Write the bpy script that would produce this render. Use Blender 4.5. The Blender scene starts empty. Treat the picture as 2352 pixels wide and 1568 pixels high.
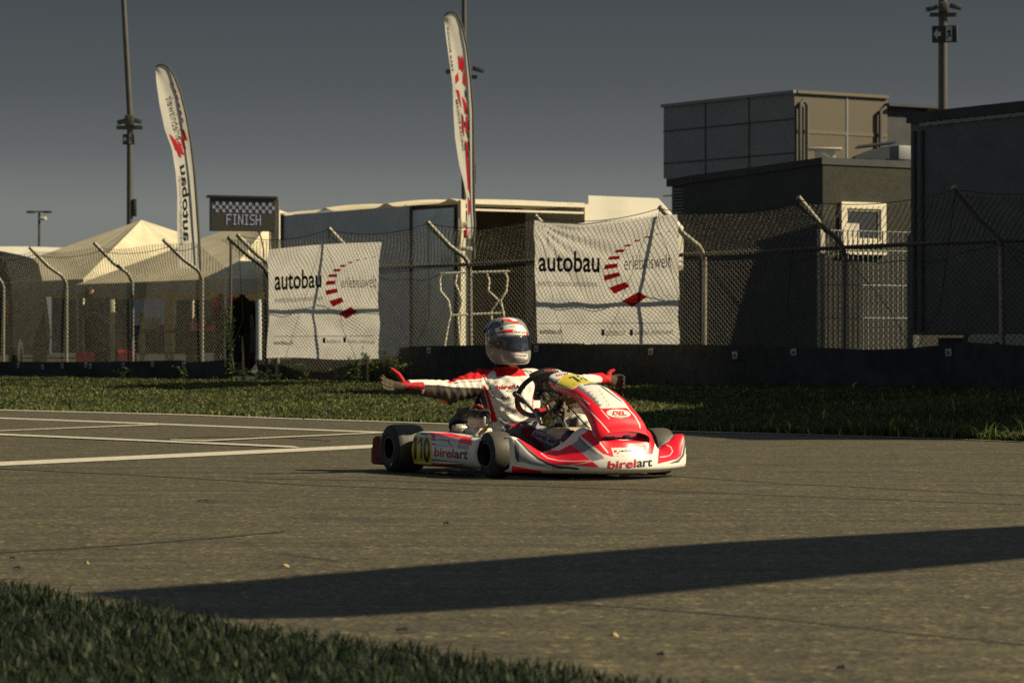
import bpy, bmesh, math, random
import numpy as np
from mathutils import Vector, Matrix
from mathutils.bvhtree import BVHTree

C = bpy.context.scene.collection
SC = bpy.context.scene
rad = math.radians

# ------------------------------------------------------------------ camera
FPX, YH, HC = 7187.0, 810.0, 0.70      # focal length and horizon in 2352 px units, camera height
cam_d = bpy.data.cameras.new('camera')
cam = bpy.data.objects.new('camera', cam_d); C.objects.link(cam)
cam_d.sensor_width = 36.0
cam_d.lens = 36.0 * FPX / 2352.0
cam.location = (0, 0, HC)
cam.rotation_euler = (rad(90) + math.atan((YH - 784.0) / FPX), 0, 0)
cam_d.clip_end = 3000
cam_d.clip_start = 0.2
cam_d.dof.use_dof = True
cam_d.dof.focus_distance = 17.9
cam_d.dof.aperture_fstop = 9.0
SC.camera = cam

# ------------------------------------------------------------------ world, sun, exposure
SUN_EL, SUN_AZ = rad(37), rad(-5)      # azimuth measured from +X (right) towards +Y (away)
sun_dir = Vector((math.cos(SUN_EL) * math.cos(SUN_AZ), math.cos(SUN_EL) * math.sin(SUN_AZ), math.sin(SUN_EL)))
w = bpy.data.worlds.new('World'); SC.world = w; w.use_nodes = True
nt = w.node_tree; nt.nodes.clear()
wo = nt.nodes.new('ShaderNodeOutputWorld')
bg = nt.nodes.new('ShaderNodeBackground')
sk = nt.nodes.new('ShaderNodeTexSky'); sk.sky_type = 'NISHITA'; sk.sun_disc = False
sk.sun_elevation = SUN_EL; sk.sun_rotation = rad(90) - SUN_AZ
sk.air_density = 1.0; sk.dust_density = 1.2; sk.ozone_density = 1.0
hs = nt.nodes.new('ShaderNodeHueSaturation'); hs.inputs['Saturation'].default_value = 0.28
# sky tint by height: darker up the view, raised overhead as added fill
tc = nt.nodes.new('ShaderNodeTexCoord'); sx = nt.nodes.new('ShaderNodeSeparateXYZ')
mr = nt.nodes.new('ShaderNodeValToRGB')
mr.color_ramp.elements[0].position = 0.0; mr.color_ramp.elements[0].color = (0.85, 0.88, 0.84, 1)
mr.color_ramp.elements[1].position = 1.0; mr.color_ramp.elements[1].color = (0.52, 0.62, 0.68, 1)
for p_, c_ in ((.046, (.65, .67, .655)), (.064, (.41, .428, .445)), (.085, (.292, .307, .327)), (.115, (.200, .220, .232)), (.16, (.29, .33, .355)), (.32, (.52, .62, .68))):
    e = mr.color_ramp.elements.new(p_); e.color = (*c_, 1)
mx = nt.nodes.new('ShaderNodeMix'); mx.data_type = 'RGBA'; mx.blend_type = 'MULTIPLY'
mx.inputs['Factor'].default_value = 1.0
nt.links.new(sk.outputs['Color'], hs.inputs['Color'])
nt.links.new(tc.outputs['Generated'], sx.inputs[0]); nt.links.new(sx.outputs['Z'], mr.inputs['Fac'])
nt.links.new(hs.outputs['Color'], mx.inputs['A']); nt.links.new(mr.outputs['Color'], mx.inputs['B'])
nt.links.new(mx.outputs['Result'], bg.inputs['Color'])
bg.inputs['Strength'].default_value = 0.05
nt.links.new(bg.outputs[0], wo.inputs[0])
sl = bpy.data.lights.new('sun', 'SUN'); so = bpy.data.objects.new('sun', sl); C.objects.link(so)
sl.energy = 5.0; sl.angle = rad(0.5); sl.color = (1.0, 0.85, 0.565)
so.rotation_euler = (-sun_dir).to_track_quat('-Z', 'Y').to_euler()
so.location = (30, 20, 40)
SC.view_settings.view_transform = 'Standard'; SC.view_settings.look = 'None'
SC.view_settings.exposure = 0.45; SC.view_settings.gamma = 1.0
SC.cycles.max_bounces = 6; SC.cycles.transparent_max_bounces = 12
SC.cycles.sample_clamp_indirect = 4.0
SC.cycles.use_denoising = False
random.seed(7); rng = np.random.default_rng(7)

# ------------------------------------------------------------------ materials
def mat(name, col=(.5, .5, .5), rough=.6, metal=0., var=0., vscale=8., bump=0., bscale=40., coat=0., attr=False,
        transl=0., spec=.5, detail=4., col2=None, emit=0.):
    m = bpy.data.materials.new(name); m.use_nodes = True
    t = m.node_tree; p = t.nodes['Principled BSDF']; L = t.links
    p.inputs['Roughness'].default_value = rough; p.inputs['Metallic'].default_value = metal
    p.inputs['Specular IOR Level'].default_value = spec
    p.inputs['Coat Weight'].default_value = coat; p.inputs['Coat Roughness'].default_value = .08
    co = t.nodes.new('ShaderNodeTexCoord')
    if attr:
        a = t.nodes.new('ShaderNodeAttribute'); a.attribute_name = 'Col'; src = a.outputs['Color']
    else:
        r = t.nodes.new('ShaderNodeRGB'); r.outputs[0].default_value = (*col, 1); src = r.outputs[0]
    if var > 0:
        n = t.nodes.new('ShaderNodeTexNoise'); n.inputs['Scale'].default_value = vscale
        n.inputs['Detail'].default_value = detail; n.inputs['Roughness'].default_value = .65
        L.new(co.outputs['Object'], n.inputs['Vector'])
        rp = t.nodes.new('ShaderNodeMapRange'); rp.inputs['From Min'].default_value = .3; rp.inputs['From Max'].default_value = .7
        rp.inputs['To Min'].default_value = 0; rp.inputs['To Max'].default_value = 1
        L.new(n.outputs['Fac'], rp.inputs['Value'])
        mm = t.nodes.new('ShaderNodeMix'); mm.data_type = 'RGBA'
        if col2 is None:
            mm.blend_type = 'MULTIPLY'; L.new(src, mm.inputs['A'])
            v = 1 - var; mm.inputs['B'].default_value = (v, v, v, 1)
        else:
            L.new(src, mm.inputs['A']); mm.inputs['B'].default_value = (*col2, 1)
        L.new(rp.outputs['Result'], mm.inputs['Factor'])
        src = mm.outputs['Result']
        ra = t.nodes.new('ShaderNodeMapRange'); ra.inputs['To Min'].default_value = max(0.02, rough - .08); ra.inputs['To Max'].default_value = min(1, rough + .1)
        L.new(n.outputs['Fac'], ra.inputs['Value']); L.new(ra.outputs['Result'], p.inputs['Roughness'])
    L.new(src, p.inputs['Base Color'])
    if emit > 0:
        L.new(src, p.inputs['Emission Color']); p.inputs['Emission Strength'].default_value = emit
    if bump > 0:
        n2 = t.nodes.new('ShaderNodeTexNoise'); n2.inputs['Scale'].default_value = bscale; n2.inputs['Detail'].default_value = 5
        L.new(co.outputs['Object'], n2.inputs['Vector'])
        b = t.nodes.new('ShaderNodeBump'); b.inputs['Strength'].default_value = bump; b.inputs['Distance'].default_value = .02
        L.new(n2.outputs['Fac'], b.inputs['Height']); L.new(b.outputs[0], p.inputs['Normal'])
    if transl > 0:
        tr = t.nodes.new('ShaderNodeBsdfTranslucent'); L.new(src, tr.inputs['Color'])
        ms = t.nodes.new('ShaderNodeMixShader'); ms.inputs[0].default_value = transl
        out = t.nodes['Material Output']
        L.new(p.outputs[0], ms.inputs[1]); L.new(tr.outputs[0], ms.inputs[2]); L.new(ms.outputs[0], out.inputs['Surface'])
    return m

RED = (.84, .010, .030); WHITE = (.80, .77, .70); BLK = (.018, .019, .02); GREY = (.27, .27, .29); YEL = (.66, .54, .04)
M = {}
M['paint'] = mat('bodywork_plastic', attr=True, rough=.38, coat=.22, var=.10, vscale=14, bump=.02, bscale=60)
M['fabric'] = mat('racing_suit_cloth', attr=True, rough=.85, var=.07, vscale=22, bump=.14, bscale=26, spec=.2)
M['glove'] = mat('glove_leather', attr=True, rough=.7, var=.25, vscale=60, bump=.4, bscale=160, spec=.3)
M['helmet'] = mat('helmet_lacquer', attr=True, rough=.22, coat=.6, var=.10, vscale=30)
M['visor'] = mat('visor_smoke', (.012, .013, .015), rough=.05, coat=1., spec=.8)
M['rubber'] = mat('tyre_rubber', (.036, .037, .038), rough=.62, var=.35, vscale=50, bump=.03, bscale=300, spec=.35)
M['tread'] = mat('tyre_tread', (.085, .077, .060), rough=.55, var=.4, vscale=60, bump=.05, bscale=320, spec=.5)
M['rim'] = mat('wheel_black', (.012, .012, .013), rough=.4, metal=.3, var=.2)
M['steel'] = mat('bare_steel', (.34, .32, .28), rough=.35, metal=.9, var=.3, vscale=30)
M['alu'] = mat('cast_aluminium', (.62, .59, .50), rough=.42, metal=.3, var=.35, vscale=40, bump=.2, bscale=120)
M['black'] = mat('black_plastic', (.02, .021, .023), rough=.5, var=.3, vscale=30)
M['redm'] = mat('red_tube_paint', (.5, .012, .02), rough=.3, coat=.4, var=.15)
M['hose'] = mat('copper_hose', (.42, .2, .09), rough=.45, var=.3, vscale=60)
M['tank'] = mat('fuel_tank_plastic', (.68, .56, .36), rough=.4, var=.12, vscale=12, transl=.2)
M['seat'] = mat('fibreglass_seat', (.03, .03, .032), rough=.45, var=.2)
M['skin'] = mat('skin', (.62, .30, .22), rough=.5, var=.1)
M['decal'] = mat('printed_ink', attr=True, rough=.5, var=.08, vscale=40)
M['banner'] = mat('banner_pvc', attr=True, rough=.55, var=.16, vscale=4, transl=.50, bump=.25, bscale=9, spec=.3)
M['flag'] = mat('flag_polyester', attr=True, rough=.7, var=.08, vscale=5, transl=.5, spec=.2)
M['galv'] = mat('galvanised_steel', (.34, .32, .26), rough=.5, metal=.35, var=.4, vscale=18)
M['rail'] = mat('dull_galvanised_rail', (.13, .125, .09), rough=.6, metal=.2, var=.4, vscale=9)
M['wire'] = mat('fence_wire', (.155, .148, .11), rough=.45, metal=.35, var=.5, vscale=6)
M['belt'] = mat('conveyor_belt_rubber', (.052, .054, .055), rough=.8, var=.5, vscale=6, bump=.4, bscale=14, spec=.2)
M['plate'] = mat('zinc_plate', (.40, .41, .40), rough=.55, metal=.2, var=.4, vscale=30)
M['tentd'] = mat('tent_canvas', (.74, .66, .47), rough=.9, var=.25, vscale=1.3, transl=.10, spec=.15, bump=.2, bscale=3)
M['tentw'] = mat('white_canvas', (.88, .83, .70), rough=.85, var=.12, vscale=1.5, transl=.3, spec=.15)
M['trailer'] = mat('trailer_grey_panel', (.55, .56, .57), rough=.4, var=.15, vscale=2)
M['door'] = mat('trailer_door_panel', (.62, .64, .58), rough=.32, metal=.3, var=.25, vscale=3)
M['dark'] = mat('dark_anthracite', (.095, .10, .108), rough=.7, var=.3, vscale=2)
M['dark2'] = mat('near_black_cladding', (.045, .048, .052), rough=.8, var=.3, vscale=2)
M['interior'] = mat('brown_interior', (.10, .078, .052), rough=.8, var=.4, vscale=3)
M['hut'] = mat('olive_render', (.030, .029, .020), rough=.9, var=.3, vscale=7, bump=.5, bscale=25)
M['frame'] = mat('cream_frame', (.82, .74, .57), rough=.5, var=.15, vscale=8)
M['glass'] = mat('window_glass', (.02, .022, .024), rough=.06, spec=.8)
M['clad'] = mat('metal_cladding', (.20, .21, .225), rough=.5, var=.15, vscale=1.2)
M['cladb'] = mat('cladding_trim', (.125, .104, .065), rough=.5, var=.1)
M['cladl'] = mat('metal_cladding_warm', (.092, .076, .048), rough=.55, var=.12, vscale=1.2)
M['mast'] = mat('mast_steel', (.10, .10, .085), rough=.5, metal=.3, var=.3, vscale=4)
M['led'] = mat('led_panel', (.10, .092, .078), rough=.6, var=.3, vscale=60)
M['ledon'] = mat('led_lit', (.32, .34, .42), rough=.5, emit=.28)
M['signred'] = mat('red_sheet', (.85, .045, .07), rough=.5, var=.1)
M['wood'] = mat('warm_board', (.40, .25, .10), rough=.7, var=.3)
M['line'] = mat('road_marking_paint', (.62, .58, .47), rough=.75, var=.4, vscale=16, bump=.4, bscale=160, detail=9)
M['crack'] = mat('bitumen_seam', (.036, .035, .032), rough=.7, var=.3)
M['leaf'] = mat('leaf', attr=True, rough=.6, var=.2, vscale=9, transl=.35, spec=.3)
M['cloth'] = mat('dark_clothing', attr=True, rough=.9, var=.3, vscale=14, bump=.4, bscale=18)
M['flesh'] = M['skin']

# ------------------------------------------------------------------ mesh helpers
def thicken(o, t):
    me = o.data; n = Vector(); c = Vector()
    acc = 0.
    inv = o.matrix_world if o.parent is None else o.parent.matrix_basis
    for p in me.polygons:
        w_ = inv @ p.center; acc += p.area * (inv.to_3x3() @ p.normal).dot((CAMP - w_).normalized()) * (1 if True else 0)
    md = o.modifiers.new('thick', 'SOLIDIFY'); md.thickness = t; md.offset = -1 if acc > 0 else 1
class MB:
    def __init__(s): s.v = []; s.f = []; s.m = []; s.c = []
    def add(s, vs, fs, m=0, col=(1, 1, 1)):
        b = len(s.v); s.v += [tuple(v) for v in vs]
        cc = [tuple(col)] * len(vs) if (len(col) == 3 and not hasattr(col[0], '__len__')) else [tuple(c) for c in col]
        s.c += cc
        for f in fs: s.f.append(tuple(b + i for i in f)); s.m.append(m)
        return b
    def box(s, c, d, m=0, col=(1, 1, 1), bev=0., ax=None):
        hx, hy, hz = d[0] / 2, d[1] / 2, d[2] / 2
        A = ax or (Vector((1, 0, 0)), Vector((0, 1, 0)), Vector((0, 0, 1)))
        c = Vector(c)
        if bev <= 0:
            P = [c + A[0] * hx * i + A[1] * hy * j + A[2] * hz * k for k in (-1, 1) for j in (-1, 1) for i in (-1, 1)]
            s.add(P, [(0, 2, 3, 1), (4, 5, 7, 6), (0, 1, 5, 4), (2, 6, 7, 3), (0, 4, 6, 2), (1, 3, 7, 5)], m, col)
        else:
            bm = bmesh.new(); bmesh.ops.create_cube(bm, size=1)
            for v in bm.verts: v.co = Vector((v.co.x * d[0], v.co.y * d[1], v.co.z * d[2]))
            bmesh.ops.bevel(bm, geom=bm.edges[:], offset=bev, segments=2, affect='EDGES', profile=.5)
            bm.verts.index_update()
            s.add([c + A[0] * v.co.x + A[1] * v.co.y + A[2] * v.co.z for v in bm.verts], [[v.index for v in f.verts] for f in bm.faces], m, col)
            bm.free()
    def tube(s, pts, r, n=8, m=0, col=(1, 1, 1), cap=True, flat=None):
        pts = [Vector(p) for p in pts]; N = len(pts)
        rs = r if hasattr(r, '__len__') else [r] * N
        vs = []; fs = []; up = None
        for i, p in enumerate(pts):
            t = (pts[min(i + 1, N - 1)] - pts[max(i - 1, 0)]).normalized()
            if up is None:
                a = Vector((0, 0, 1)) if abs(t.z) < .9 else Vector((1, 0, 0))
                up = (a - t * a.dot(t)).normalized()
            else: up = (up - t * up.dot(t)).normalized()
            sd = t.cross(up)
            for k in range(n):
                a = 2 * math.pi * k / n
                vs.append(p + (sd * math.cos(a) + up * math.sin(a) * (flat or 1.)) * rs[i])
        for i in range(N - 1):
            for k in range(n):
                k2 = (k + 1) % n
                fs.append((i * n + k, i * n + k2, (i + 1) * n + k2, (i + 1) * n + k))
        if cap: fs.append(tuple(range(n - 1, -1, -1))); fs.append(tuple((N - 1) * n + k for k in range(n)))
        s.add(vs, fs, m, col)
    def lathe(s, c, axis, prof, n=24, m=0, col=(1, 1, 1), ms=None):
        axis = Vector(axis).normalized(); c = Vector(c)
        a = Vector((0, 0, 1)) if abs(axis.z) < .9 else Vector((1, 0, 0))
        e1 = (a - axis * a.dot(axis)).normalized(); e2 = axis.cross(e1)
        vs = []
        for (h, r) in prof:
            for k in range(n):
                t = 2 * math.pi * k / n
                vs.append(c + axis * h + (e1 * math.cos(t) + e2 * math.sin(t)) * max(r, 1e-4))
        b = len(s.v); s.v += [tuple(v) for v in vs]; s.c += [tuple(col)] * len(vs)
        for i in range(len(prof) - 1):
            for k in range(n):
                k2 = (k + 1) % n
                s.f.append((b + i * n + k, b + i * n + k2, b + (i + 1) * n + k2, b + (i + 1) * n + k)); s.m.append(ms[i] if ms else m)
    def grid(s, P, m=0, col=(1, 1, 1), closed=False):
        R, Q = len(P), len(P[0]); vs = [p for r in P for p in r]; fs = []
        for i in range(R - 1):
            for j in range(Q - 1 if not closed else Q):
                j2 = (j + 1) % Q
                fs.append((i * Q + j, i * Q + j2, (i + 1) * Q + j2, (i + 1) * Q + j))
        s.add(vs, fs, m, col)
    def prism(s, poly, ext, m=0, col=(1, 1, 1)):
        ext = Vector(ext); a = [Vector(p) for p in poly]; n = len(a)
        s.add(a + [p + ext for p in a], [tuple(range(n - 1, -1, -1)), tuple(range(n, 2 * n))] + [(i, (i + 1) % n, n + (i + 1) % n, n + i) for i in range(n)], m, col)
    def build(s, name, mats, parent=None, smooth=40, loc=None):
        if not isinstance(mats, (list, tuple)): mats = [mats]
        me = bpy.data.meshes.new(name); me.from_pydata(s.v, [], s.f)
        for x in mats: me.materials.append(x)
        me.polygons.foreach_set('material_index', s.m)
        at = me.color_attributes.new('Col', 'FLOAT_COLOR', 'POINT')
        ca = np.ones((len(s.v), 4), np.float32); ca[:, :3] = np.array(s.c, np.float32)
        at.data.foreach_set('color', ca.ravel())
        me.validate(); me.update()
        if smooth:
            me.polygons.foreach_set('use_smooth', [True] * len(me.polygons)); me.set_sharp_from_angle(angle=rad(smooth))
        o = bpy.data.objects.new(name, me); C.objects.link(o)
        if parent is not None: o.parent = parent
        if loc is not None: o.location = loc
        return o

def tag(o, label=None, cat=None, group=None, kind=None):
    if label: o['label'] = label
    if cat: o['category'] = cat
    if group: o['group'] = group
    if kind: o['kind'] = kind
    return o
def empty(name, loc, rz=0., label=None, cat=None, group=None):
    o = bpy.data.objects.new(name, None); C.objects.link(o); o.location = loc; o.rotation_euler = (0, 0, rz)
    o.empty_display_size = .2
    return tag(o, label, cat, group)
def rel(base, p): return (p[0] - base[0], p[1] - base[1], p[2] - base[2])

_tc = {}
def glyphs(body, bold=0., shear=0., space=1.):
    """2-D triangles of a piece of lettering, scaled to the unit square"""
    k = (body, bold, shear, space)
    if k in _tc: return _tc[k]
    cu = bpy.data.curves.new('lettering', 'FONT'); cu.body = body; cu.offset = bold; cu.shear = shear; cu.space_character = space
    cu.resolution_u = 4
    ob = bpy.data.objects.new('lettering', cu); C.objects.link(ob)
    dg = bpy.context.evaluated_depsgraph_get(); ev = ob.evaluated_get(dg); me = ev.to_mesh()
    me.calc_loop_triangles()
    v = np.array([p.co[:2] for p in me.vertices]); f = [tuple(t.vertices) for t in me.loop_triangles]
    ev.to_mesh_clear(); bpy.data.objects.remove(ob); bpy.data.curves.remove(cu)
    mn, mxx = v.min(0), v.max(0); v = (v - mn) / (mxx - mn)
    _tc[k] = (v, f); return _tc[k]
def refine(v, f, lim, asp):
    """cut long glyph triangles so that lettering follows curved panels"""
    v = [tuple(p) for p in v]; mid = {}; out = []; st = list(f)
    L_ = lambda a, b: math.hypot((v[a][0] - v[b][0]) * asp, v[a][1] - v[b][1])
    while st:
        t = st.pop(); e = [(L_(t[i], t[(i + 1) % 3]), i) for i in range(3)]; m, i = max(e)
        if m < lim: out.append(t); continue
        a, b, c = t[i], t[(i + 1) % 3], t[(i + 2) % 3]; k = (min(a, b), max(a, b))
        if k not in mid: mid[k] = len(v); v.append(((v[a][0] + v[b][0]) / 2, (v[a][1] + v[b][1]) / 2))
        st += [(a, mid[k], c), (mid[k], b, c)]
    return v, out
def put_text(mb, body, fn, col, m=0, bold=0.02, shear=0., space=1.):
    v, f = glyphs(body, min(bold, .021) if bold < .06 else .036, shear, space)
    v, f = refine(v, f, .14, len(body) * .62)
    pts = [fn(x, y) for x, y in v]
    mb.add(pts, f, m, col)

def inpoly(x, y, poly):
    ins = np.zeros(len(x), bool); n = len(poly); j = n - 1
    for i in range(n):
        xi, yi = poly[i]; xj, yj = poly[j]
        if yi != yj:
            ins ^= ((yi > y) != (yj > y)) & (x < (xj - xi) * (y - yi) / (yj - yi) + xi)
        j = i
    return ins
def pip(px, py, poly): return bool(inpoly(np.array([px]), np.array([py]), poly)[0])

# crops of the survey photograph -> 2352 px units
def c1(x, y): return (815.4 + x / 3.791, 700.6 + y / 3.791)
def c2(x, y): return (1148.4 + x / 5.12, 815.4 + y / 5.12)
def c3(x, y): return (1091 + x / 5.251, 712 + y / 5.251)
def cp(x, y): return (815.4 + x / 6.827, 895.8 + y / 6.827)
def ch(x, y): return (1091 + x / 11.38, 712 + y / 11.38)
def cr(x, y): return (849.9 + x / 12.41, 815.4 + y / 12.41)
def b5(x, y): return ((1000 + x / 2.063) / 1.7415, (760 + y / 2.063) / 1.7415)
def b6(x, y): return ((2000 + x / 2.063) / 1.7415, (760 + y / 2.063) / 1.7415)
def W(px, py, D): return Vector(((px - 1176) / FPX * D, D, HC - (py - YH) / FPX * D))
def G(px, py, z=0.):
    D = FPX * (HC - z) / (py - YH); return Vector(((px - 1176) / FPX * D, D, z))
CAMP = Vector((0, 0, HC))
def rdir(px, py): return Vector(((px - 1176) / FPX, 1, -(py - YH) / FPX))

class Surf:
    """a surveyed surface: photograph points are intersected with the real geometry"""
    def __init__(s, verts, faces, mw=None):
        s.t = BVHTree.FromPolygons([Vector(v) for v in verts], faces)
        s.inv = (mw or Matrix()).inverted(); s.org = s.inv @ CAMP
    def hit(s, px, py, lift=.002):
        d = ((s.inv.to_3x3()) @ rdir(px, py)).normalized()
        h = s.t.ray_cast(s.org, d)
        if h[0] is None:
            q = s.org + d * 18.
            h = s.t.find_nearest(s.org + d * getattr(s, 'last', 18.))
            return Vector(h[0]) - d * lift
        s.last = h[3]
        return Vector(h[0]) - d * lift
    def quad(s, TL, TR, BR, BL, lift=.002):
        def fn(x, y):
            a = (TL[0] + (TR[0] - TL[0]) * x, TL[1] + (TR[1] - TL[1]) * x)
            b = (BL[0] + (BR[0] - BL[0]) * x, BL[1] + (BR[1] - BL[1]) * x)
            return s.hit(b[0] + (a[0] - b[0]) * y, b[1] + (a[1] - b[1]) * y, lift)
        return fn
    def patch(s, mb, poly, col, m=0, lift=.0015, n=6):
        P = [s.hit(*p, lift) for p in poly]
        k = len(poly)
        if k == 4:
            rows = []
            for i in range(n + 1):
                row = []
                for j in range(n + 1):
                    a = i / n; b = j / n
                    x = (poly[0][0] * (1 - b) + poly[1][0] * b) * (1 - a) + (poly[3][0] * (1 - b) + poly[2][0] * b) * a
                    y = (poly[0][1] * (1 - b) + poly[1][1] * b) * (1 - a) + (poly[3][1] * (1 - b) + poly[2][1] * b) * a
                    row.append(s.hit(x, y, lift))
                rows.append(row)
            mb.grid(rows, m, col)
        else:
            cx = sum(p[0] for p in poly) / k; cy = sum(p[1] for p in poly) / k
            mb.add(P + [s.hit(cx, cy, lift)], [(i, (i + 1) % k, k) for i in range(k)], m, col)

# ------------------------------------------------------------------ frames of reference
U = Vector((.5574, -.8303, 0)); Nn = Vector((-.8303, -.5574, 0)); Wd = -Nn; Z = Vector((0, 0, 1))
F0 = Vector((0, 41.35, 0))
def fk(px):
    k = (px - 1176) / FPX; D = 41.35 / (1 + 1.49 * k); return Vector((k * D, D, 0))
def fs(px): return fk(px).x / U.x
def fpt(s, off=0., z=0.): return F0 + U * s + Nn * off + Z * z
ZV = .29     # height of the verge at the fence
EDGE = [(-300, 933), (0, 941), (430, 952), (664, 961), (919, 969), (1250, 981), (1585, 991), (1875, 999), (2206, 1009), (2352, 1015), (2800, 1032)]
# ------------------------------------------------------------------ ground, track, verge
def asphalt():
    m = bpy.data.materials.new('asphalt'); m.use_nodes = True; t = m.node_tree; L = t.links; p = t.nodes['Principled BSDF']
    co = t.nodes.new('ShaderNodeTexCoord')
    def noise(sc, det, vec=None, ro=.6):
        n = t.nodes.new('ShaderNodeTexNoise'); n.inputs['Scale'].default_value = sc; n.inputs['Detail'].default_value = det; n.inputs['Roughness'].default_value = ro
        L.new(vec or co.outputs['Object'], n.inputs['Vector']); return n.outputs['Fac']
    def ramp(src, a, b, c0, c1_):
        r = t.nodes.new('ShaderNodeValToRGB'); r.color_ramp.elements[0].position = a; r.color_ramp.elements[1].position = b
        r.color_ramp.elements[0].color = (*c0, 1); r.color_ramp.elements[1].color = (*c1_, 1); L.new(src, r.inputs['Fac']); return r.outputs['Color']
    def mul(a, b, f=1.):
        x = t.nodes.new('ShaderNodeMix'); x.data_type = 'RGBA'; x.blend_type = 'MULTIPLY'; x.inputs['Factor'].default_value = f
        L.new(a, x.inputs['A']); L.new(b, x.inputs['B']); return x.outputs['Result']
    vo = t.nodes.new('ShaderNodeTexVoronoi'); vo.inputs['Scale'].default_value = 60; L.new(co.outputs['Object'], vo.inputs['Vector'])
    base = ramp(vo.outputs['Color'], .1, .95, (.041, .037, .025), (.140, .123, .072))
    base = mul(base, ramp(noise(2.2, 8), .3, .7, (.72, .72, .74), (1.1, 1.08, 1.02)))
    vo2 = t.nodes.new('ShaderNodeTexVoronoi'); vo2.inputs['Scale'].default_value = 46; L.new(co.outputs['Object'], vo2.inputs['Vector'])
    sp = t.nodes.new('ShaderNodeSeparateColor'); L.new(vo2.outputs['Color'], sp.inputs[0])
    base = mul(base, ramp(sp.outputs[0], .955, .965, (.95, .95, .95), (2.3, 2.15, 1.7)))  # sun glints painted in as sparse bright stones
    base = mul(base, ramp(noise(9, 5), .35, .65, (.86, .86, .87), (1.08, 1.07, 1.04)))
    mp = t.nodes.new('ShaderNodeMapping'); mp.inputs['Rotation'].default_value = (0, 0, rad(-38)); mp.inputs['Scale'].default_value = (.35, 5.5, 1)
    L.new(co.outputs['Object'], mp.inputs['Vector'])
    base = mul(base, ramp(noise(1.0, 6, mp.outputs[0]), .38, .56, (.55, .55, .57), (1, 1, 1)), .62)
    mp2 = t.nodes.new('ShaderNodeMapping'); mp2.inputs['Rotation'].default_value = (0, 0, rad(12)); mp2.inputs['Scale'].default_value = (.22, 9, 1)
    L.new(co.outputs['Object'], mp2.inputs['Vector'])
    base = mul(base, ramp(noise(1.3, 4, mp2.outputs[0]), .30, .40, (.55, .55, .57), (1, 1, 1)), .42)
    L.new(base, p.inputs['Base Color'])
    p.inputs['Roughness'].default_value = .78; p.inputs['Specular IOR Level'].default_value = .35
    b = t.nodes.new('ShaderNodeBump'); b.inputs['Strength'].default_value = .45; b.inputs['Distance'].default_value = .006
    L.new(vo.outputs['Distance'], b.inputs['Height'])
    b2 = t.nodes.new('ShaderNodeBump'); b2.inputs['Strength'].default_value = .5; b2.inputs['Distance'].default_value = .02
    L.new(noise(18, 6), b2.inputs['Height']); L.new(b2.outputs[0], b.inputs['Normal']); L.new(b.outputs[0], p.inputs['Normal'])
    return m
M['asphalt'] = asphalt()
M['soil'] = mat('verge_soil', (.035, .042, .018), rough=.95, var=.5, vscale=6, bump=.6, bscale=20, spec=.1)
M['yard'] = mat('paddock_gravel', (.05, .048, .042), rough=.95, var=.4, vscale=3, bump=.4, bscale=30, spec=.1)

mb = MB(); mb.add([(-1500, -500, -.03), (1500, -500, -.03), (1500, 2500, -.03), (-1500, 2500, -.03)], [(0, 1, 2, 3)])
tag(mb.build('ground', M['yard'], smooth=0), kind='structure')
mb = MB(); mb.add([(-90, -40, 0), (90, -40, 0), (90, 110, 0), (-90, 110, 0)], [(0, 1, 2, 3)])
tag(mb.build('track', M['asphalt'], smooth=0), kind='structure')
def edge_y(x): return float(np.interp(x, [e[0] for e in EDGE], [e[1] for e in EDGE]))
def edge_pt(px):
    y = edge_y(px) if -300 <= px <= 2800 else (933 + (px + 300) * .02 if px < -300 else 1032 + (px - 2800) * .038)
    return G(px, y)
cols = list(range(-1100, 3700, 60)); rows = 28
def verge_z(t): return .012 + (ZV - .012) * (t * t * (3 - 2 * t))
mb = MB(); P = []
for px in cols:
    a = edge_pt(px); b = fk(px) + Wd * .4; r = []
    for i in range(rows + 1):
        t = i / rows; q = a.lerp(b, t); z = verge_z(t) + (.03 * math.sin(q.x * 2.1 + q.y) * math.sin(q.y * 1.3) * min(1, 4 * t) * (1 - t))
        r.append((q.x, q.y, z))
    P.append(r)
mb.grid(P); tag(mb.build('grass_verge', M['soil']), kind='structure')
mb = MB(); a = F0 + U * -60; b = F0 + U * 40
mb.add([tuple(a + Z * (ZV - .004)), tuple(b + Z * (ZV - .004)), tuple(b + Wd * 260 + Z * (ZV - .004)), tuple(a + Wd * 260 + Z * (ZV - .004)), (a.x, a.y, -.02), (b.x, b.y, -.02)], [(0, 1, 2, 3), (0, 4, 5, 1)])
tag(mb.build('paddock_ground', M['yard'], smooth=0), kind='structure')

# painted lines on the track, each a thin sheet of paint
def strip(pts_top, pts_bot, name, m, z=.004):
    mb = MB(); n = len(pts_top)
    V = [G(*p) + Z * z for p in pts_top] + [G(*p) + Z * z for p in pts_bot]
    mb.add(V, [(i, i + 1, n + i + 1, n + i) for i in range(n - 1)])
    return tag(mb.build(name, m, smooth=0), kind='structure')
ex = [-300, 0, 215, 430, 664, 919, 1250, 1585, 1875, 2206, 2352, 2800]
strip([(x, edge_y(x) - .6) for x in ex], [(x, edge_y(x) + (1.9 if x < 1700 else 1.3)) for x in ex], 'track_edge_line', M['line'], .0065)
strip([(-200, 1069.5), (0, 1061.2), (440, 1041), (879, 1020.7), (960, 1017)], [(-200, 1079.5), (0, 1070.3), (440, 1049.5), (879, 1028.2), (960, 1024)], 'start_line', M['line'])
strip([(-200, 987.5), (0, 997.2), (340, 1011.6), (676, 1026.3)], [(-200, 990.6), (0, 1000.6), (340, 1015), (690, 1030.2)], 'grid_line', M['line'], .008)
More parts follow.
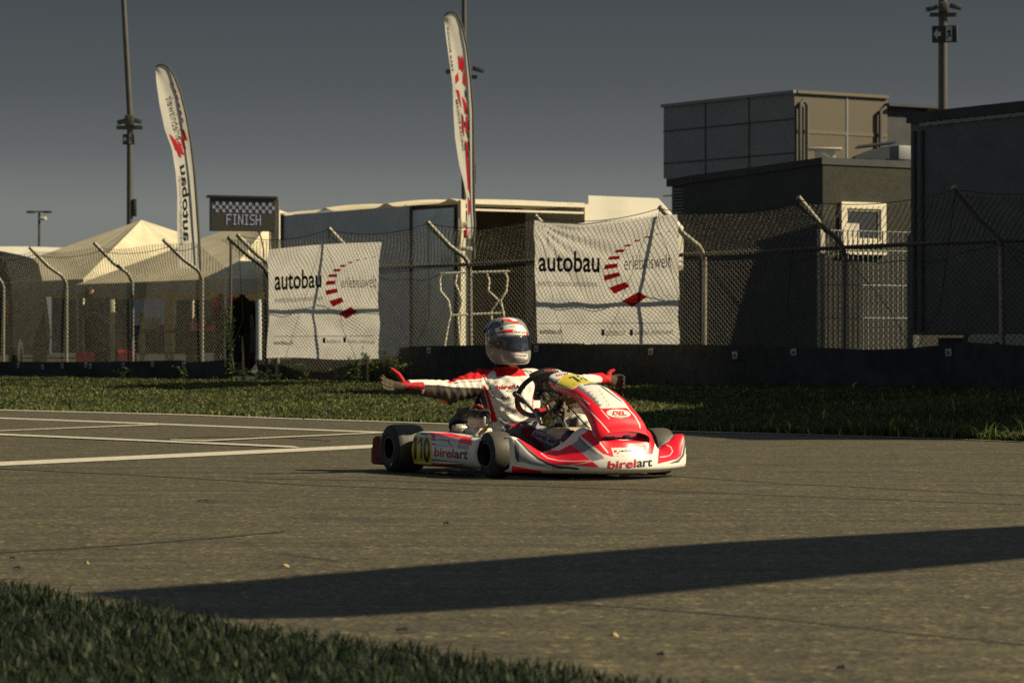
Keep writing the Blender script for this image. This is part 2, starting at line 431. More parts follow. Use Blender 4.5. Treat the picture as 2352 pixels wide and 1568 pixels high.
strip([(-200, 953), (0, 959), (440, 975.6), (883, 992), (960, 995)], [(-200, 955.2), (0, 961.4), (440, 978.2), (883, 994.6), (960, 997.5)], 'grid_line', M['line'])
strip([(-200, 997), (0, 989.8), (180, 982.5), (363, 975.0)], [(-200, 998.5), (0, 991.2), (180, 984.2), (363, 977)], 'grid_line', M['line'], .008)
strip([(391, 1010.4), (470, 1012.2), (860, 994.6), (880, 993.4)], [(391, 1011.8), (470, 1014.6), (860, 996.4), (880, 995.2)], 'grid_line', M['line'], .008)
def seam(pts, wpx=1.1):
    strip([(x, y) for x, y in pts], [(x, y + wpx) for x, y in pts], 'bitumen_seam', M['crack'], .003)
seam([(-50, 1271), (120, 1262), (300, 1250), (480, 1236), (655, 1220)], 1.4)
seam([(1300, 1385), (1500, 1398), (1800, 1422), (2100, 1455), (2400, 1484)], 1.6)
seam([(560, 1098), (900, 1104), (1400, 1122), (2000, 1146), (2400, 1160)], .8)
seam([(0, 1076), (300, 1090), (700, 1113), (1100, 1128)], 1.)
seam([(1500, 1090), (1800, 1110), (2400, 1140)], .8)
seam([(640, 1270), (700, 1278), (780, 1288)], 1.2)
seam([(360, 1009), (480, 1002), (640, 1004), (760, 1012)], 1.2)

# loose bits of rubber and leaves lying on the track
def bits():
    out = []
    for (x, y, r) in [(46, 1308, .02), (34, 1286, .016), (654, 1304, .016), (478, 1153, .05), (1030, 1205, .02), (937, 1452, .03), (1940, 1540, .018), (1410, 1465, .012), (1525, 1509, .016), (200, 1298, .007)]:
        p = G(x, y); mb = MB(); n = 7
        ring = [(r * (1 + .3 * math.sin(i * 2.3)) * math.cos(i * 2 * math.pi / n), r * .45 * math.sin(i * 2 * math.pi / n), .004 + .006 * (i % 2)) for i in range(n)]
        mb.add(ring + [(0, 0, .016)], [(i, (i + 1) % n, n) for i in range(n)] + [tuple(range(n - 1, -1, -1))])
        o = mb.build('rubber_crumb', M['leafdry'] if (x, y) in [(654, 1304), (1410, 1465), (200, 1298)] else M['rubber'], smooth=0, loc=p)
        out.append((o, x, y))
    for o, x, y in out:
        dry = o.data.materials[0] == M['leafdry']
        if dry: o.name = 'dry_leaf'; tag(o, 'small pale dry leaf lying on the sunlit asphalt', 'leaf', 'dry leaves on the track')
        else: tag(o, 'small black crumb of tyre rubber lying on the asphalt', 'debris', 'rubber crumbs on the track')
M['leafdry'] = mat('dry_leaf', (.42, .30, .12), rough=.8, var=.3)
bits()

# ------------------------------------------------------------------ grass as blades
def blades(name, X, Y, Zb, h, wd, col, bend=.5, fold=True):
    n = len(X); a = rng.uniform(0, 2 * np.pi, n); lean = rng.uniform(.1, bend, n) * h; la = rng.uniform(0, 2 * np.pi, n)
    dx, dy = np.cos(a) * wd / 2, np.sin(a) * wd / 2
    lx, ly = np.cos(la) * lean, np.sin(la) * lean
    V = np.zeros((n, 5, 3), np.float32)
    V[:, 0] = np.stack([X - dx, Y - dy, Zb], 1); V[:, 1] = np.stack([X + dx, Y + dy, Zb], 1)
    mxp, myp = X + lx * .35, Y + ly * .35; zm = Zb + h * .6
    V[:, 2] = np.stack([mxp + dx * .8, myp + dy * .8, zm], 1); V[:, 3] = np.stack([mxp - dx * .8, myp - dy * .8, zm], 1)
    V[:, 4] = np.stack([X + lx, Y + ly, Zb + h * rng.uniform(.75, 1, n)], 1)
    me = bpy.data.meshes.new(name); me.vertices.add(n * 5); me.vertices.foreach_set('co', V.ravel())
    b = np.arange(n)[:, None] * 5
    loops = np.concatenate([b + np.array([[0, 1, 2, 3]]), b + np.array([[3, 2, 4]])], 1).astype(np.int32)
    me.loops.add(n * 7); me.loops.foreach_set('vertex_index', loops.ravel())
    me.polygons.add(n * 2); st = (np.arange(n)[:, None] * 7 + np.array([[0, 4]])).ravel().astype(np.int32)
    me.polygons.foreach_set('loop_start', st)
    me.update(calc_edges=True)
    at = me.color_attributes.new('Col', 'FLOAT_COLOR', 'POINT'); ca = np.ones((n, 5, 4), np.float32); ca[:, :, :3] = col[:, None, :]
    at.data.foreach_set('color', ca.ravel()); me.materials.append(M['leaf'])
    o = bpy.data.objects.new(name, me); C.objects.link(o); return o
def grasscol(n, dark=1.):
    t = rng.random(n)[:, None]; c = (1 - t) * np.array([[.040, .066, .030]]) + t * np.array([[.115, .150, .045]])
    y = rng.random(n) < .15; c[y] = np.array([.42, .42, .10]) * rng.uniform(.6, 1.1, (y.sum(), 1))
    return c * dark
def noise2(x, y):
    return np.sin(x * 1.7 + 1.3 * np.sin(y * .9)) * np.sin(y * 1.1 + .7) * .5 + .5 * np.sin(x * 4.1 + y * 3.3) * np.sin(y * 2.7 - x)
# verge
N = 190000
pxs = rng.uniform(-260, 2620, N); t = rng.random(N) ** 1.25
ea = np.array([edge_pt(p)[:] for p in range(-260, 2621, 20)]); fa = np.array([(fk(p) + Nn * .05)[:] for p in range(-260, 2621, 20)])
gx = np.arange(-260, 2621, 20)
E3 = np.stack([np.interp(pxs, gx, ea[:, i]) for i in range(2)], 1); F3 = np.stack([np.interp(pxs, gx, fa[:, i]) for i in range(2)], 1)
t = t + rng.uniform(-.006, .0, N) - .03 * (rng.random(N) < .012) * rng.random(N) * (np.sin(pxs * .021) > .2)
Q = E3 + (F3 - E3) * t[:, None]; tt = np.clip(t, 0, 1); zb = .012 + (ZV - .012) * (tt * tt * (3 - 2 * tt))
nz = noise2(Q[:, 0], Q[:, 1])
right = np.clip((pxs - 1350) / 500, 0, 1)
h = (.030 + .028 * rng.random(N) + .028 * nz.clip(0, 1)) * (1 + .7 * right * (1 - .6 * tt)) * (1 - .35 * tt) + .05 * np.clip((tt - .97) / .03, 0, 1) * rng.random(N) ** 3
tall = rng.random(N) < .015 + .02 * right; h[tall] *= rng.uniform(1.4, 2.2, tall.sum())
dry = (noise2(Q[:, 0] * .55 + 3, Q[:, 1] * .6) > .42) & (rng.random(N) < .5)
cc = grasscol(N); cc[dry] = cc[dry] * .45 + np.array([.11, .095, .04]) * rng.uniform(.6, 1.3, (dry.sum(), 1))
cc = cc * (.85 + .3 * noise2(Q[:, 1] * .7, Q[:, 0] * .9))[:, None]
tag(blades('verge_grass', Q[:, 0], Q[:, 1], zb - .01, h, np.where(rng.random(N) < .35, rng.uniform(.018, .032, N), rng.uniform(.008, .016, N)), cc.astype(np.float32), .9), 'rough green grass growing on the verge between track and fence', 'grass', kind='stuff')
# foreground tongue of grass beside the camera, shade painted into the blade colour
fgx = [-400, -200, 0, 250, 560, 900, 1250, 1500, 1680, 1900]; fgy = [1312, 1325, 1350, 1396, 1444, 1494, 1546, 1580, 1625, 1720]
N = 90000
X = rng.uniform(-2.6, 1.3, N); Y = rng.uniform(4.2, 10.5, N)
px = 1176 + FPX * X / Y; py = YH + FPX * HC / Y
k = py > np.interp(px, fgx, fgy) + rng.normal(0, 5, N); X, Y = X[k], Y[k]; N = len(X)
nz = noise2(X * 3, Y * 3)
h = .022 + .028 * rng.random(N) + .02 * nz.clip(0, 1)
tag(blades('foreground_grass', X, Y, np.full(N, -.004), h, rng.uniform(.0035, .007, N), (grasscol(N) * np.array([.19, .26, .44])).astype(np.float32), .8), 'green grass tongue in the foreground beside the asphalt, shade painted into its colour', 'grass', kind='stuff')
mb = MB(); pts = [G(x, y + 6) + Z * .003 for x, y in zip(fgx, fgy)]
mb.add([tuple(p) for p in pts] + [(1.3, 3.4, .003), (-3.2, 3.4, .003)], [tuple(range(len(pts) + 2))[::-1]])
tag(mb.build('grass_soil', M['soil'], smooth=0), kind='structure')

# ------------------------------------------------------------------ chain link fences
PSTEP, PH = .092, .066
def mesh_profile():
    L = [(0, ZV + .02)]; pts = []
    h = 0
    z0, zb = ZV + .04, 1.97
    a = int((zb - z0) / (PH / 2)); out = [(0., z0 + i * PH / 2) for i in range(a + 1)]
    o, z = 0., z0 + a * PH / 2; dl = Vector((.64, .45)).normalized() * PH / 2
    while o < .62: o += dl.x; z += dl.y; out.append((o, z))
    return out
PROF = mesh_profile()
POST_S = [fs(x) for x in (2, 148, 300, 458, 622, 842, 1075, 1325, 1610, 1930, 2297)]
POST_S = POST_S[:4] + [POST_S[5] - 2.62] + POST_S[5:] + [POST_S[-1] + 2.62]
def sagf(s, posts, amp):
    for a, b in zip(posts[:-1], posts[1:]):
        if a <= s <= b:
            q = (s - a) / (b - a); return -amp * 4 * q * (1 - q)
    return 0.
def chain(name, s0, s1, parent, posts, amp, base):
    n = int((s1 - s0) / (PSTEP / 2)); K = len(PROF); r = .0044
    i = np.arange(n)[:, None]; j = np.arange(K)[None, :]
    s = s0 + i * PSTEP / 2 + np.where((i + j) % 2 == 0, 0, PSTEP / 2)
    off = np.array([p[0] for p in PROF])[None, :] + 0 * s; z = np.array([p[1] for p in PROF])[None, :] + 0 * s
    sg = np.array([sagf(q, posts, amp) for q in np.linspace(s0, s1 + .1, 600)])
    wgt = np.clip((z - 1.9) / .5, 0, 1)
    z = z + np.interp(s, np.linspace(s0, s1 + .1, 600), sg) * wgt + .012 * np.sin(s * 3.1 + z * 2) + rng.normal(0, .002, s.shape)
    s = s + .012 * np.sin(z * 5 + s * 1.3); off = off + .02 * np.sin(s * 2.3 + z * 1.7) + .004 * (((i + j) % 2) * 2 - 1)
    cx = F0.x + U.x * s + Nn.x * off - base[0]; cy = F0.y + U.y * s + Nn.y * off - base[1]; cz = z - base[2]
    ctr = np.stack([cx, cy, cz], -1)
    offs = [np.array(Nn) * r, np.array(U) * r * .87 - np.array(Nn) * r * .5, -np.array(U) * r * .87 - np.array(Nn) * r * .5]
    V = np.stack([ctr + o_ for o_ in offs], 2).astype(np.float32)      # n,K,3,3
    me = bpy.data.meshes.new(name); me.vertices.add(n * K * 3); me.vertices.foreach_set('co', V.ravel())
    idx = np.arange(n * K * 3).reshape(n, K, 3)
    q = [np.stack([idx[:, :-1, a], idx[:, :-1, b], idx[:, 1:, b], idx[:, 1:, a]], -1).reshape(-1, 4) for a, b in ((0, 1), (1, 2), (2, 0))]
    q = np.concatenate(q).astype(np.int32)
    me.loops.add(q.size); me.loops.foreach_set('vertex_index', q.ravel())
    me.polygons.add(len(q)); me.polygons.foreach_set('loop_start', np.arange(len(q), dtype=np.int32) * 4); me.update(calc_edges=True)
    me.materials.append(M['wire']); o = bpy.data.objects.new(name, me); C.objects.link(o); o.parent = parent; return o
def post_mesh(base, s, h=.0, tipz=2.42, over=.64, r=.032):
    p = []; s = s + rng.uniform(-.012, .012); ln = rng.uniform(-.035, .035); tipz += rng.uniform(-.015, .02); s0_ = s
    for z in (0.0, .9, 1.5, 1.80): p.append(fpt(s, -.04, z))
    for t in (.12, .3, .5, .7): p.append(fpt(s, -.04 + over * .30 * t * t, 1.80 + .28 * t))
    p.append(fpt(s, over * .45, 1.80 + .34)); p.append(fpt(s, over, tipz + .03)); p = [q + U * ln * (q.z / 2.4) for q in p]
    mb = MB(); mb.tube([rel(base, q) for q in p], r, 10); return mb
SL0, SL1 = fs(-60), fs(530); SR0, SR1 = POST_S[4] - .55, fs(2700)
fl = fpt((SL0 + SL1) / 2, 0, ZV); fr = fpt((SR0 + SR1) / 2, 0, ZV)
fence_l = empty('chain_link_fence', fl, 0, 'chain link fence with bent posts in front of the tents on the left', 'fence', 'catch fences')
fence_r = empty('chain_link_fence', fr, 0, 'chain link fence with bent posts and top rail carrying both banners', 'fence', 'catch fences')
chain('wire_mesh', SL0, SL1, fence_l, POST_S[:4], .03, fl)
chain('wire_mesh', SR0, SR1, fence_r, POST_S[4:], .07, fr)
for s in POST_S[:4]: post_mesh(fl, s, r=.030).build('post', M['galv'], fence_l)
for s in POST_S[4:]: post_mesh(fr, s).build('post', M['galv'], fence_r)
post_mesh(fr, POST_S[4] - .28, tipz=2.40).build('post', M['mast'], fence_r)
mb = MB(); mb.tube([rel(fr, fpt(s, -.045, 1.90 + .006 * math.sin(s))) for s in np.linspace(SR0 + .2, SR1, 24)], .024, 8); mb.build('rail', M['rail'], fence_r)
mb = MB(); mb.tube([rel(fl, fpt(SL1, 0, z)) for z in (.2, 1.2, 2.0, 2.42)], .02, 8); mb.build('end_post', M['mast'], fence_l)
# tension and stay wires
mb = MB()
def wire(base, pts, r=.004):
    mb.tube([rel(base, p) for p in pts], r, 5, cap=False)
tip = lambda s, dz=0.: fpt(s, .63, 2.43 + dz)
P4 = POST_S[4:]
for a, b in zip(P4[:-1], P4[1:]):
    wire(fr, [tip(a) + (tip(b) - tip(a)) * q + Z * (-.10 * 4 * q * (1 - q)) for q in np.linspace(0, 1, 10)], .005)
    wire(fr, [fpt(a + (b - a) * q, .1, 1.86 - .16 * 4 * q * (1 - q) + .02 * math.sin(q * 17)) for q in np.linspace(0, 1, 14)], .005)
    wire(fr, [tip(a), fpt(a + .9, .05, 1.2), fpt(a + 1.3, .03, .7)], .0045)
    wire(fr, [tip(a), fpt(a - .9, .05, 1.2), fpt(a - 1.35, .03, .7)], .0045)
mb.build('stay_wires', M['black'], fence_r)
mb = MB(); ps = POST_S[:4] + [SL1]
for a, b in zip(ps[:-1], ps[1:]):
    wire(fl, [fpt(a + (b - a) * q, .55, 2.33 - .07 * 4 * q * (1 - q)) for q in np.linspace(0, 1, 8)], .005)
mb.build('stay_wires', M['black'], fence_l)

# rubber belts along the foot of the fences, with the bolted zinc plates
def belt(s0, s1, topf, label, plates, off=.09):
    base = fpt((s0 + s1) / 2, off, ZV)
    e = empty('belt_barrier', base, 0, label, 'barrier', 'rubber belt barriers')
    mb = MB(); S = np.linspace(s0, s1, 90); P = []
    fac = lambda s, q: fpt(s, off + .025 * math.sin(s * 2.1 + q * 3) + .01 * math.sin(s * 7.), (ZV - .06) * (1 - q) + topf(s) * q)
    for s in S: P.append([rel(base, fac(s, q)) for q in np.linspace(0, 1, 8)] + [rel(base, fac(s, q) - Nn * .018) for q in np.linspace(1, 0, 8)])
    mb.grid(P); mb.build('belt', M['belt'], e)
    for px, py in plates:
        s = fs(px); d = fpt(s, .13).y; z = HC - (py - YH) * d / FPX
        mb = MB(); a = rad(rng.uniform(-8, 8)); ax = (U * math.cos(a) + Z * math.sin(a), Nn, Z * math.cos(a) - U * math.sin(a))
        q = (topf(s) - z); qq = max(0, min(1, 1 - q / (topf(s) - ZV + .06)))
        c = fac(s, qq) + Nn * .012
        mb.box(rel(base, c), (.10, .008, .085), 0, ax=ax, bev=.003)
        o = mb.build('zinc_plate', M['plate'], e)
        mb = MB(); mb.lathe(rel(base, c + Nn * .006), Nn, [(0, .017), (.008, .017), (.012, .012), (.012, 0)], 8); mb.build('bolt', M['mast'], o)
    return e
lpx = [(20, 1213), (217, 1202), (408, 1212), (578, 1202), (798, 1198), (836, 1205), (1090, 1198), (1350, 1190), (1627, 1197), (1977, 1178)]
lpl = [(x / 3.723, 516.8 + y / 3.723) for x, y in lpx]
def ztop(px, py): return HC - (py - YH) * fk(px).y / FPX
LT = [(-80, 830), (0, 830), (215, 831), (330, 829), (430, 827), (445, 832), (535, 825), (560, 824)]
def topl(s):
    d = np.array([fs(x) for x, _ in LT]); return float(np.interp(s, d, [ztop(*p) for p in LT]))
belt(SL0, fs(541), topl, 'black rubber belt along the foot of the left fence', lpl)
rpl = [((2400 + x / 1.387) / 1.7415, (1300 + y / 1.387) / 1.7415) for x, y in [(318, 147), (788, 167), (1113, 150), (1978, 152)]] + [(995, 805), (1242, 801)]
RT = [(925, 800), (960, 795), (1240, 790), (1560, 791), (1740, 793), (1880, 797), (2000, 803), (2100, 800), (2240, 786), (2352, 793), (2700, 790)]
def topr(s):
    d = np.array([fs(x) for x, _ in RT]); return float(np.interp(s, d, [ztop(*p) for p in RT]))
MT = [(540, 828), (620, 824), (760, 830), (860, 822), (940, 812)]
def topm(s):
    d = np.array([fs(x) for x, _ in MT]); return float(np.interp(s, d, [ztop(*p) for p in MT]))
belt(fs(575), fs(942), topm, 'short black rubber belt behind the mesh below the left banner', [(812, 838)], -.12)
belt(fs(928), SR1, topr, 'long black rubber belt along the foot of the right fence', rpl)

# ------------------------------------------------------------------ printed banners
def banner(name, cor, fn_pleat, label, deco):
    TL, TR, BR, BL = cor
    def place(px, py, off):
        k = (px - 1176) / FPX; # intersection of the pixel column with the plane at offset off
        D = (41.35 + off * (Nn.y + 1.4896 * Nn.x)) / (1 + 1.4896 * k); return Vector((k * D, D, HC - (py - YH) * D / FPX))
    # real corners, then a cloth spanned between them
    c = [place(*TL, .66), place(*TR, .66), place(*BR, .54), place(*BL, .54)]
    base = (c[2] + c[3]) / 2; n, m = 90, 70; P = []
    for i in range(m + 1):
        b = i / m; row = []
        for j in range(n + 1):
            a = j / n
            p = (c[0].lerp(c[1], a)).lerp(c[3].lerp(c[2], a), b); o, dz = fn_pleat(a, b)
            row.append(p + Nn * o + Z * dz - base)
        P.append(row)
    mb = MB(); mb.grid(P, 0, (.78, .75, .69))
    S = Surf(mb.v, mb.f, Matrix.Translation(base))
    deco(mb, S)
    o = mb.build(name, M['banner'], smooth=60, loc=base); tag(o, label, 'banner', 'banners hung on the fence')
    return o
INK = (.012, .014, .017); INKL = (.16, .16, .16); BR = (.55, .012, .02)
def folds_r(a, b):
    o = 0.; 
    for k, (ang, amp) in enumerate([(.18, .012), (.42, .02), (.70, .018), (1.0, .02), (1.28, .012)]):
        th = math.atan2(b * .88, a + 1e-6); d = math.hypot(a, b); o += 1.7 * amp * math.exp(-((th - ang) / .085) ** 2) * math.exp(-d * 1.3) * min(1, d * 6)
    o += .014 * math.sin(a * 7 + b * 2) * math.sin(b * 5 + a * 3) + .007 * math.sin(a * 21 + 9 * b + 2 * math.sin(b * 7)) + .006 * math.sin(b * 19 - a * 6 + math.sin(a * 11))
    return o, (-.045 * 4 * a * (1 - a) * (1 - b) ** 2 - .03 * math.exp(-((a - .25) / .15) ** 2) * (1 - b) ** 3)
def folds_l(a, b):
    o = .006 * math.sin(a * 23 + 8 * b + 2 * math.sin(b * 6)) + .006 * math.sin(b * 17 - a * 7) + .022 * math.sin(a * 9 + b * 2) * (b - .2) + .012 * math.sin(b * 8 + a * 5) + .02 * math.exp(-((b - .72) / .08) ** 2) * math.sin(a * 12)
    return o, (.02 * math.sin(a * 3.1) * (1 - b) + .012 * math.sin(a * 7) * b)
def deco_r(mb, S):
    for q in [[(1005, 915), (1140, 840), (1217, 878), (1095, 965)], [(898, 805), (1035, 757), (1070, 797), (942, 857)], [(855, 705), (980, 677), (997, 708), (862, 750)], [(868, 615), (972, 605), (970, 640), (853, 657)], [(905, 548), (992, 543), (982, 572), (883, 577)], [(965, 492), (1032, 488), (1020, 513), (938, 517)], [(1040, 450), (1090, 446), (1070, 465), (1015, 468)], [(1118, 412), (1163, 408), (1145, 424), (1098, 428)], [(1205, 383), (1245, 380), (1225, 394), (1183, 397)], [(1295, 362), (1325, 359), (1310, 368), (1280, 371)], [(1385, 341), (1412, 339), (1400, 346), (1370, 349)]]:
        S.patch(mb, [b6(*p) for p in q], BR)
    T = lambda body, x0, y0, x1, y1, x2, y2, x3, y3, col, bold, **k: put_text(mb, body, S.quad(b6(x0, y0), b6(x1, y1), b6(x2, y2), b6(x3, y3)), col, bold=bold, **k)
    T('autobau', 318, 503, 822, 503, 822, 682, 318, 674, INK, .035)
    T('erlebniswelt', 1025, 545, 1408, 522, 1408, 640, 1025, 664, INKL, -.004)
    T('events.museum.emotionen...', 312, 738, 830, 752, 830, 798, 312, 795, INKL, -.004)
    T('autobau.ch', 325, 1142, 512, 1142, 512, 1188, 325, 1186, INK, .02)
    S.patch(mb, [b6(325, 1099), b6(1425, 1094), b6(1425, 1098), b6(325, 1103)], INK, n=14)
    for x, t, x0, x1 in ((836, 'autobau.ch', 870, 1035), (1070, 'autobau_erlebniswelt', 1110, 1430)):
        S.patch(mb, [b6(x, 1148), b6(x + 27, 1148), b6(x + 27, 1200), b6(x, 1200)], INK)
        T(t, x0, 1150, x1, 1146, x1, 1196, x0, 1202, INKL, 0.)
    put_text(mb, 'f', S.quad(b6(843, 1155), b6(857, 1155), b6(857, 1198), b6(843, 1198), .004), (.7, .66, .55), bold=.03)
    put_text(mb, 'o', S.quad(b6(1076, 1160), b6(1092, 1160), b6(1092, 1190), b6(1076, 1190), .004), (.7, .66, .55), bold=.0)
def deco_l(mb, S):
    for q in [[(735, 1018), (830, 962), (888, 1003), (795, 1062)], [(653, 915), (755, 883), (775, 920), (685, 963)], [(620, 828), (718, 812), (727, 843), (630, 867)], [(635, 750), (705, 747), (700, 778), (617, 785)], [(652, 695), (722, 694), (715, 718), (640, 718)], [(695, 652), (752, 650), (740, 673), (682, 671)], [(750, 617), (795, 618), (780, 635), (737, 634)], [(815, 592), (852, 592), (835, 606), (802, 604)], [(880, 575), (910, 573), (895, 584), (868, 585)], [(945, 563), (972, 561), (962, 568), (937, 569)], [(1010, 553), (1040, 550), (1030, 556), (1003, 558)]]:
        S.patch(mb, [b5(*p) for p in q], BR)
    T = lambda body, x0, y0, x1, y1, x2, y2, x3, y3, col, bold, **k: put_text(mb, body, S.quad(b5(x0, y0), b5(x1, y1), b5(x2, y2), b5(x3, y3)), col, bold=bold, **k)
    T('autobau', 203, 660, 590, 655, 590, 806, 203, 830, INK, .035)
    T('erlebniswelt', 752, 722, 1045, 700, 1045, 806, 752, 806, INKL, -.004)
    T('events.museum.emotionen', 205, 885, 600, 868, 600, 908, 205, 932, INKL, -.004)
    S.patch(mb, [b5(200, 1205), b5(1020, 1201), b5(1020, 1205), b5(200, 1209)], INK, n=14)
    T('autobau.ch', 198, 1240, 355, 1240, 355, 1275, 198, 1275, INK, .02)
    S.patch(mb, [b5(600, 1218), b5(622, 1218), b5(622, 1262), b5(600, 1262)], INK)
    T('autobau.ch', 632, 1225, 748, 1225, 748, 1262, 632, 1264, INKL, 0.)
    S.patch(mb, [b5(770, 1214), b5(792, 1214), b5(792, 1258), b5(770, 1258)], INK)
    T('autobau_erlebniswelt', 802, 1228, 1030, 1238, 1030, 1275, 802, 1266, INKL, 0.)
banner('banner', [(617.5, 573), (873, 556), (866.5, 824.5), (616, 822)], folds_l, 'white banner with red block arc hung nearest the finish display board', deco_l)
banner('banner', [(1227.5, 506), (1556, 491), (1561.5, 790), (1232, 787)], folds_r, 'creased white banner with red block arc hanging right of the driver\'s helmet', deco_r)
# ------------------------------------------------------------------ paddock buildings and vehicles
AX = (U, Wd, Z)
def ubox(mb, c0, lu, lw, z0, z1, m=0, base=None):
    """box from corner c0: lu along -U (away to the left), lw along +Wd (away to the right)"""
    c = Vector((c0[0], c0[1], 0)) - U * lu / 2 + Wd * lw / 2 + Z * (z0 + z1) / 2
    mb.box(c - (base or Vector()), (lu, lw, z1 - z0), m, ax=AX)
def loc0(v): return Vector((v[0], v[1], ZV))

# dark hut
hc = W(1890, 810, 48.0); hb = loc0(hc)
hut = empty('hut', hb, 0, 'dark flat roofed hut with cream framed window on its olive wall', 'building')
mb = MB(); L1, L2 = 3.55, 4.2
zc, zl = 3.69, 3.57
def hp(a, b, z): return Vector((hc.x, hc.y, 0)) - U * a + Wd * b + Z * z - hb
mb.add([hp(0, 0, ZV), hp(L1, 0, ZV), hp(L1, 0, zl), hp(0, 0, zc), hp(0, L2, ZV), hp(L1, L2, ZV), hp(L1, L2, zl), hp(0, L2, zc)], [(0, 1, 2, 3), (5, 4, 7, 6), (1, 5, 6, 2)], 0)
mb.add([hp(0, 0, ZV), hp(0, 0, zc), hp(0, L2, zc), hp(0, L2, ZV)], [(0, 1, 2, 3)], 1)
mb.build('wall', [M['dark2'], M['hut']], hut, smooth=0)
mb = MB(); mb.add([hp(-.02, -.03, zc + .005), hp(L1 + .42, -.03, zl - .03), hp(L1 + .42, L2, zl - .03), hp(-.02, L2, zc + .005), hp(-.02, -.03, zc - .10), hp(L1 + .42, -.03, zl - .15), hp(L1 + .42, L2, zl - .15), hp(-.02, L2, zc - .10)],
       [(0, 3, 2, 1), (4, 5, 6, 7), (0, 1, 5, 4), (1, 2, 6, 5), (3, 0, 4, 7)])
mb.build('roof', M['dark2'], hut, smooth=0)
# window in the olive wall: traced width
def on_wall(px):
    k = (px - 1176) / FPX; # hc + Wd*b with x = k*y
    b = (k * hc.y - hc.x) / (Wd.x - k * Wd.y); return b
b0, b1 = on_wall(1928), on_wall(2030); dm = hc.y + Wd.y * (b0 + b1) / 2
zt, zbm = HC + (810 - 465) * dm / FPX, HC + (810 - 567) * dm / FPX
mb = MB(); fw = .10
def wb(mb, b_0, b_1, z_0, z_1, o0, o1, m=0):
    c = Vector((hc.x, hc.y, 0)) + Wd * (b_0 + b_1) / 2 + U * (o0 + o1) / 2 + Z * (z_0 + z_1) / 2 - hb
    mb.box(c, (o1 - o0, b_1 - b_0, z_1 - z_0), m, ax=AX)
wb(mb, b0, b1, zt - fw, zt, .002, .06); wb(mb, b0, b1, zbm, zbm + fw, .002, .06)
wb(mb, b0, b0 + fw, zbm + fw, zt - fw, .002, .06); wb(mb, b1 - fw, b1, zbm + fw, zt - fw, .002, .06)
i0, i1, j0, j1 = b0 + fw, b1 - fw, zbm + fw, zt - fw; g = .035
for a in ((i0, i1, j1 - g, j1), (i0, i1, j0, j0 + g), (i0, i0 + g, j0 + g, j1 - g), (i1 - g, i1, j0 + g, j1 - g)): wb(mb, *a, .002, .035)
wf = mb.build('window', M['frame'], hut, smooth=0)
mb = MB(); wb(mb, i0 + g, i1 - g, j0 + g, j1 - g, .004, .010); mb.build('pane', M['glass'], wf, smooth=0)
mb = MB(); wb(mb, i0 + g, i0 + .28, j0 + g, j0 + .26, .012, .02); mb.build('pane_reflection', M['tentw'], wf, smooth=0)  # pale panel stands in for a reflection in the pane
mb = MB(); wb(mb, b0, b1, zbm - .12, zbm - .075, .002, .09); mb.build('sill', M['frame'], hut, smooth=0)

# small things standing on the hut roof
def roof_item(px0, px1, y0, y1, D, name, m, label, cat, build=None):
    a = W((px0 + px1) / 2, y1, D); wd = (px1 - px0) * D / FPX; h = (y1 - y0) * D / FPX
    mb = MB()
    if build: build(mb, wd, h)
    else: mb.box((0, 0, h / 2), (wd, wd * .7, h), 0, ax=AX, bev=.01)
    o = mb.build(name, m, smooth=30, loc=a); return tag(o, label, cat)
def b_vent(mb, wd, h):
    mb.box((0, 0, h * .40), (wd * .6, wd * .5, h * .8), 0, bev=.01); mb.box((0, 0, h * .9), (wd, wd * .6, h * .2), 0, bev=.008)
roof_item(1858, 1932, 340, 366, 49.6, 'roof_vent', M['frame'], 'pale cowl vent on the corner of the dark hut roof', 'vent', b_vent)
def b_hood(mb, wd, h):
    n = 9; P = [[(-wd / 2 + wd * .85 * x, -.3, 0), (-wd / 2 + wd * .85 * x, -.3, h * .75 * math.sin(.25 + x * 1.2)), (-wd / 2 + wd * .85 * x, .3, h * .75 * math.sin(.25 + x * 1.2)), (-wd / 2 + wd * .85 * x, .3, 0)] for x in np.linspace(0, 1, n)]
    mb.grid(P); mb.box((wd * .05, 0, h * .92), (wd * .95, .5, h * .12), 0, ax=(Vector((.99, 0, .12)), Vector((0, 1, 0)), Vector((-.12, 0, .99))))
roof_item(1960, 2052, 330, 367, 49.8, 'roof_hood', M['clad'], 'grey curved hood with a tilted lid on the hut roof', 'vent', b_hood)
roof_item(2030, 2092, 336, 368, 50.4, 'roof_cabinet', M['clad'], 'plain grey equipment cabinet on the hut roof beside the dark lorry', 'cabinet')

# large clad building
gc = W(1825, 810, 90.0); gb = loc0(gc); gz = HC + 597 * 90 / FPX
big = empty('clad_building', gb, 0, 'tall metal clad building with pipes behind the dark hut', 'building')
mb = MB(); GL = 6.3; GW = 3.5; gzb = HC + 405 * 94 / FPX
def gp(a, b, z): return Vector((gc.x, gc.y, 0)) - U * a + Wd * b + Z * z - gb
mb.add([gp(0, 0, gzb - .8), gp(GL, 0, gzb), gp(GL, 0, gz), gp(0, 0, gz), gp(GL, GW, gzb), gp(GL, GW, gz), gp(0, GW, gz), gp(0, GW, ZV)], [(0, 1, 2, 3), (1, 4, 5, 2), (3, 2, 5, 6), (0, 4, 1)], 0)
mb.add([gp(0, 0, ZV), gp(0, GW, ZV), gp(0, GW, gz), gp(0, 0, gz)], [(0, 1, 2, 3)], 1)
mb.add([gp(.0, .25, ZV), gp(GL - .25, .25, ZV), gp(GL - .25, .25, gzb), gp(.0, .25, gzb)], [(0, 1, 2, 3)], 2)
mb.build('wall', [M['clad'], M['cladl'], M['dark']], big, smooth=0)
mb = MB()
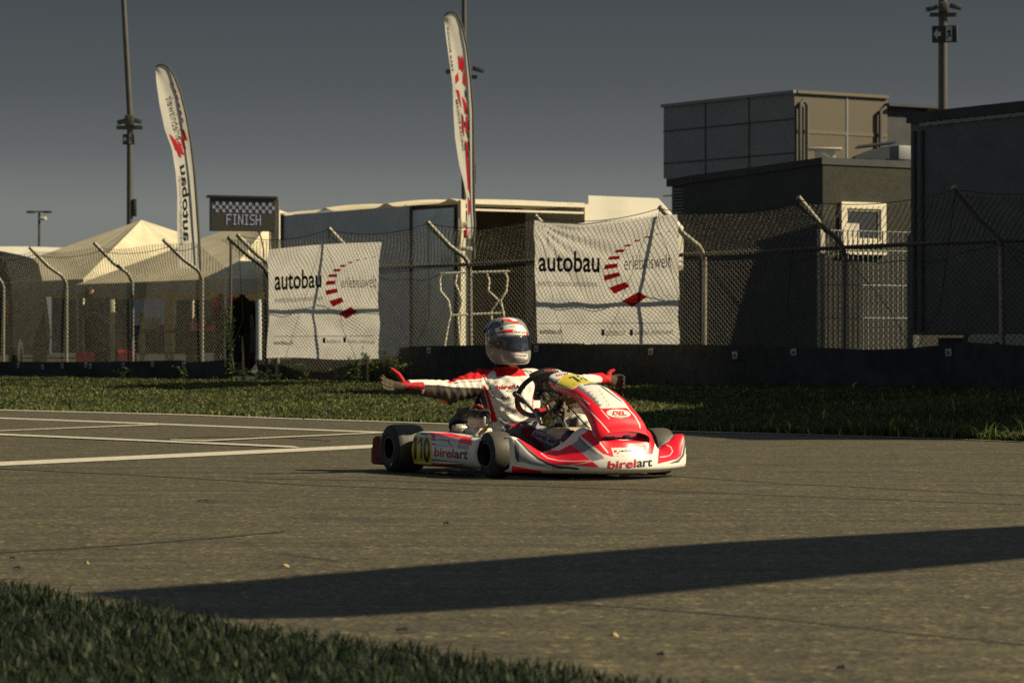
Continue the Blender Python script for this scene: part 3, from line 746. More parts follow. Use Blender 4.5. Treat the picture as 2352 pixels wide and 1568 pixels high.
for z in np.arange(gz - .75, ZV + 3, -.98): 
    c = gp(GL / 2, -.005, z); mb.box(c, (GL, .02, .035), 0, ax=AX)
for a in (2.1, 4.2): mb.box(gp(a, -.005, (gz + gzb) / 2), (.04, .022, gz - gzb), 0, ax=AX)
mb.build('panel_joints', M['dark2'], big, smooth=0)
mb = MB()
for z in np.arange(gz - 1.1, ZV + 3, -1.12): mb.box(gp(-.006, GW / 2, z), (.02, GW - .02, .10), 0, ax=AX)
mb.box(gp(-.008, GW * .56, (gz + ZV) / 2), (.024, .06, gz - ZV), 1, ax=AX)
mb.build('panel_bands', [M['cladb'], M['clad']], big, smooth=0)
mb = MB(); mb.box(gp(GL / 2, -.02, gz + .03), (GL + .1, .12, .09), 0, ax=AX); mb.box(gp(-.02, GW / 2 + .03, gz + .03), (.12, GW - .07, .09), 1, ax=AX)
mb.build('parapet', [M['clad'], M['cladb']], big, smooth=0)
mb = MB()
mb.tube([gp(-.1, .12, gz - .35), gp(-.1, .25, gz - .22), gp(-.1, .38, gz - .35), gp(-.1, .38, gz - 3.4), gp(-.1, .52, gz - 3.65), gp(-.1, 1.9, gz - 3.98)], .055, 8)
mb.tube([gp(-.1, .12, gz - .35), gp(-.1, .12, gz - 3.55), gp(-.1, .3, gz - 3.82), gp(-.1, 1.7, gz - 4.2)], .055, 8)
mb.build('pipe', M['dark'], big)
mb = MB(); mb.tube([gp(-.1, GW - .1, gz - .25), gp(-.1, GW - .35, gz - .4), gp(-.1, GW - .35, gz - 4)], .06, 8); mb.build('pipe', M['dark'], big)
mb = MB(); mb.box(gp(.5, GW + .75, (gz - .25 + ZV) / 2), (.9, 1.45, gz - .25 - ZV), 0, ax=AX); mb.box(gp(.2, GW + 1.72, (gz - .22 + ZV) / 2), (.6, .45, gz - .22 - ZV), 1, ax=AX); mb.box(gp(.3, GW + .95, gz - .2), (1., 2.1, .08), 0, ax=AX)
mb.build('stair_bay', [M['dark2'], M['cladl']], big, smooth=0)  # near-black colour stands in for shade in the recessed bay
mb = MB(); z0 = HC + 322 * 95 / FPX
for k in range(9): mb.box(gp(GL - .55, .2, gzb - .35 - k * .1), (.75, .06, .04), 0, ax=AX)
mb.box(gp(GL - .55, .24, gzb - .75), (.85, .03, 1.2), 1, ax=AX)
mb.build('louvre', [M['clad'], M['dark2']], big, smooth=0)

# dark lorry on the right
tc_ = W(2090, 810, 44.0); tb = loc0(tc_); tz = HC + 548 * 44.0 / FPX
UL = Vector((.50, -.866, 0)); WL = Vector((.866, .50, 0))
lorry = empty('lorry_trailer', tb, 0, 'tall dark curtain sided lorry trailer parked at the right behind the fence', 'trailer')
TL_, TW_ = 8.0, 2.5
def tp(a, b, z): return Vector((tc_.x, tc_.y, 0)) + UL * a + WL * b + Z * z - tb
AT = (UL, WL, Z)
mb = MB(); mb.box(tp(TL_ / 2, TW_ / 2, (tz + .95) / 2), (TL_, TW_, tz - .95), 0, ax=AT, bev=.03); body = mb.build('body', M['dark'], lorry, smooth=30)
mb = MB(); mb.box(tp(TL_ / 2, -.01, tz - .06), (TL_ + .06, .06, .14), 0, ax=AT); mb.build('roof_rail', M['dark2'], lorry, smooth=0)
mb = MB(); P = []
for k in range(140):
    a = .25 + k * .055; P.append([tp(a, -.024, tz - .19 + .009 * math.sin(k * 1.7) * math.sin(k * .31)), tp(a, -.024, tz - .19 + .05 + .012 * math.sin(k * 2.3) * math.sin(k * .53))])
mb.grid(P); mb.build('rail_strip', M['clad'], lorry, smooth=0)
for a in (.12, .30, 4.2, 7.8): mb = MB(); mb.box(tp(a, -.012, (tz + .95) / 2 - .1), (.05, .03, tz - 1.25), 0, ax=AT); mb.build('curtain_post', M['dark2'], lorry, smooth=0)
mb = MB(); mb.box(tp(TL_ / 2, .4, .80), (TL_ - .4, .12, .22), 0, ax=AT); mb.box(tp(TL_ / 2, TW_ - .4, .80), (TL_ - .4, .12, .22), 0, ax=AT); mb.build('chassis', M['dark2'], lorry, smooth=0)
for a in (1.6, 2.8, 7.0):
    for b in (.17, TW_ - .17):
        mb = MB(); mb.lathe(tp(a, b - .15, ZV + .48), WL, [(0, .2), (0, .44), (.04, .48), (.26, .48), (.3, .44), (.3, .2)], 20)
        wh = mb.build('tyre', M['rubber'], lorry)
        mb = MB(); mb.lathe(tp(a, b - .14, ZV + .48), WL, [(0.02, 0), (0.03, .1), (.05, .2), (.28, .2), (.28, 0)], 14); mb.build('rim', M['plate'], wh)

# low white cargo trailer in front of the lorry (just its top shows)
cb = W(2290, 810, 36.9); cbz = Vector((cb.x, cb.y, ZV))
ct = empty('cargo_trailer', cbz, 0, 'low white trailer with arched wheel guard showing above the belt at right', 'trailer')
zt_ = HC + 43 * 36.9 / FPX
def cpn(a, b, z): return U * a + Wd * b + Z * (z - ZV)
mb = MB(); poly = [(-.50, ZV + .28), (-.50, zt_ - .05), (-.47, zt_), (1.8, zt_), (1.8, ZV + .28), (.32, ZV + .28), (.25, ZV + .45), (.12, ZV + .53), (-.02, ZV + .54), (-.15, ZV + .46), (-.22, ZV + .28)]
mb.prism([cpn(a, 0, z) for a, z in poly], Wd * 1.2); mb.build('body', M['plate'], ct, smooth=0)
mb = MB(); mb.lathe(cpn(.05, .06, ZV + .25), Wd, [(0, .1), (0, .22), (.03, .25), (.16, .25), (.19, .22), (.19, .1)], 20); wt_ = mb.build('tyre', M['rubber'], ct)
mb = MB(); mb.lathe(cpn(.05, .08, ZV + .25), Wd, [(0, 0), (.01, .13), (.1, .13), (.1, 0)], 14); mb.build('rim', M['steel'], wt_)
mb = MB(); mb.box(cpn(.9, -.012, zt_ - .12), (.22, .02, .06), 0, ax=AX); mb.build('marker_lamp', M['dark'], ct, smooth=0)

# bar fence panel in front of the hut
bp = W(1985, 810, 45.5); bb = loc0(bp)
bar = empty('bar_fence', bb, 0, 'upright double rod fence panel with dark end posts in front of the hut', 'fence')
def bline(px):
    k = (px - 1176) / FPX; b = (k * bp.y - bp.x) / (Wd.x - k * Wd.y); return b
zb_t = HC + 281 * 45.5 / FPX
mb = MB()
for x in np.arange(1902, 2088, 11.4): mb.tube([Wd * bline(x), Wd * bline(x) + Z * (zb_t - ZV)], .0125, 6)
for y in (531, 575, 655, 730): mb.tube([Wd * bline(1885) + Z * (HC + (810 - y) * 45.5 / FPX - ZV), Wd * bline(2098) + Z * (HC + (810 - y) * 45.5 / FPX - ZV)], .008, 6)
mb.build('rod_panel', M['clad'], bar)
for x, r_, m_ in ((1886, .042, 'galv'), (2098, .062, 'dark')):
    mb = MB(); mb.box(Wd * bline(x) + Z * (zb_t - ZV) / 2, (r_ * 2, r_ * 2, zb_t - ZV), 0, ax=AX, bev=.006); mb.build('post', M[m_], bar, smooth=30)

# grey race trailer, open at its rear
rc = W(1057, 810, 55.0); rb = loc0(rc); rz = HC + 350 * 55 / FPX; RL, RW = 6.3, 2.70
race = empty('race_trailer', rb, 0, 'grey box trailer with open dark rear end between the two banners', 'trailer')
def rp(a, b, z): return Vector((rc.x, rc.y, 0)) - U * a + Wd * b + Z * z - rb
mb = MB(); zf = .62
mb.add([rp(1.62, 0, zf), rp(RL, 0, zf), rp(RL, 0, rz - .04), rp(1.62, 0, rz - .04)], [(0, 1, 2, 3)], 0)
mb.add([rp(RL, 0, zf), rp(RL, RW, zf), rp(RL, RW, rz - .04), rp(RL, 0, rz - .04)], [(0, 1, 2, 3)], 0)
mb.add([rp(0, RW, zf), rp(RL, RW, zf), rp(RL, RW, rz), rp(0, RW, rz)], [(3, 2, 1, 0)], 0)
mb.add([rp(0, 0, zf), rp(RL, 0, zf), rp(RL, RW, zf), rp(0, RW, zf)], [(0, 1, 2, 3)], 1)
mb.add([rp(1.9, .03, zf), rp(1.9, RW - .03, zf), rp(1.9, RW - .03, rz), rp(1.9, .03, rz)], [(0, 1, 2, 3)], 1)
mb.add([rp(.03, .03, zf), rp(1.9, .03, zf), rp(1.9, .03, rz - .06), rp(.03, .03, rz - .06)], [(3, 2, 1, 0)], 1)
mb.build('body', [M['trailer'], M['interior']], race, smooth=0)
mb = MB(); mb.box(rp(.86, -.012, (zf - .35 + rz - .12) / 2), (1.36, .03, rz - .12 - zf + .35), 0, ax=AX, bev=.006); dr = mb.build('door', M['door'], race, smooth=30)
mb = MB(); mb.box(rp(.42, -.04, rz - 1.02), (.30, .03, .16), 0, ax=AX, bev=.01); mb.build('handle', M['trailer'], dr, smooth=30)
mb = MB(); mb.box(rp(RL - .02, -.01, (zf + rz) / 2), (.06, .06, rz - zf), 0, ax=AX); mb.build('side_trim', M['dark'], race, smooth=0)
mb = MB(); mb.box(rp(1.60, -.014, (zf - .35 + rz - .05) / 2), (.05, .05, rz - zf + .3), 0, ax=AX)
mb.build('side_trim', M['dark'], race, smooth=0)
mb = MB()
mb.box(rp(-.02, .02, (ZV + rz) / 2), (.10, .10, rz - ZV), 0, ax=AX); mb.box(rp(-.02, RW - .02, (ZV + rz) / 2), (.10, .10, rz - ZV), 0, ax=AX)
mb.box(rp(-.02, RW / 2, rz - .02), (.10, RW - .15, .08), 0, ax=AX); mb.box(rp(-.025, RW / 2, rz - .16), (.07, RW - .15, .035), 0, ax=AX)
mb.build('rear_frame', M['frame'], race, smooth=0)
mb = MB(); mb.box(rp(.06, .16, (ZV + rz - .2) / 2), (.05, .20, rz - .2 - ZV), 0, ax=AX); mb.build('rear_jamb', M['dark2'], race, smooth=0)
# canvas roof cover, a little bunched
P = []
for i in range(41):
    a = -.0 + (RL + .1) * i / 40; row = []
    for j in range(13):
        q = j / 12; zz = rz - .03 + .13 * math.sin(math.pi * min(1, q * 1.02)) ** .6 * (.45 if i < 4 else 1) * (.55 + .45 * math.sin(min(1, i / 18) * 1.57)) + .05 * max(0, math.sin(a * 2.9 + .7)) ** 6 * (1 if q > .05 else 1.5)
        row.append(rp(a, -.02 + (RW + .02) * q, zz))
    P.append(row)
mb = MB(); mb.grid(P); mb.build('roof_cover', M['tentd'], race, smooth=80)
for a in (1.2, 4.9):
    mb = MB(); mb.lathe(rp(a, .05, ZV + .33), Wd, [(0, .15), (0, .3), (.03, .33), (.2, .33), (.23, .3), (.23, .15)], 18); tw = mb.build('tyre', M['rubber'], race)
    mb = MB(); mb.lathe(rp(a, .07, ZV + .33), Wd, [(0, 0), (.02, .17), (.1, .17), (.1, 0)], 14); mb.build('rim', M['plate'], tw)
mb = MB(); mb.box(rp(3.2, .12, .62), (5.8, .04, .5), 0, ax=AX); mb.build('side_skirt', M['dark'], race, smooth=0)

# marquees
def marquee(pk, D, hu, hw, ze, label, m, wall=.0, ripple=.0, dip=0.):
    p = W(pk[0], pk[1], D); base = Vector((p.x, p.y, ZV)); e = empty('marquee', base, 0, label, 'tent', 'marquees in the paddock')
    mb = MB(); n = 14; top = p.z - ZV
    cor = [(hu, -hw), (hu, hw), (-hu, hw), (-hu, -hw)]
    for k in range(4):
        a, b = cor[k], cor[(k + 1) % 4]; P = []
        for i in range(n + 1):
            t = i / n; row = []
            for j in range(n + 1):
                q = j / n; x = (a[0] + (b[0] - a[0]) * q) * t; y = (a[1] + (b[1] - a[1]) * q) * t
                edge = 4 * q * (1 - q)
                z = top + (ze - ZV - top) * (t * (1 + dip) - dip * t * t) - edge * .10 * math.sin(t * 3.0) + ripple * math.sin(q * 23 + k) * math.exp(-((t - .3) / .2) ** 2) * edge
                row.append(U * x + Wd * y + Z * z)
            P.append(row)
        mb.grid(P)
    c = mb.build('canopy', m, e, smooth=25)
    mb = MB()
    for k in range(4):
        a, b = cor[k], cor[(k + 1) % 4]; pts = []
        for q in np.linspace(0, 1, 15): pts.append(U * (a[0] + (b[0] - a[0]) * q) + Wd * (a[1] + (b[1] - a[1]) * q))
        mb.grid([[x + Z * (ze - ZV), x + Z * (ze - ZV - .28 - .03 * math.sin(i * 1.9))] for i, x in enumerate(pts)])
    mb.build('valance', m, e, smooth=0)
    for (a, b) in cor:
        mb = MB(); mb.tube([U * a + Wd * b, U * a + Wd * b + Z * (ze - ZV)], .03, 6); mb.build('leg', M['frame'], e)
    return e
marquee((325, 505), 70, 3.2, 3.0, 2.25, 'beige peaked marquee left of the feather flag with a creased dark slope', M['tentd'], ripple=.02)
marquee((642, 482), 64, 3.2, 3.0, 2.12, 'large beige marquee behind the finish display board', M['tentd'])
mq = W(1330, 449, 67)
base = Vector((mq.x, mq.y, ZV)); e = empty('marquee', base, 0, 'bright white gable marquee between the open trailer and the dark hut', 'tent', 'marquees in the paddock')
mb = MB(); P = []; top = mq.z - ZV
for i in range(11):
    a = i / 10; row = []
    for j in range(9):
        q = j / 8 * 2 - 1; row.append(Vector((.20 + 1.5 * a + .75 * abs(q) * a ** 4, -2.2 * q * -1, top - abs(q) ** 1.15 * 1.45 - .06 * a - .05 * math.sin(a * 9) * abs(q))))
    P.append(row)
mb.grid(P); mb.add([P[10][0], P[10][4], P[10][8]] + [Vector((P[10][4].x + .9, 0, top - 1.1))], [(0, 1, 3), (1, 2, 3)])
mb.build('canopy', M['tentw'], e, smooth=50)
for x in (.3, 2.2):
    for y in (-2.1, 2.1): mb = MB(); mb.tube([(x, y, 0), (x, y, top - 1.4)], .03, 6); mb.build('leg', M['frame'], e)
# low white hospitality roof far left
wp = W(20, 566, 112); e = empty('marquee', (wp.x - 3.0, wp.y, ZV), 0, 'long low white roofed marquee at the far left edge', 'tent', 'marquees in the paddock')
mb = MB(); zt2 = wp.z - ZV
mb.grid([[Vector((x, y, zt2 - (abs(y) / 3) * .9 - (.05 if abs(x - 1) > 4 else 0))) for y in np.linspace(-3, 3, 7)] for x in np.linspace(-6, 6.8, 9)]); mb.build('canopy', M['tentw'], e, smooth=40)
for x in (-5.8, 6.5):
    for y in (-2.8, 2.8): mb = MB(); mb.tube([(x, y, 0), (x, y, zt2 - .85)], .05, 6); mb.build('leg', M['frame'], e)

M['darkred'] = mat('tail_lens', (.05, .006, .008), rough=.3)
M['van'] = mat('van_black', (.007, .007, .008), rough=.6, var=.2, spec=.15)
# black van behind the left fence
vb = W(-85, 810, 61.0); vb = Vector((vb.x, vb.y, ZV)); e = empty('van', vb, 0, 'black van with a red high brake light parked behind the left fence', 'van')
prof = [(-.95, .35), (-.98, 1.2), (-.93, 1.75), (-.84, 2.18), (-.72, 2.30), (.72, 2.30), (.84, 2.18), (.93, 1.75), (.98, 1.2), (.95, .35)]
mb = MB(); zs = (HC + 234 * 61 / FPX - ZV) / 2.30
P = []
for a, sc_ in ((0, .94), (.05, .985), (.12, 1), (2.5, 1), (4.2, .99), (4.9, .8), (5.1, .55)): P.append([Vector((x * (1 if a < 4.3 else .97), a, (.35 + (z - .35) * sc_) * zs)) for x, z in prof])
mb.grid(P); mb.add(P[0], [tuple(range(len(prof)))]); mb.add(P[-1], [tuple(range(len(prof)))[::-1]])
mb.build('body', M['van'], e, smooth=35)
mb = MB(); mb.box((0, -.012, 1.78), (1.3, .03, .5), 0, bev=.02); mb.build('rear_window', M['glass'], e, smooth=30)
mb = MB(); mb.box((-.1, -.02, 2.34 * zs - .16), (.4, .04, .05), 0); mb.build('brake_light', M['signred'], e, smooth=0)
for x in (-.8, .8):
    mb = MB(); mb.box((x, -.02, 1.2), (.14, .04, .5), 0, bev=.01); mb.build('tail_light', M['darkred'], e, smooth=30)
    for y in (1.0, 4.1):
        mb = MB(); mb.lathe((x * 1.1 - .1, y, .34), (1, 0, 0), [(0, .15), (0, .31), (.03, .34), (.18, .34), (.2, .31), (.2, .15)], 16); mb.build('tyre', M['rubber'], e)

# dark box added behind the marquees to stand in for the shaded paddock
ab = W(330, 810, 77.0); ab = Vector((ab.x, ab.y, ZV)); ab = ab + Wd * 1.8; e = empty('shade_backdrop', ab, -math.atan2(.8303, .5574), 'long dark box with red panel added behind the marquees to stand for shade', 'trailer')
mb = MB(); mb.box((0, 0, 1.25), (13, 2.4, 1.7), 0, bev=.04); mb.build('body', M['dark2'], e, smooth=30)
mb = MB(); mb.box((-.6, -1.215, 1.55), (2.4, .03, .9), 0); mb.build('grey_panel', M['trailer'], e, smooth=0)
mb = MB(); mb.box((2.6, -1.215, 1.5), (1.0, .03, .9), 0); mb.build('grey_panel', M['dark'], e, smooth=0)
mb = MB(); mb.box((1.9 + .2, -1.215, 1.05), (1.6, .03, .22), 0); mb.build('red_panel', M['signred'], e, smooth=0)
for x in (-4.5, -3.5, 3.6, 4.6):
    mb = MB(); mb.lathe((x, -1.1, .38), (0, 1, 0), [(0, .2), (0, .35), (.03, .38), (.25, .38), (.28, .35), (.28, .2)], 16); mb.build('tyre', M['rubber'], e)
# things standing under the marquees
def item(px, y0, y1, D, fn, name, m, label, cat, group=None):
    a = W(px, y1, D); h = (y1 - y0) * D / FPX
    a.z = max(a.z, ZV); mb = MB(); fn(mb, h); o = mb.build(name, m, smooth=30, loc=a); return tag(o, label, cat, group)
def f_crate(mb, h):
    w_ = .28; t = .02
    for sx_ in (-1, 1): mb.box((sx_ * w_ / 2, 0, h / 2), (t, .4, h), 0); mb.box((0, sx_ * .2, h / 2), (w_ - t, t, h), 0)
    mb.box((0, 0, .02), (w_ - t, .4 - t, t), 0); mb.box((0, -.215, h * .8), (w_ + .03, .02, .05), 0); mb.box((0, .215, h * .8), (w_ + .03, .02, .05), 0)
item(196, 807, 838, 62, f_crate, 'crate', M['signred'], 'bright red crate behind the fence left of the first lit post', 'crate', 'red crates in the paddock')
item(292, 803, 836, 60, lambda mb, h: (f_crate(mb, h)), 'crate', M['signred'], 'bright red crate just left of the fence post below the marquee valance', 'crate', 'red crates in the paddock')
def f_panel(mb, h): mb.box((0, 0, h * .5), (.10, .05, h), 0, bev=.01); mb.box((0, 0, .02), (.3, .3, .04), 0, bev=.005)
for px, y0, y1, lab in ((258, 688, 733, 'short pale strut left of the flag foot'), (384, 687, 746, 'left one of two pale struts under the marquee'), (396, 689, 748, 'right one of two pale struts under the marquee'), (327, 714, 764, 'pale strut standing beside the white bucket'), (499, 716, 745, 'short pale strut by the fence end')):
    item(px, y0, 845, 66, f_panel, 'tent_strut', M['frame'], lab, 'strut', 'pale struts under the marquees')
def f_bucket(mb, h): mb.lathe((0, 0, 0), (0, 0, 1), [(0, 0), (0, .13), (h, .18), (h + .01, .17), (.02, .12)], 14)
b_ = item(350, 731, 756, 63, f_bucket, 'bucket', M['tentw'], 'white bucket on the tool bench under the marquee', 'bucket')
def f_bench(mb, h):
    mb.box((0, 0, h - .03), (1.5, .6, .05), 0, bev=.01)
    for x in (-.68, .68):
        for y in (-.25, .25): mb.box((x, y, (h - .06) / 2), (.05, .05, h - .06), 0)
    mb.box((0, 0, h * .35), (1.3, .5, .03), 0)
item(356, 757, 840, 63.2, f_bench, 'workbench', M['wood'], 'brown workbench under the marquee carrying the white bucket', 'bench')
item(110, 770, 850, 66, f_bench, 'workbench', M['dark'], 'dark workbench behind the left part of the fence', 'bench')
def f_stack(mb, h):
    for k in range(4): mb.lathe((0, 0, .02 + k * h / 4), (0, 0, 1), [(0, .08), (0, .14), (h / 16, .16), (h / 6, .16), (h / 4.4, .14), (h / 4.4, .08)], 14)
item(445, 760, 838, 62, f_stack, 'tyre_stack', M['rubber'], 'stack of kart tyres beyond the fence near the flag foot', 'tyres')
sg = W(520, 815, 66); e = empty('notice_board', Vector((sg.x, sg.y, ZV)), 0, 'red and white notice board behind the fence end', 'sign')
mb = MB(); mb.box((.05, 0, HC + 112 * 66 / FPX - ZV), (.75, .03, .28), 0); mb.build('panel', M['signred'], e, smooth=0)
for x in (-.25, .35): mb = MB(); mb.box((x, .04, (HC + 100 * 66 / FPX - ZV) / 2), (.04, .04, HC + 100 * 66 / FPX - ZV), 0); mb.build('leg', M['frame'], e, smooth=0)

# grey barrier post at the gap
gp_ = fpt(fs(548), -.35, 0); gp_ = Vector((gp_.x, gp_.y, ZV)); e = empty('bollard_post', gp_, 0, 'dull grey steel post on a plate in the gap of the fence', 'post')
hh = HC + 122 * gp_.y / FPX - ZV
mb = MB(); mb.tube([(0, 0, .02), (0, 0, hh - .05), (0, 0, hh)], [.045, .045, .03], 12); mb.build('tube', M['trailer'], e)
mb = MB(); mb.box((.05, 0, .12), (.32, .25, .04), 0, bev=.006); mb.box((.05, 0, .05), (.2, .2, .1), 0); mb.build('foot_plate', M['plate'], e, smooth=0)

# tubular kart stand behind the fence
ks = W(1095, 810, 46.0); ks = Vector((ks.x, ks.y, ZV)); e = empty('kart_stand', ks, 0, 'rusty white tubular kart stand with crooked legs behind the fence', 'stand')
def kp(x, y, d=0.): p = W(x, y, 46.0 + d); return p - ks
mb = MB()
for y, x0, x1 in ((625, 1012, 1172), (721, 1040, 1152)): mb.tube([kp(x0, y + 3), kp((x0 + x1) / 2, y), kp(x1, y - 2)], .016, 8)
mb.build('crossbar', M['tentw'], e)
for pts in ([(1016, 628), (1010, 640), (1012, 668), (1030, 690), (1036, 720), (1030, 745), (1022, 790)], [(1118, 626), (1124, 645), (1122, 668), (1146, 690), (1128, 716), (1132, 760), (1136, 800)], [(1160, 624), (1166, 640), (1163, 668), (1150, 690), (1156, 716), (1163, 760), (1170, 800)], [(1050, 626), (1046, 650), (1062, 690), (1052, 730), (1058, 800)]):
    mb = MB(); mb.tube([kp(x, y, .2) for x, y in pts] + [kp(pts[-1][0] + 2, 866, .2)], .015, 8); mb.build('leg', M['frame'], e)

# ------------------------------------------------------------------ masts, lamps, display, flags
def mast(px, D, ytop, wpx, label, heads, sign=None, box=None, tilt=0.):
    b = W(px, 810, D); b = Vector((b.x, b.y, ZV)); zt = HC + (810 - ytop) * D / FPX - ZV; r = wpx * D / FPX / 2
    e = empty('light_mast', b, 0, label, 'mast', 'tall masts in the paddock')
    mb = MB(); mb.tube([(0, 0, 0), (0, 0, zt * .5), (tilt, 0, zt)], [r * 1.15, r, r * .72], 12); mb.build('pole', M['mast'], e)
    s = D / FPX
    for (dx, y, flip) in heads:
        z = HC + (810 - y) * s - ZV; x = dx * s
        mb = MB(); a = rad(-14 if flip > 0 else 14)
        ax = (Vector((math.cos(a), 0, math.sin(a))), Vector((0, 1, 0)), Vector((-math.sin(a), 0, math.cos(a))))
        mb.box((x, -.05, z), (.22 * D / 60, .12, .085 * D / 60), 0, ax=ax, bev=.01)
        f = mb.build('floodlight', M['mast'], e, smooth=30)
        mb = MB(); mb.box(Vector((x, -.05, z)) + ax[0] * flip * .115 * D / 60, (.02, .10, .07 * D / 60), 0, ax=ax); mb.build('lens', M['steel'], f, smooth=0)
    z = HC + (810 - heads[0][1]) * s - ZV
    mb = MB(); mb.box((0, -.02, z - .12 * D / 60), (.5 * D / 60, .10, .07 * D / 60), 0); mb.box((0, -.06, z + .02), (.17 * D / 60, .2, .2 * D / 60), 0, bev=.02); mb.build('bracket', M['mast'], e, smooth=30)
    if sign:
        x0, x1, y0, y1, sk_ = sign; zc_ = HC + (810 - (y0 + y1) / 2) * s - ZV; hgt = (y1 - y0) * s; wd_ = (x1 - x0) * s
        ax = (Vector((.95, -.3, .0)), Vector((.3, .95, 0)), Z)
        mb = MB(); c = Vector((((x0 + x1) / 2 - px) * s, -r - .08, zc_)); mb.box(c, (wd_ / .95, .08, hgt), 0, ax=ax, bev=.012); sg_ = mb.build('exit_sign', M['dark2'], e, smooth=30)
        mb = MB(); f = lambda u, v: c + ax[0] * (u - .5) * wd_ / .95 + Z * (v - .5) * hgt - ax[1] * .043
        wh = 0
        mb.add([f(*p) for p in ((.06, .5), (.22, .82), (.22, .62), (.36, .62), (.36, .38), (.22, .38), (.22, .18))], [(0, 2, 1), (0, 6, 5), (0, 5, 2), (2, 5, 4, 3)])
        mb.add([f(*p) for p in ((.56, .06), (.80, .06), (.80, .94), (.56, .94))], [(0, 1, 2, 3)])
        mb.build('pictogram', M['trailer'], sg_, smooth=0)
        mb = MB(); f2 = lambda u, v: f(u, v) - ax[1] * .004
        hd = [(.70 + .025 * math.cos(t_), .82 + .06 * math.sin(t_)) for t_ in np.linspace(0, 6.28, 9)[:-1]]; mb.add([f2(*p) for p in hd], [tuple(range(8))])
        for seg in ([(.63, .70), (.74, .72), (.73, .48), (.66, .47)], [(.66, .47), (.73, .48), (.79, .32), (.75, .28)], [(.66, .50), (.70, .45), (.64, .22), (.59, .20)], [(.73, .68), (.78, .55), (.76, .53), (.71, .62)], [(.64, .70), (.58, .56), (.60, .54), (.66, .64)]):
            mb.add([f2(*p) for p in seg], [(0, 1, 2, 3)])
        mb.build('running_figure', M['dark2'], sg_, smooth=0)
    if box:
        x0, x1, y0, y1 = box; mb = MB(); mb.box((((x0 + x1) / 2 - px) * s, 0, HC + (810 - (y0 + y1) / 2) * s - ZV), ((x1 - x0) * s, .15, (y1 - y0) * s), 0, bev=.015); mb.build('loudspeaker', M['dark2'], e, smooth=30)
    return e
mast(298, 76, -330, 13.5, 'tall dark mast with floodlights left of the left feather flag', [(-14, 279, -1), (14, 277, 1)], (284, 312, 309, 333, 0), (305, 314, 457, 497), -.35)
mast(1066, 82, -320, 12, 'tall dark mast half hidden by the centre feather flag', [(-28, 163, -1), (32, 160, 1)], None, (1088, 1093, 376, 420), 0)
mast(2166, 58, -420, 22, 'tall dark mast with running man exit sign above the lorry', [(-26, 20, -1), (28, 16, 1)], (2140, 2195, 61, 100, 0), None, 0)
b = W(90, 810, 190); b = Vector((b.x, b.y, ZV)); s = 190 / FPX; e = empty('street_lamp', b, 0, 'distant slim double armed street lamp at the far left', 'lamp')
mb = MB(); zt = HC + (810 - 486) * s - ZV; mb.tube([(0, 0, 0), (0, 0, zt)], [.11, .07], 8); mb.tube([(-.5, 0, zt), (.5, 0, zt)], .05, 6); mb.build('pole', M['mast'], e)
for x in (-.5, .5): mb = MB(); mb.box((x, 0, zt - .02), (.52, .3, .14), 0, bev=.04); mb.build('lamp_head', M['mast'], e, smooth=30)
mb = MB(); mb.box((.22, 0, zt - .42), (.42, .3, .2), 0, bev=.05); mb.build('camera_head', M['frame'], e, smooth=30)

# FINISH display
db = W(560, 810, 50.0); db = Vector((db.x, db.y, ZV)); e = empty('display_board', db, 0, 'black LED board showing a chequered band and FINISH', 'display board')
def dp(x, y, o=0.):
    p = W(x, y, 50.0) - db; return p + Vector((0, 0, 0)) + Vector((0, (x - 560) * .0006 + o, 0))
mb = MB(); Q = [dp(486, 452), dp(632, 455), dp(631, 530), dp(486, 529)]; mb.prism(Q, Vector((-.06, .30, 0))); mb.build('cabinet', M['led'], e, smooth=0)
mb = MB(); mb.prism([dp(478, 448, -.02), dp(637, 451, -.02), dp(637, 455.5, -.02), dp(478, 452.5, -.02)], Vector((-.06, .36, 0))); mb.build('hood', M['mast'], e, smooth=0)
mb = MB(); mb.box(dp(630.5, 640, .12) * 1., (.11, .11, 0.01)); mb.v = []; mb.f = []; mb.m = []; mb.c = []
x_ = dp(629, 500).x; mb.box((x_, .24, (HC + 355 * 50 / FPX - ZV) / 2), (.13, .13, HC + 355 * 50 / FPX - ZV), 0); mb.build('post', M['galv'], e, smooth=0)
mb = MB(); mb.tube([dp(592, 530, .1), dp(598, 545, .1), dp(604, 575, .1), dp(606, 640, .1)], .012, 6); mb.tube([dp(618, 530, .1), dp(618, 560, .1), dp(615, 640, .1)], .012, 6); mb.build('cable', M['black'], e)
mb = MB()
for r_ in range(3):
    for k in range(19):
        if (k + r_) % 2 == 0: continue
        x0 = 488 + k * 7.55; y0 = 463.5 + r_ * 8.2 + (x0 - 488) * .02
        for a in range(4):
            mb.add([dp(x0 + .4, y0 + a * 2.0, -.004), dp(x0 + 7.1, y0 + a * 2.0, -.004), dp(x0 + 7.1, y0 + a * 2.0 + 1.35, -.004), dp(x0 + .4, y0 + a * 2.0 + 1.35, -.004)], [(0, 1, 2, 3)])
FONT = {'F': ['11111', '1....', '1....', '1111.', '1....', '1....', '1....'], 'I': ['.111.', '..1..', '..1..', '..1..', '..1..', '..1..', '.111.'], 'N': ['1...1', '11..1', '11..1', '1.1.1', '1..11', '1..11', '1...1'], 'S': ['.1111', '1....', '1....', '.111.', '....1', '....1', '1111.'], 'H': ['1...1', '1...1', '1...1', '11111', '1...1', '1...1', '1...1']}
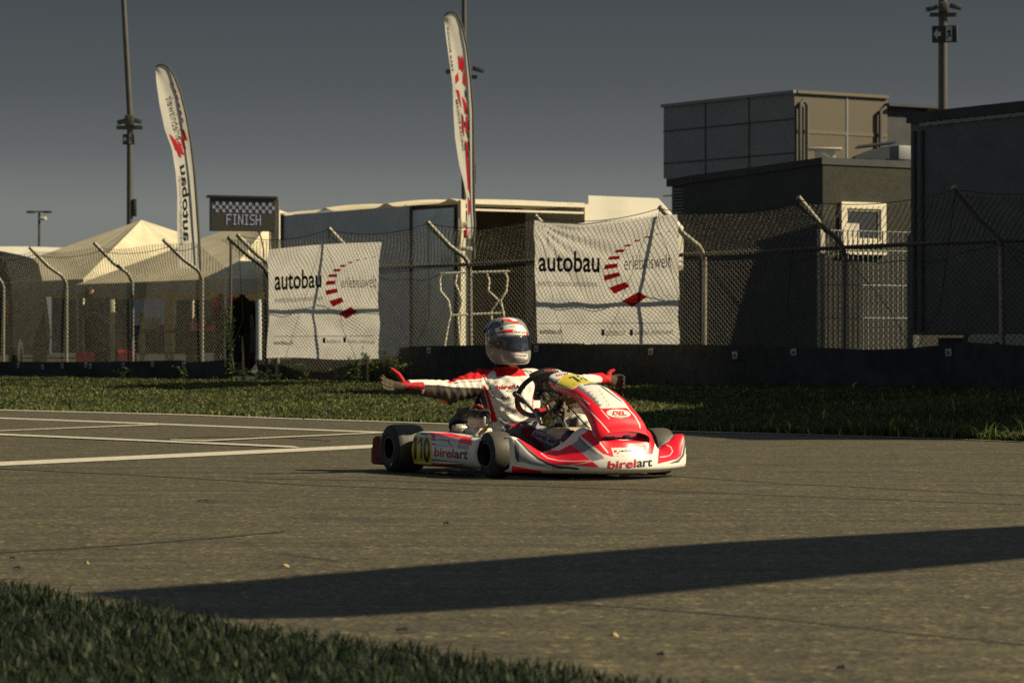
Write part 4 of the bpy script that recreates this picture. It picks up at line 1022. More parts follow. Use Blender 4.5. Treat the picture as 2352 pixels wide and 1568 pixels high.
for i, chx in enumerate('FINISH'):
    for r_, row in enumerate(FONT[chx]):
        for c_, v in enumerate(row):
            if v == '1':
                x0 = 520 + i * 13.4 + c_ * 2.35; y0 = 492 + r_ * 3.55 + (x0 - 520) * .015
                mb.add([dp(x0, y0, -.004), dp(x0 + 2.5, y0, -.004), dp(x0 + 2.5, y0 + 2.7, -.004), dp(x0, y0 + 2.7, -.004)], [(0, 1, 2, 3)])
mb.build('lit_pixels', M['ledon'], e, smooth=0)

# feather flags
def flag(D, polepts, leftpts, label, deco, basey, bend):
    b = W(polepts[-1][0], 810, D); z0 = ZV if basey is None else HC + (810 - basey) * D / FPX; b = Vector((b.x, b.y, z0))
    e = empty('feather_flag', b, 0, label, 'flag', 'feather flags')
    n, m = 60, 14
    def res(pts, k):
        d = [0]; 
        for a, c in zip(pts[:-1], pts[1:]): d.append(d[-1] + math.hypot(a[0] - c[0], a[1] - c[1]))
        q = np.linspace(0, d[-1], k); return list(zip(np.interp(q, d, [p[0] for p in pts]), np.interp(q, d, [p[1] for p in pts])))
    A, B = res(polepts, n + 1), res(leftpts, n + 1); P = []
    for i in range(n + 1):
        row = []
        for j in range(m + 1):
            t = j / m; x = A[i][0] + (B[i][0] - A[i][0]) * t; y = A[i][1] + (B[i][1] - A[i][1]) * t
            p = W(x, y, D); p.y -= .9 * (A[i][0] - B[i][0]) * D / FPX * t; p.y += bend * math.sin(t * 2.0 + i * .03) * .10 * min(1, i / 8) + .012 * math.sin(t * 9 + i * .22) * t; row.append(p - b)
        P.append(row)
    mb = MB(); mb.grid(P, 0, (.70, .67, .60)); S = Surf(mb.v, mb.f, Matrix.Translation(b)); deco(mb, S, A, B)
    mb.build('sail', M['flag'], e, smooth=80)
    mb = MB(); pp = [W(x + .7, y, D) - b + Vector((0, -.012, 0)) for x, y in A]
    pp.append(Vector((pp[-1].x + .01, pp[-1].y, 0.0 if basey is None else pp[-1].z - .35)))
    mb.tube(pp, [.012 + .012 * min(1, i / 40) for i in range(len(pp))], 8); mb.build('pole', M['mast'], e)
    mb = MB()
    mb.grid([[W(A[i][0] - 1.5 * t, A[i][1] + .8 * (i < 12), D) - b - Vector((0, .016, 0)) for t in (-.4, 1.4)] for i in range(0, 22)]); mb.build('sleeve', M['trailer'], e)
    return e
def lerp2(A, B, i, t):
    n = len(A) - 1; f = max(0, min(n - 1e-6, i * n)); k = int(f); r = f - k
    ax = A[k][0] * (1 - r) + A[k + 1][0] * r; ay = A[k][1] * (1 - r) + A[k + 1][1] * r
    bx = B[k][0] * (1 - r) + B[k + 1][0] * r; by = B[k][1] * (1 - r) + B[k + 1][1] * r
    return ax + (bx - ax) * t, ay + (by - ay) * t
def deco1(mb, S, A, B):
    # print seen from the back: reads upwards with the letter tops towards the pole
    def T(body, i0, i1, t0, t1, col, bold, **k): put_text(mb, body, lambda x, y: S.hit(*lerp2(A, B, i1 + (i0 - i1) * x, t0 + (t1 - t0) * (1 - y)), .01), col, bold=bold, **k)
    T('autobau', .505, .868, .40, .78, INK, .03); T('erlebniswelt', .175, .385, .36, .70, (.10, .10, .10), .0); T('events.museum.emotionen', .55, .885, .78, .95, (.25, .25, .25), .0)
    for k in range(6):
        t = .92 - k * .11 if k < 2 else .80 - (k - 2) * .16; i = .335 + .05 * math.sin(k * .6); l = .085 - k * .006
        a = [lerp2(A, B, i, t), lerp2(A, B, i + l * .3, t - .12), lerp2(A, B, i + l * 1.25, t - .20), lerp2(A, B, i + l, t - .04)]
        S.patch(mb, a, BR, lift=.012)
    for k in range(6): 
        i = .30 - k * .035; S.patch(mb, [lerp2(A, B, i, .22), lerp2(A, B, i, .17), lerp2(A, B, i + .022, .15), lerp2(A, B, i + .022, .2)], BR, lift=.012)
flag(55, [(357, 153), (363, 149), (370, 147.5), (379, 150), (388, 156), (400, 175), (415, 215), (428, 270), (438, 330), (446, 400), (452, 480), (457, 560), (459, 617)],
     [(357, 155), (362, 195), (370, 245), (382, 300), (398, 345), (407, 400), (411, 450), (411, 510), (412, 560), (416, 617)],
     'white feather flag printed with a black word and red blocks, left of the finish board', deco1, None, 1.)
def deco2(mb, S, A, B):
    F1 = lambda x, y: (x / 2.7314 + 918.7, y / 2.7314)   # crop units
    for q in ([(365, 345), (378, 360), (384, 430), (372, 440)], [(388, 342), (405, 400), (398, 455), (380, 430)], [(348, 478), (364, 455), (370, 505), (352, 527)], [(402, 430), (412, 480), (414, 545), (394, 520)], [(352, 560), (372, 570), (388, 680), (376, 650)], [(390, 600), (412, 640), (425, 690), (408, 720)], [(385, 700), (400, 760), (405, 860), (392, 820)], [(415, 720), (432, 760), (428, 860), (412, 820)], [(408, 880), (425, 900), (440, 1220), (425, 1180)], [(428, 1230), (441, 1270), (440, 1340), (430, 1355)]):
        S.patch(mb, [F1(*p) for p in q], BR, lift=.012)
    for (x, y, a, b_) in ((414, 590, 7, 34), (420, 700, 8, 30), (396, 745, 5, 30), (408, 780, 6, 26), (430, 800, 6, 30), (428, 850, 6, 26), (433, 915, 7, 40), (412, 920, 4, 30), (425, 965, 5, 24)):
        S.patch(mb, [F1(x - a, y - b_), F1(x + a * .4, y - b_ * .4), F1(x + a, y + b_), F1(x - a * .4, y + b_ * .4)], INK, lift=.016)
    put_text(mb, 'INDOOR KART', lambda x, y: S.hit(*F1(300 + 32 * x + 12 * (y - .5), 170 + 280 * x), .016), INK, bold=.01)
    put_text(mb, 'MASSIVE RACING', lambda x, y: S.hit(*F1(358 + 42 * x + 12 * (y - .5), 625 + 320 * x), .016), (.06, .06, .06), bold=.01)
flag(53.6, [(1020, 37), (1026, 31), (1035, 27), (1043, 28), (1050, 33), (1060, 55), (1072, 110), (1080, 180), (1086, 260), (1087, 400), (1088, 480), (1090, 520), (1087, 548)],
     [(1020, 39), (1024, 80), (1032, 140), (1040, 200), (1042, 260), (1046, 320), (1055, 380), (1065, 420), (1072, 455), (1073, 500), (1076, 548)],
     'white feather flag with red and black print clamped to the open trailer', deco2, 575, .6)
mb = MB(); bq = W(1070, 516, 54.2)
mb.box(bq, (.24, .10, .10), 0, bev=.01); mb.box(bq + Vector((0, 0, -.42)), (.22, .08, .07), 0, bev=.01); mb.box(bq + Vector((-.10, 0, 0)), (.06, .16, .2), 0)
mb.box(bq + Vector((-.11, 0, -.22)), (.05, .09, .5), 0); cl_ = mb.build('flag_clamp', M['frame'], smooth=30); tag(cl_, 'pale metal clamp arms holding the feather flag to the trailer corner', 'clamp')
mb = MB(); mb.box(bq + Vector((.0, -.06, -.16)), (.08, .06, .15), 0, bev=.02); o = mb.build('red_lamp', M['signred'], cl_, smooth=30)

# added unseen beam right of the picture, shaped to throw the long track shadow
gz0 = 5.2; kx = gz0 / math.tan(SUN_EL); sh = Vector((math.cos(SUN_AZ), math.sin(SUN_AZ), 0)) * kx
near = [(2352, 1283), (1800, 1335), (1300, 1385), (800, 1417), (600, 1421)]; far = [(2352, 1212), (1740, 1246), (1100, 1296), (650, 1335), (300, 1362)]
N_, F_ = [G(*p) + sh for p in near], [G(*p) + sh for p in far]
dn = (N_[0] - N_[1]).normalized(); df = (F_[0] - F_[1]).normalized(); N_ = [N_[0] + dn * 5] + N_; F_ = [F_[0] + df * 5] + F_
gbase = (N_[0] + F_[0]) / 2; gbase.z = 0; e = empty('shadow_beam', gbase, 0, 'added dark beam out of view at right, shaped to cast the track shadow', 'gantry')
mb = MB(); n = len(N_); V = [p + Z * gz0 - gbase for p in N_] + [p + Z * gz0 - gbase for p in F_]; V2 = [v + Z * .12 for v in V]
fcs = [(i, i + 1, n + i + 1, n + i) for i in range(n - 1)]
mb.add(V + V2, fcs + [tuple(2 * n + k for k in reversed(f)) for f in fcs] + [(i, 2 * n + i, 2 * n + i + 1, i + 1) for i in range(n - 1)] + [(n + i, n + i + 1, 3 * n + i + 1, 3 * n + i) for i in range(n - 1)] + [(0, n, 3 * n, 2 * n), (n - 1, 3 * n - 1, 4 * n - 1, 2 * n - 1)])
mb.build('beam', M['dark'], e, smooth=0)
mb = MB(); mb.tube([(0, 0, 0), (0, 0, gz0)], .16, 12); mb.build('column', M['mast'], e)

# added unseen blocks right of the picture, sized to shade fence and verge
cbb = Vector((8.0, 36.4, ZV)); e = empty('shadow_blocks', cbb, 0, 'added dark blocks beyond the right edge, sized to shade fence and verge', 'building')
def cblock(pl, h, nm):
    mb = MB(); mb.prism([Vector((x, y, ZV)) - cbb for x, y in pl], (0, 0, h)); mb.build(nm, M['dark'], e, smooth=0)
    c = Vector((sum(p[0] for p in pl) / 4, sum(p[1] for p in pl) / 4, 0)); mb = MB()
    mb.prism([c + (Vector((x, y, 0)) - c) * 1.04 + Z * (ZV + h + .003) - cbb for x, y in pl], (0, 0, .14)); mb.build('roof', M['dark2'], e, smooth=0)
cblock([(8.0, 36.4), (9.75, 30.6), (12.4, 31.4), (10.65, 37.2)], 5.4, 'wall')
cblock([(9.77, 30.5), (11.6, 24.4), (14.25, 25.2), (12.4, 31.3)], 6.9, 'tall_block')
dvec = Vector((1.75, -5.8, 0)).normalized(); nv = Vector((-dvec.y, dvec.x, 0)) * -1
if nv.x > 0: nv = -nv
for t, z in ((1.4, 3.0), (3.8, 3.0), (7.6, 3.0), (9.8, 3.0), (8.0, 5.4), (10.2, 5.4)): mb = MB(); mb.box(dvec * t + nv * .05 + Z * z, (1.3, .14, 1.1), 0, ax=(dvec, nv, Z)); mb.build('window', M['glass'], e, smooth=0)  # panes only dress the added shading blocks
mb = MB(); mb.box(dvec * 5.4 + nv * .03 + Z * 1.05, (.95, .08, 2.05), 0, ax=(dvec, nv, Z)); mb.build('door', M['clad'], e, smooth=0)
# ------------------------------------------------------------------ kart
KYAW = rad(63); KO = Vector((.137, 18.23, 0))
KM = Matrix.Translation(KO) @ Matrix.Rotation(-KYAW, 4, 'Z'); KI = KM.inverted()
kart = empty('go_kart', KO, -KYAW, 'red and white racing go-kart with yellow number plate 110 on its side pod', 'go-kart')
KORG = KI @ CAMP
def KP(p, axis, val):
    """photograph point -> kart coordinates on the plane axis=val"""
    d = KI.to_3x3() @ rdir(*p); t = (val - KORG[axis]) / d[axis]; return KORG + d * t
def topx(V):
    A = np.array(KM); V = np.asarray(V, float); w_ = V @ A[:3, :3].T + A[:3, 3]
    return 1176 + FPX * w_[:, 0] / w_[:, 1], YH - FPX * (w_[:, 2] - HC) / w_[:, 1]
def paint(V, base, layers, mask=None):
    V = np.asarray(V, float); x, y = topx(V); c = np.tile(np.array(base, float), (len(V), 1))
    for col, poly in layers:
        k = inpoly(x, y, poly)
        if mask is not None: k &= mask
        c[k] = col
    return [tuple(q) for q in c]
def L(conv, *pts): return [conv(*p) for p in pts]
def stroke(conv, pts, w0):
    """thin band polygon around a polyline"""
    a, b = [], []
    for i, p in enumerate(pts):
        q0 = pts[max(0, i - 1)]; q1 = pts[min(len(pts) - 1, i + 1)]; dx, dy = q1[0] - q0[0], q1[1] - q0[1]; l = math.hypot(dx, dy)
        a.append((p[0] - dy / l * w0, p[1] + dx / l * w0)); b.append((p[0] + dy / l * w0, p[1] - dx / l * w0))
    return [conv(*p) for p in a + b[::-1]]
def crom(pts, n):
    """resample rows of points smoothly (Catmull-Rom)"""
    pts = [np.array(p, float) for p in pts]; m = len(pts); out = []
    for i in range(n + 1):
        f = i / n * (m - 1); k = min(int(f), m - 2); t = f - k
        p0, p1, p2, p3 = pts[max(0, k - 1)], pts[k], pts[k + 1], pts[min(m - 1, k + 2)]
        out.append(.5 * ((2 * p1) + (p2 - p0) * t + (2 * p0 - 5 * p1 + 4 * p2 - p3) * t * t + (3 * p1 - p0 - 3 * p2 + p3) * t ** 3))
    return out
def surfgrid(rows, nu, nv):
    R = [crom(r, nv) for r in rows]; cols_ = [crom([r[j] for r in R], nu) for j in range(nv + 1)]
    return [[tuple(cols_[j][i]) for j in range(nv + 1)] for i in range(nu + 1)]

def gridn(P):
    A = np.array(P, float); du = np.gradient(A, axis=0); dv = np.gradient(A, axis=1); n = np.cross(du, dv); n /= np.linalg.norm(n, axis=2, keepdims=True) + 1e-12
    return A, n
def backface(mb, P, t, col):
    """inner skin of a moulded panel, closed along its rim"""
    A, n = gridn(P); eye = np.array(KORG); s = np.sign(((eye - A) * n).sum(2).sum()); B = A - n * s * t
    mb.grid([[tuple(q) for q in r] for r in B], 0, col)
    for a, b in ((A[0], B[0]), (A[-1], B[-1]), (A[:, 0], B[:, 0]), (A[:, -1], B[:, -1])): mb.grid([[tuple(q) for q in a], [tuple(q) for q in b]], 0, col)
# ---- front bumper fairing
ST = [  # y, profile bottom to top (x, z)
    (0.0, [(1.07, .035), (1.125, .055), (1.13, .095), (1.118, .138), (1.098, .175), (1.075, .212), (1.03, .232), (.93, .238)]),
    (.10, [(1.06, .035), (1.115, .055), (1.12, .095), (1.105, .140), (1.08, .180), (1.055, .215), (1.01, .238), (.92, .245)]),
    (.165, [(1.04, .035), (1.095, .055), (1.102, .095), (1.085, .143), (1.06, .195), (1.035, .240), (1.00, .268), (.91, .285)]),
    (.215, [(1.02, .035), (1.072, .055), (1.08, .090), (1.062, .130), (1.030, .175), (1.00, .225), (.97, .258), (.90, .27)]),
    (.28, [(.975, .035), (1.03, .055), (1.038, .088), (1.018, .120), (.975, .150), (.93, .175), (.90, .195), (.86, .20)]),
    (.36, [(.91, .036), (.962, .055), (.97, .086), (.948, .112), (.90, .128), (.85, .140), (.81, .148), (.77, .15)]),
    (.44, [(.845, .037), (.895, .056), (.903, .088), (.885, .118), (.85, .140), (.81, .170), (.775, .190), (.74, .195)]),
    (.50, [(.79, .038), (.842, .058), (.85, .095), (.84, .135), (.815, .178), (.785, .210), (.76, .226), (.72, .228)]),
    (.545, [(.745, .040), (.795, .060), (.804, .105), (.800, .155), (.788, .200), (.775, .228), (.755, .238), (.70, .236)]),
    (.560, [(.70, .045), (.76, .065), (.77, .11), (.768, .16), (.76, .20), (.75, .225), (.735, .23), (.69, .225)])]
rows = [[(x, -y, z) for x, z in pr] for y, pr in ST[::-1]] + [[(x, y, z) for x, z in pr] for y, pr in ST[1:]]
GP = surfgrid(rows, 520, 150)
mb = MB(); mb.grid(GP)
SB = Surf(mb.v, mb.f, KM)
K = lambda *p: L(c2, *p)
DG = (.13, .13, .14)
lay = [
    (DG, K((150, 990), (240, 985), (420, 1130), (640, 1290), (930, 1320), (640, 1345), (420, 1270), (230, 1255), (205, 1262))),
    ((.50, .48, .44), K((240, 1010), (330, 1115), (440, 1215), (620, 1305), (560, 1330), (420, 1290), (225, 1250), (228, 1020))),
    (GREY, K((228, 1030), (300, 1100), (420, 1210), (560, 1310), (420, 1300), (225, 1245))),
    (RED, K((215, 930), (330, 930), (480, 990), (560, 1110), (700, 1120), (835, 1045), (1175, 1320), (840, 1292), (640, 1290), (450, 1195), (330, 1095), (205, 972))),
    (BLK, stroke(c2, [(196, 985), (250, 1030), (335, 1118), (450, 1215), (560, 1275), (700, 1318), (930, 1338)], 11)),
    ((.55, .53, .47), stroke(c2, [(182, 985), (240, 1050), (330, 1150), (440, 1245), (560, 1305), (700, 1345)], 7)),
    (WHITE, stroke(c2, [(480, 1150), (560, 1208), (700, 1240), (900, 1246), (1070, 1238)], 4)),
    (WHITE, stroke(c2, [(830, 1290), (960, 1272), (1090, 1246)], 3)),
    (GREY, K((840, 1055), (930, 985), (1210, 1185), (1225, 1215), (1090, 1246))),
    (WHITE, K((1090, 1246), (1225, 1215), (1240, 1330), (1175, 1322))),
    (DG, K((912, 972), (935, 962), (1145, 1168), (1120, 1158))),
    (BLK, K((150, 985), (172, 1005), (220, 1225), (208, 1262), (180, 1200))),
    ((.62, .58, .50), stroke(c2, [(160, 970), (166, 1100), (178, 1240), (200, 1290)], 7)),
    (RED, K((140, 1298), (200, 1310), (490, 1362), (500, 1400), (140, 1400))),
    (RED, K((945, 945), (1080, 850), (1150, 830), (1300, 850), (1640, 850), (1690, 815), (1800, 870), (1835, 960), (1795, 1160), (1310, 1192), (1205, 1155))),
    (WHITE, stroke(c2, [(1072, 865), (1120, 950), (1200, 1060), (1275, 1150)], 8)),
    (WHITE, stroke(c2, [(1695, 835), (1725, 890), (1742, 1000), (1738, 1085)], 8)),
    (BLK, K((1285, 925), (1340, 905), (1480, 888), (1640, 895), (1600, 960), (1500, 990), (1380, 985), (1300, 950))),
    (WHITE, stroke(c2, [(1355, 985), (1450, 998), (1540, 990), (1610, 968)], 4)),
    (WHITE, K((1308, 1088), (1690, 1078), (1702, 1165), (1335, 1187))),
    (RED, K((1870, 1090), (1900, 1060), (1990, 1010), (2080, 875), (2150, 855), (2165, 900), (2165, 1010), (2130, 1180), (2080, 1222), (1840, 1280))),
    (WHITE, stroke(c2, [(1955, 1050), (2010, 1080), (2030, 1130), (2000, 1175), (1940, 1192), (1880, 1196)], 4)),
    (DG, K((2148, 855), (2190, 860), (2195, 1000), (2165, 1180), (2100, 1262), (1980, 1275), (2090, 1225), (2140, 1170), (2168, 1010))),
    (BLK, K((2205, 900), (2215, 930), (2215, 1060), (2180, 1170), (2190, 1040))),
    (RED, K((2170, 1290), (2240, 1225), (2250, 1262), (2190, 1300))),
    (WHITE, stroke(c2, [(1822, 925), (1870, 1020), (1850, 1140), (1838, 1290)], 14)),
]
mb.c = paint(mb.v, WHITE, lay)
backface(mb, GP, .005, BLK)
# open the air scoop under the panel
xs_, ys_ = topx(mb.v); hole = inpoly(xs_, ys_, K((1300, 925), (1350, 908), (1480, 895), (1625, 900), (1595, 950), (1500, 978), (1390, 974), (1315, 948))) & (np.array(mb.v)[:, 2] > .2)
kf = [i for i, f_ in enumerate(mb.f) if not all(hole[j] for j in f_)]; mb.f = [mb.f[i] for i in kf]; mb.m = [mb.m[i] for i in kf]
def T2(mb, S, body, q, col, bold, lift=.0025, **k): put_text(mb, body, S.quad(*[c2(*p) for p in q], lift), col, bold=bold, **k)
T2(mb, SB, 'birel', [(1278, 1243), (1605, 1218), (1600, 1318), (1270, 1338)], (.5, .012, .03), .05)
T2(mb, SB, 'art', [(1615, 1226), (1795, 1214), (1790, 1305), (1610, 1316)], INK, .045)
T2(mb, SB, 'MOTOR', [(1425, 1116), (1550, 1110), (1550, 1130), (1425, 1134)], INK, .03)
T2(mb, SB, 'SPORT', [(1552, 1110), (1650, 1106), (1650, 1127), (1552, 1130)], (.35, .33, .3), .0)
for q in ([(1343, 1116), (1374, 1114), (1374, 1140), (1343, 1142)], [(1400, 1124), (1414, 1123), (1414, 1136), (1400, 1137)], [(1378, 1144), (1396, 1143), (1396, 1158), (1378, 1159)]): SB.patch(mb, [c2(*p) for p in q], RED, n=2)
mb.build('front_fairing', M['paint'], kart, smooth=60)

# ---- front number panel (nassau panel)
CL = [(.32, .592, .060), (.345, .590, .100), (.40, .578, .118), (.47, .560, .124), (.56, .542, .126), (.66, .523, .128), (.76, .499, .132), (.86, .458, .140), (.94, .409, .150), (1.01, .356, .160), (1.05, .308, .166), (1.075, .272, .166), (1.09, .256, .160)]
rows = []
for i, (x, z, hw) in enumerate(CL):
    r = []; sk_ = .058 if i > 2 else .044
    tx = 1 if i > 6 else .3
    for ph in np.linspace(-90, 90, 19):
        s_ = math.sin(rad(ph)); c_ = math.cos(rad(ph)); y = hw * math.copysign(abs(s_) ** .85, s_)
        dr = 1 - c_ ** .42 if c_ > 1e-6 else 1
        zz = z - sk_ * dr - .010 * abs(s_); xx = x - .035 * dr * (1 if i > 6 else .2) + (0.03 * dr if i < 2 else 0)
        if i >= 11: zz += .012 * c_
        r.append((xx, y, zz))
    rows.append(r)
GP = surfgrid(rows, 300, 190)
# raised louvres on the crown
for i, r in enumerate(GP):
    for j, p in enumerate(r):
        x_ = p[0]
        for k in range(5):
            x0 = .60 + k * .062
            if 0 <= x_ - x0 < .055 and abs(p[1]) < .085: GP[i][j] = (p[0], p[1], p[2] + .007 * (1 - (x_ - x0) / .055) * (1 - (p[1] / .085) ** 4))
mb = MB(); mb.grid(GP); SN = Surf(mb.v, mb.f, KM)
lay = [
    (WHITE, K((520, 220), (700, 180), (880, 180), (900, 230), (740, 250), (600, 330), (540, 300))),
    (DG, K((545, 268), (640, 300), (700, 300), (690, 340), (560, 312))), (GREY, K((545, 255), (600, 262), (690, 288), (690, 302), (600, 290), (548, 275))),
    (RED, K((540, 325), (640, 360), (700, 420), (560, 400))),
    (WHITE, K((920, 345), (980, 325), (1160, 320), (1230, 360), (1450, 535), (1520, 630), (1480, 618), (1185, 626), (1165, 600), (1000, 425))),
    (DG, K((870, 362), (935, 345), (1090, 480), (1190, 600), (1165, 600), (1010, 460))), ((.45, .44, .40), K((905, 352), (940, 345), (1100, 480), (1190, 590), (1180, 600), (1070, 475))),
    (DG, K((1160, 345), (1215, 372), (1440, 545), (1430, 552), (1200, 385))),
    (WHITE, stroke(c2, [(930, 535), (1060, 660), (1180, 780), (1250, 860), (1285, 905)], 6)), (WHITE, stroke(c2, [(1190, 640), (1260, 720), (1290, 750)], 5)),
    (WHITE, stroke(c2, [(1500, 620), (1590, 720), (1640, 810), (1650, 860)], 6)),
    (YEL, K((655, 368), (738, 238), (845, 215), (1010, 240), (1180, 330), (960, 338), (885, 378), (842, 405))),
    (WHITE, stroke(c2, [(652, 366), (840, 402), (885, 378), (960, 338), (1170, 330)], 5)), (WHITE, stroke(c2, [(652, 366), (738, 236), (850, 214)], 5)),
    (DG, stroke(c2, [(985, 352), (1080, 335), (1180, 345)], 9)),
]
el = [(1395 + 140 * math.cos(t) , 685 + 50 * math.sin(t) + .06 * 140 * math.cos(t)) for t in np.linspace(0, 6.283, 40)]
lay.append((WHITE, K(*el)))
mb.c = paint(mb.v, RED, lay); backface(mb, GP, .004, BLK)
P11 = lambda pts: [c2(*p) for p in pts]
for ox in (0, 94):
    oy = -18 if ox else 0
    for q in ([(838 + ox, 252 + oy), (868 + ox, 247 + oy), (958 + ox, 310 + oy), (920 + ox, 316 + oy)], [(806 + ox, 258 + oy), (838 + ox, 252 + oy), (852 + ox, 260 + oy), (818 + ox, 276 + oy)]): SN.patch(mb, P11(q), INK, lift=.003)
T2(mb, SN, 'birel', [(655, 222), (800, 200), (800, 226), (660, 252)], (.5, .012, .03), .05)
T2(mb, SN, 'DEL', [(1335, 655), (1480, 655), (1492, 708), (1318, 702)], INK, .07, .0022)
T2(mb, SN, 'DEL', [(1338, 657), (1478, 657), (1488, 704), (1324, 700)], RED, .03, .0035)
SN.patch(mb, [c2(*p) for p in ((1345, 716), (1495, 723), (1495, 728), (1345, 722))], INK, n=4)
T2(mb, SN, 'www.birelart.com', [(898, 448), (1065, 560), (1052, 588), (885, 462)], (.75, .62, .58), .03)
for k in range(5):
    x0 = .60 + k * .062
    put = SN
    for s_ in (-1,):
        x_, y_ = c2(1040 + k * 32, 430 + k * 40)
        mb2 = None
        SN.patch(mb, [c2(1036 + k * 33, 436 + k * 38), c2(1068 + k * 33, 418 + k * 38), c2(1066 + k * 33, 425 + k * 38), c2(1040 + k * 33, 442 + k * 38)], BLK, n=3, lift=.003)
        SN.patch(mb, [c2(1170 + k * 26, 395 + k * 42), c2(1174 + k * 26, 395 + k * 42), c2(1184 + k * 24, 432 + k * 40), c2(1180 + k * 24, 432 + k * 40)], (.45, .43, .38), n=3, lift=.003)
mb.build('front_panel', M['paint'], kart, smooth=60)

# ---- side pods
def pod(sgn):
    XS = [(-.368, .62), (-.366, .80), (-.345, .95), (-.28, 1.0), (-.1, 1.0), (.15, .99), (.36, .97), (.43, .95), (.458, .90), (.463, .84)]
    rows = []
    for i, (x, k) in enumerate(XS):
        zc, h0 = .138, (.092 if x < .1 else .085) * (.75 + .25 * k); yo = (.40 + .24 * k)
        zt = zc + h0 + (.012 if -.3 < x < .1 else 0); zb = zc - h0 + .0 
        rows.append([(x, sgn * (.38 if x < .36 else yo - .075), zt - .012), (x, sgn * (yo - .06), zt), (x, sgn * (yo - .015), zt - .012), (x, sgn * yo, zt - .05), (x, sgn * (yo + .008), zc), (x, sgn * (yo - .004), zb + .03), (x, sgn * (yo - .03), zb + .004), (x, sgn * (.42 if x < .36 else yo - .06), zb)])
    GP = surfgrid(rows, 340, 120); mb = MB(); mb.grid(GP)
    mb.f = [tuple(reversed(f)) for f in mb.f] if sgn > 0 else mb.f
    S = Surf(mb.v, mb.f, KM)
    if sgn < 0:
        Q = lambda *p: L(cp, *p)
        lay = [(RED, Q((1150, 660), (1480, 670), (1830, 740), (1828, 865), (1610, 832), (1560, 780), (1320, 720), (1210, 770), (1200, 720))),
               (DG, Q((1020, 660), (1150, 670), (1150, 712), (1030, 700))), (DG, Q((1198, 755), (1290, 765), (1285, 795), (1200, 785))), (DG, Q((1198, 825), (1285, 835), (1275, 862), (1200, 852))),
               (WHITE, stroke(cp, [(1262, 690), (1278, 715), (1305, 728), (1340, 720)], 12)),
               ((.62, .62, .62), Q((1322, 714), (1655, 752), (1610, 820), (1590, 862), (1562, 905), (1275, 888), (1285, 800), (1300, 745))),
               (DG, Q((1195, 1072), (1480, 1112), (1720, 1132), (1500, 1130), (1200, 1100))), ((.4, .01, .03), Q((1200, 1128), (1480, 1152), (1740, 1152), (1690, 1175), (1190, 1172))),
               (YEL, Q((850, 960), (858, 850), (880, 712), (1195, 728), (1205, 860), (1212, 960), (1195, 1060), (1195, 1172), (1010, 1160), (885, 1120), (862, 1040)))]
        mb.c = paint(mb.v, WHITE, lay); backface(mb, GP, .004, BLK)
        def T(body, q, col, bold, lift=.002, **k): put_text(mb, body, S.quad(*[cp(*p) for p in q], lift), col, bold=bold, **k)
        for q in ([(900, 728), (982, 735), (985, 1085), (915, 1090)], [(1000, 738), (1070, 745), (1075, 1110), (1005, 1105)]):
            pass
        def digit1(x0, x1):
            S.patch(mb, [cp(x0 + 60, 738), cp(x1 - 2, 742), cp(x1 - 10, 1086), cp(x0 + 58, 1080)], INK, lift=.002)
            S.patch(mb, [cp(x0 + 64, 738), cp(x0 + 64, 792), cp(x0 + 14, 856), cp(x0 + 16, 814)], INK, lift=.002)
        digit1(868, 972); digit1(968, 1062)
        ring = [(math.cos(t), math.sin(t)) for t in np.linspace(0, 2 * math.pi, 37)]
        vo = [S.hit(*cp(1122 + 52 * c_, 936 + 198 * s_ + 6 * c_), .002) for c_, s_ in ring]; vi = [S.hit(*cp(1124 + 16 * c_, 936 + 118 * s_ + 3 * c_), .002) for c_, s_ in ring]
        mb.grid([vo, vi], 0, INK)
        T('birel', [(1250, 893), (1552, 918), (1536, 1062), (1236, 1034)], (.40, .012, .04), .055); T('art', [(1562, 945), (1775, 942), (1762, 1085), (1550, 1062)], INK, .05)
        T('autobau', [(1318, 752), (1450, 768), (1450, 792), (1318, 782)], INK, .03); T('erlebniswelt', [(1500, 775), (1600, 785), (1598, 800), (1500, 792)], (.3, .3, .3), 0.)
        for i, (x, y) in enumerate([(1478, 772), (1466, 786), (1466, 802), (1474, 822), (1500, 848)]): S.patch(mb, [cp(x - 15, y - 4), cp(x + 12, y - 8), cp(x + 16, y + 4 + i * 2), cp(x - 12, y + 8 + i * 2)], BR, n=2)
        S.patch(mb, [cp(1300, 860), cp(1565, 888), cp(1565, 892), cp(1300, 864)], INK, n=4)
        S.patch(mb, [cp(1602, 850), cp(1645, 853), cp(1645, 912), cp(1600, 906)], BR, n=3); S.patch(mb, [cp(1618, 865), cp(1630, 866), cp(1630, 900), cp(1618, 899)], WHITE, n=2, lift=.0035); S.patch(mb, [cp(1608, 876), cp(1640, 878), cp(1640, 890), cp(1608, 888)], WHITE, n=2, lift=.0035)
        S.patch(mb, [cp(1648, 855), cp(1780, 866), cp(1778, 930), cp(1648, 915)], (.25, .27, .29), n=3); T('LEVI ARN', [(1652, 868), (1776, 878), (1774, 920), (1652, 905)], (.7, .7, .68), .02, .0035)
    else:
        V = np.array(mb.v); mb.c = [RED if z > .19 else WHITE for z in V[:, 2]]
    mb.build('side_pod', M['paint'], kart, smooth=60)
pod(-1); pod(1)

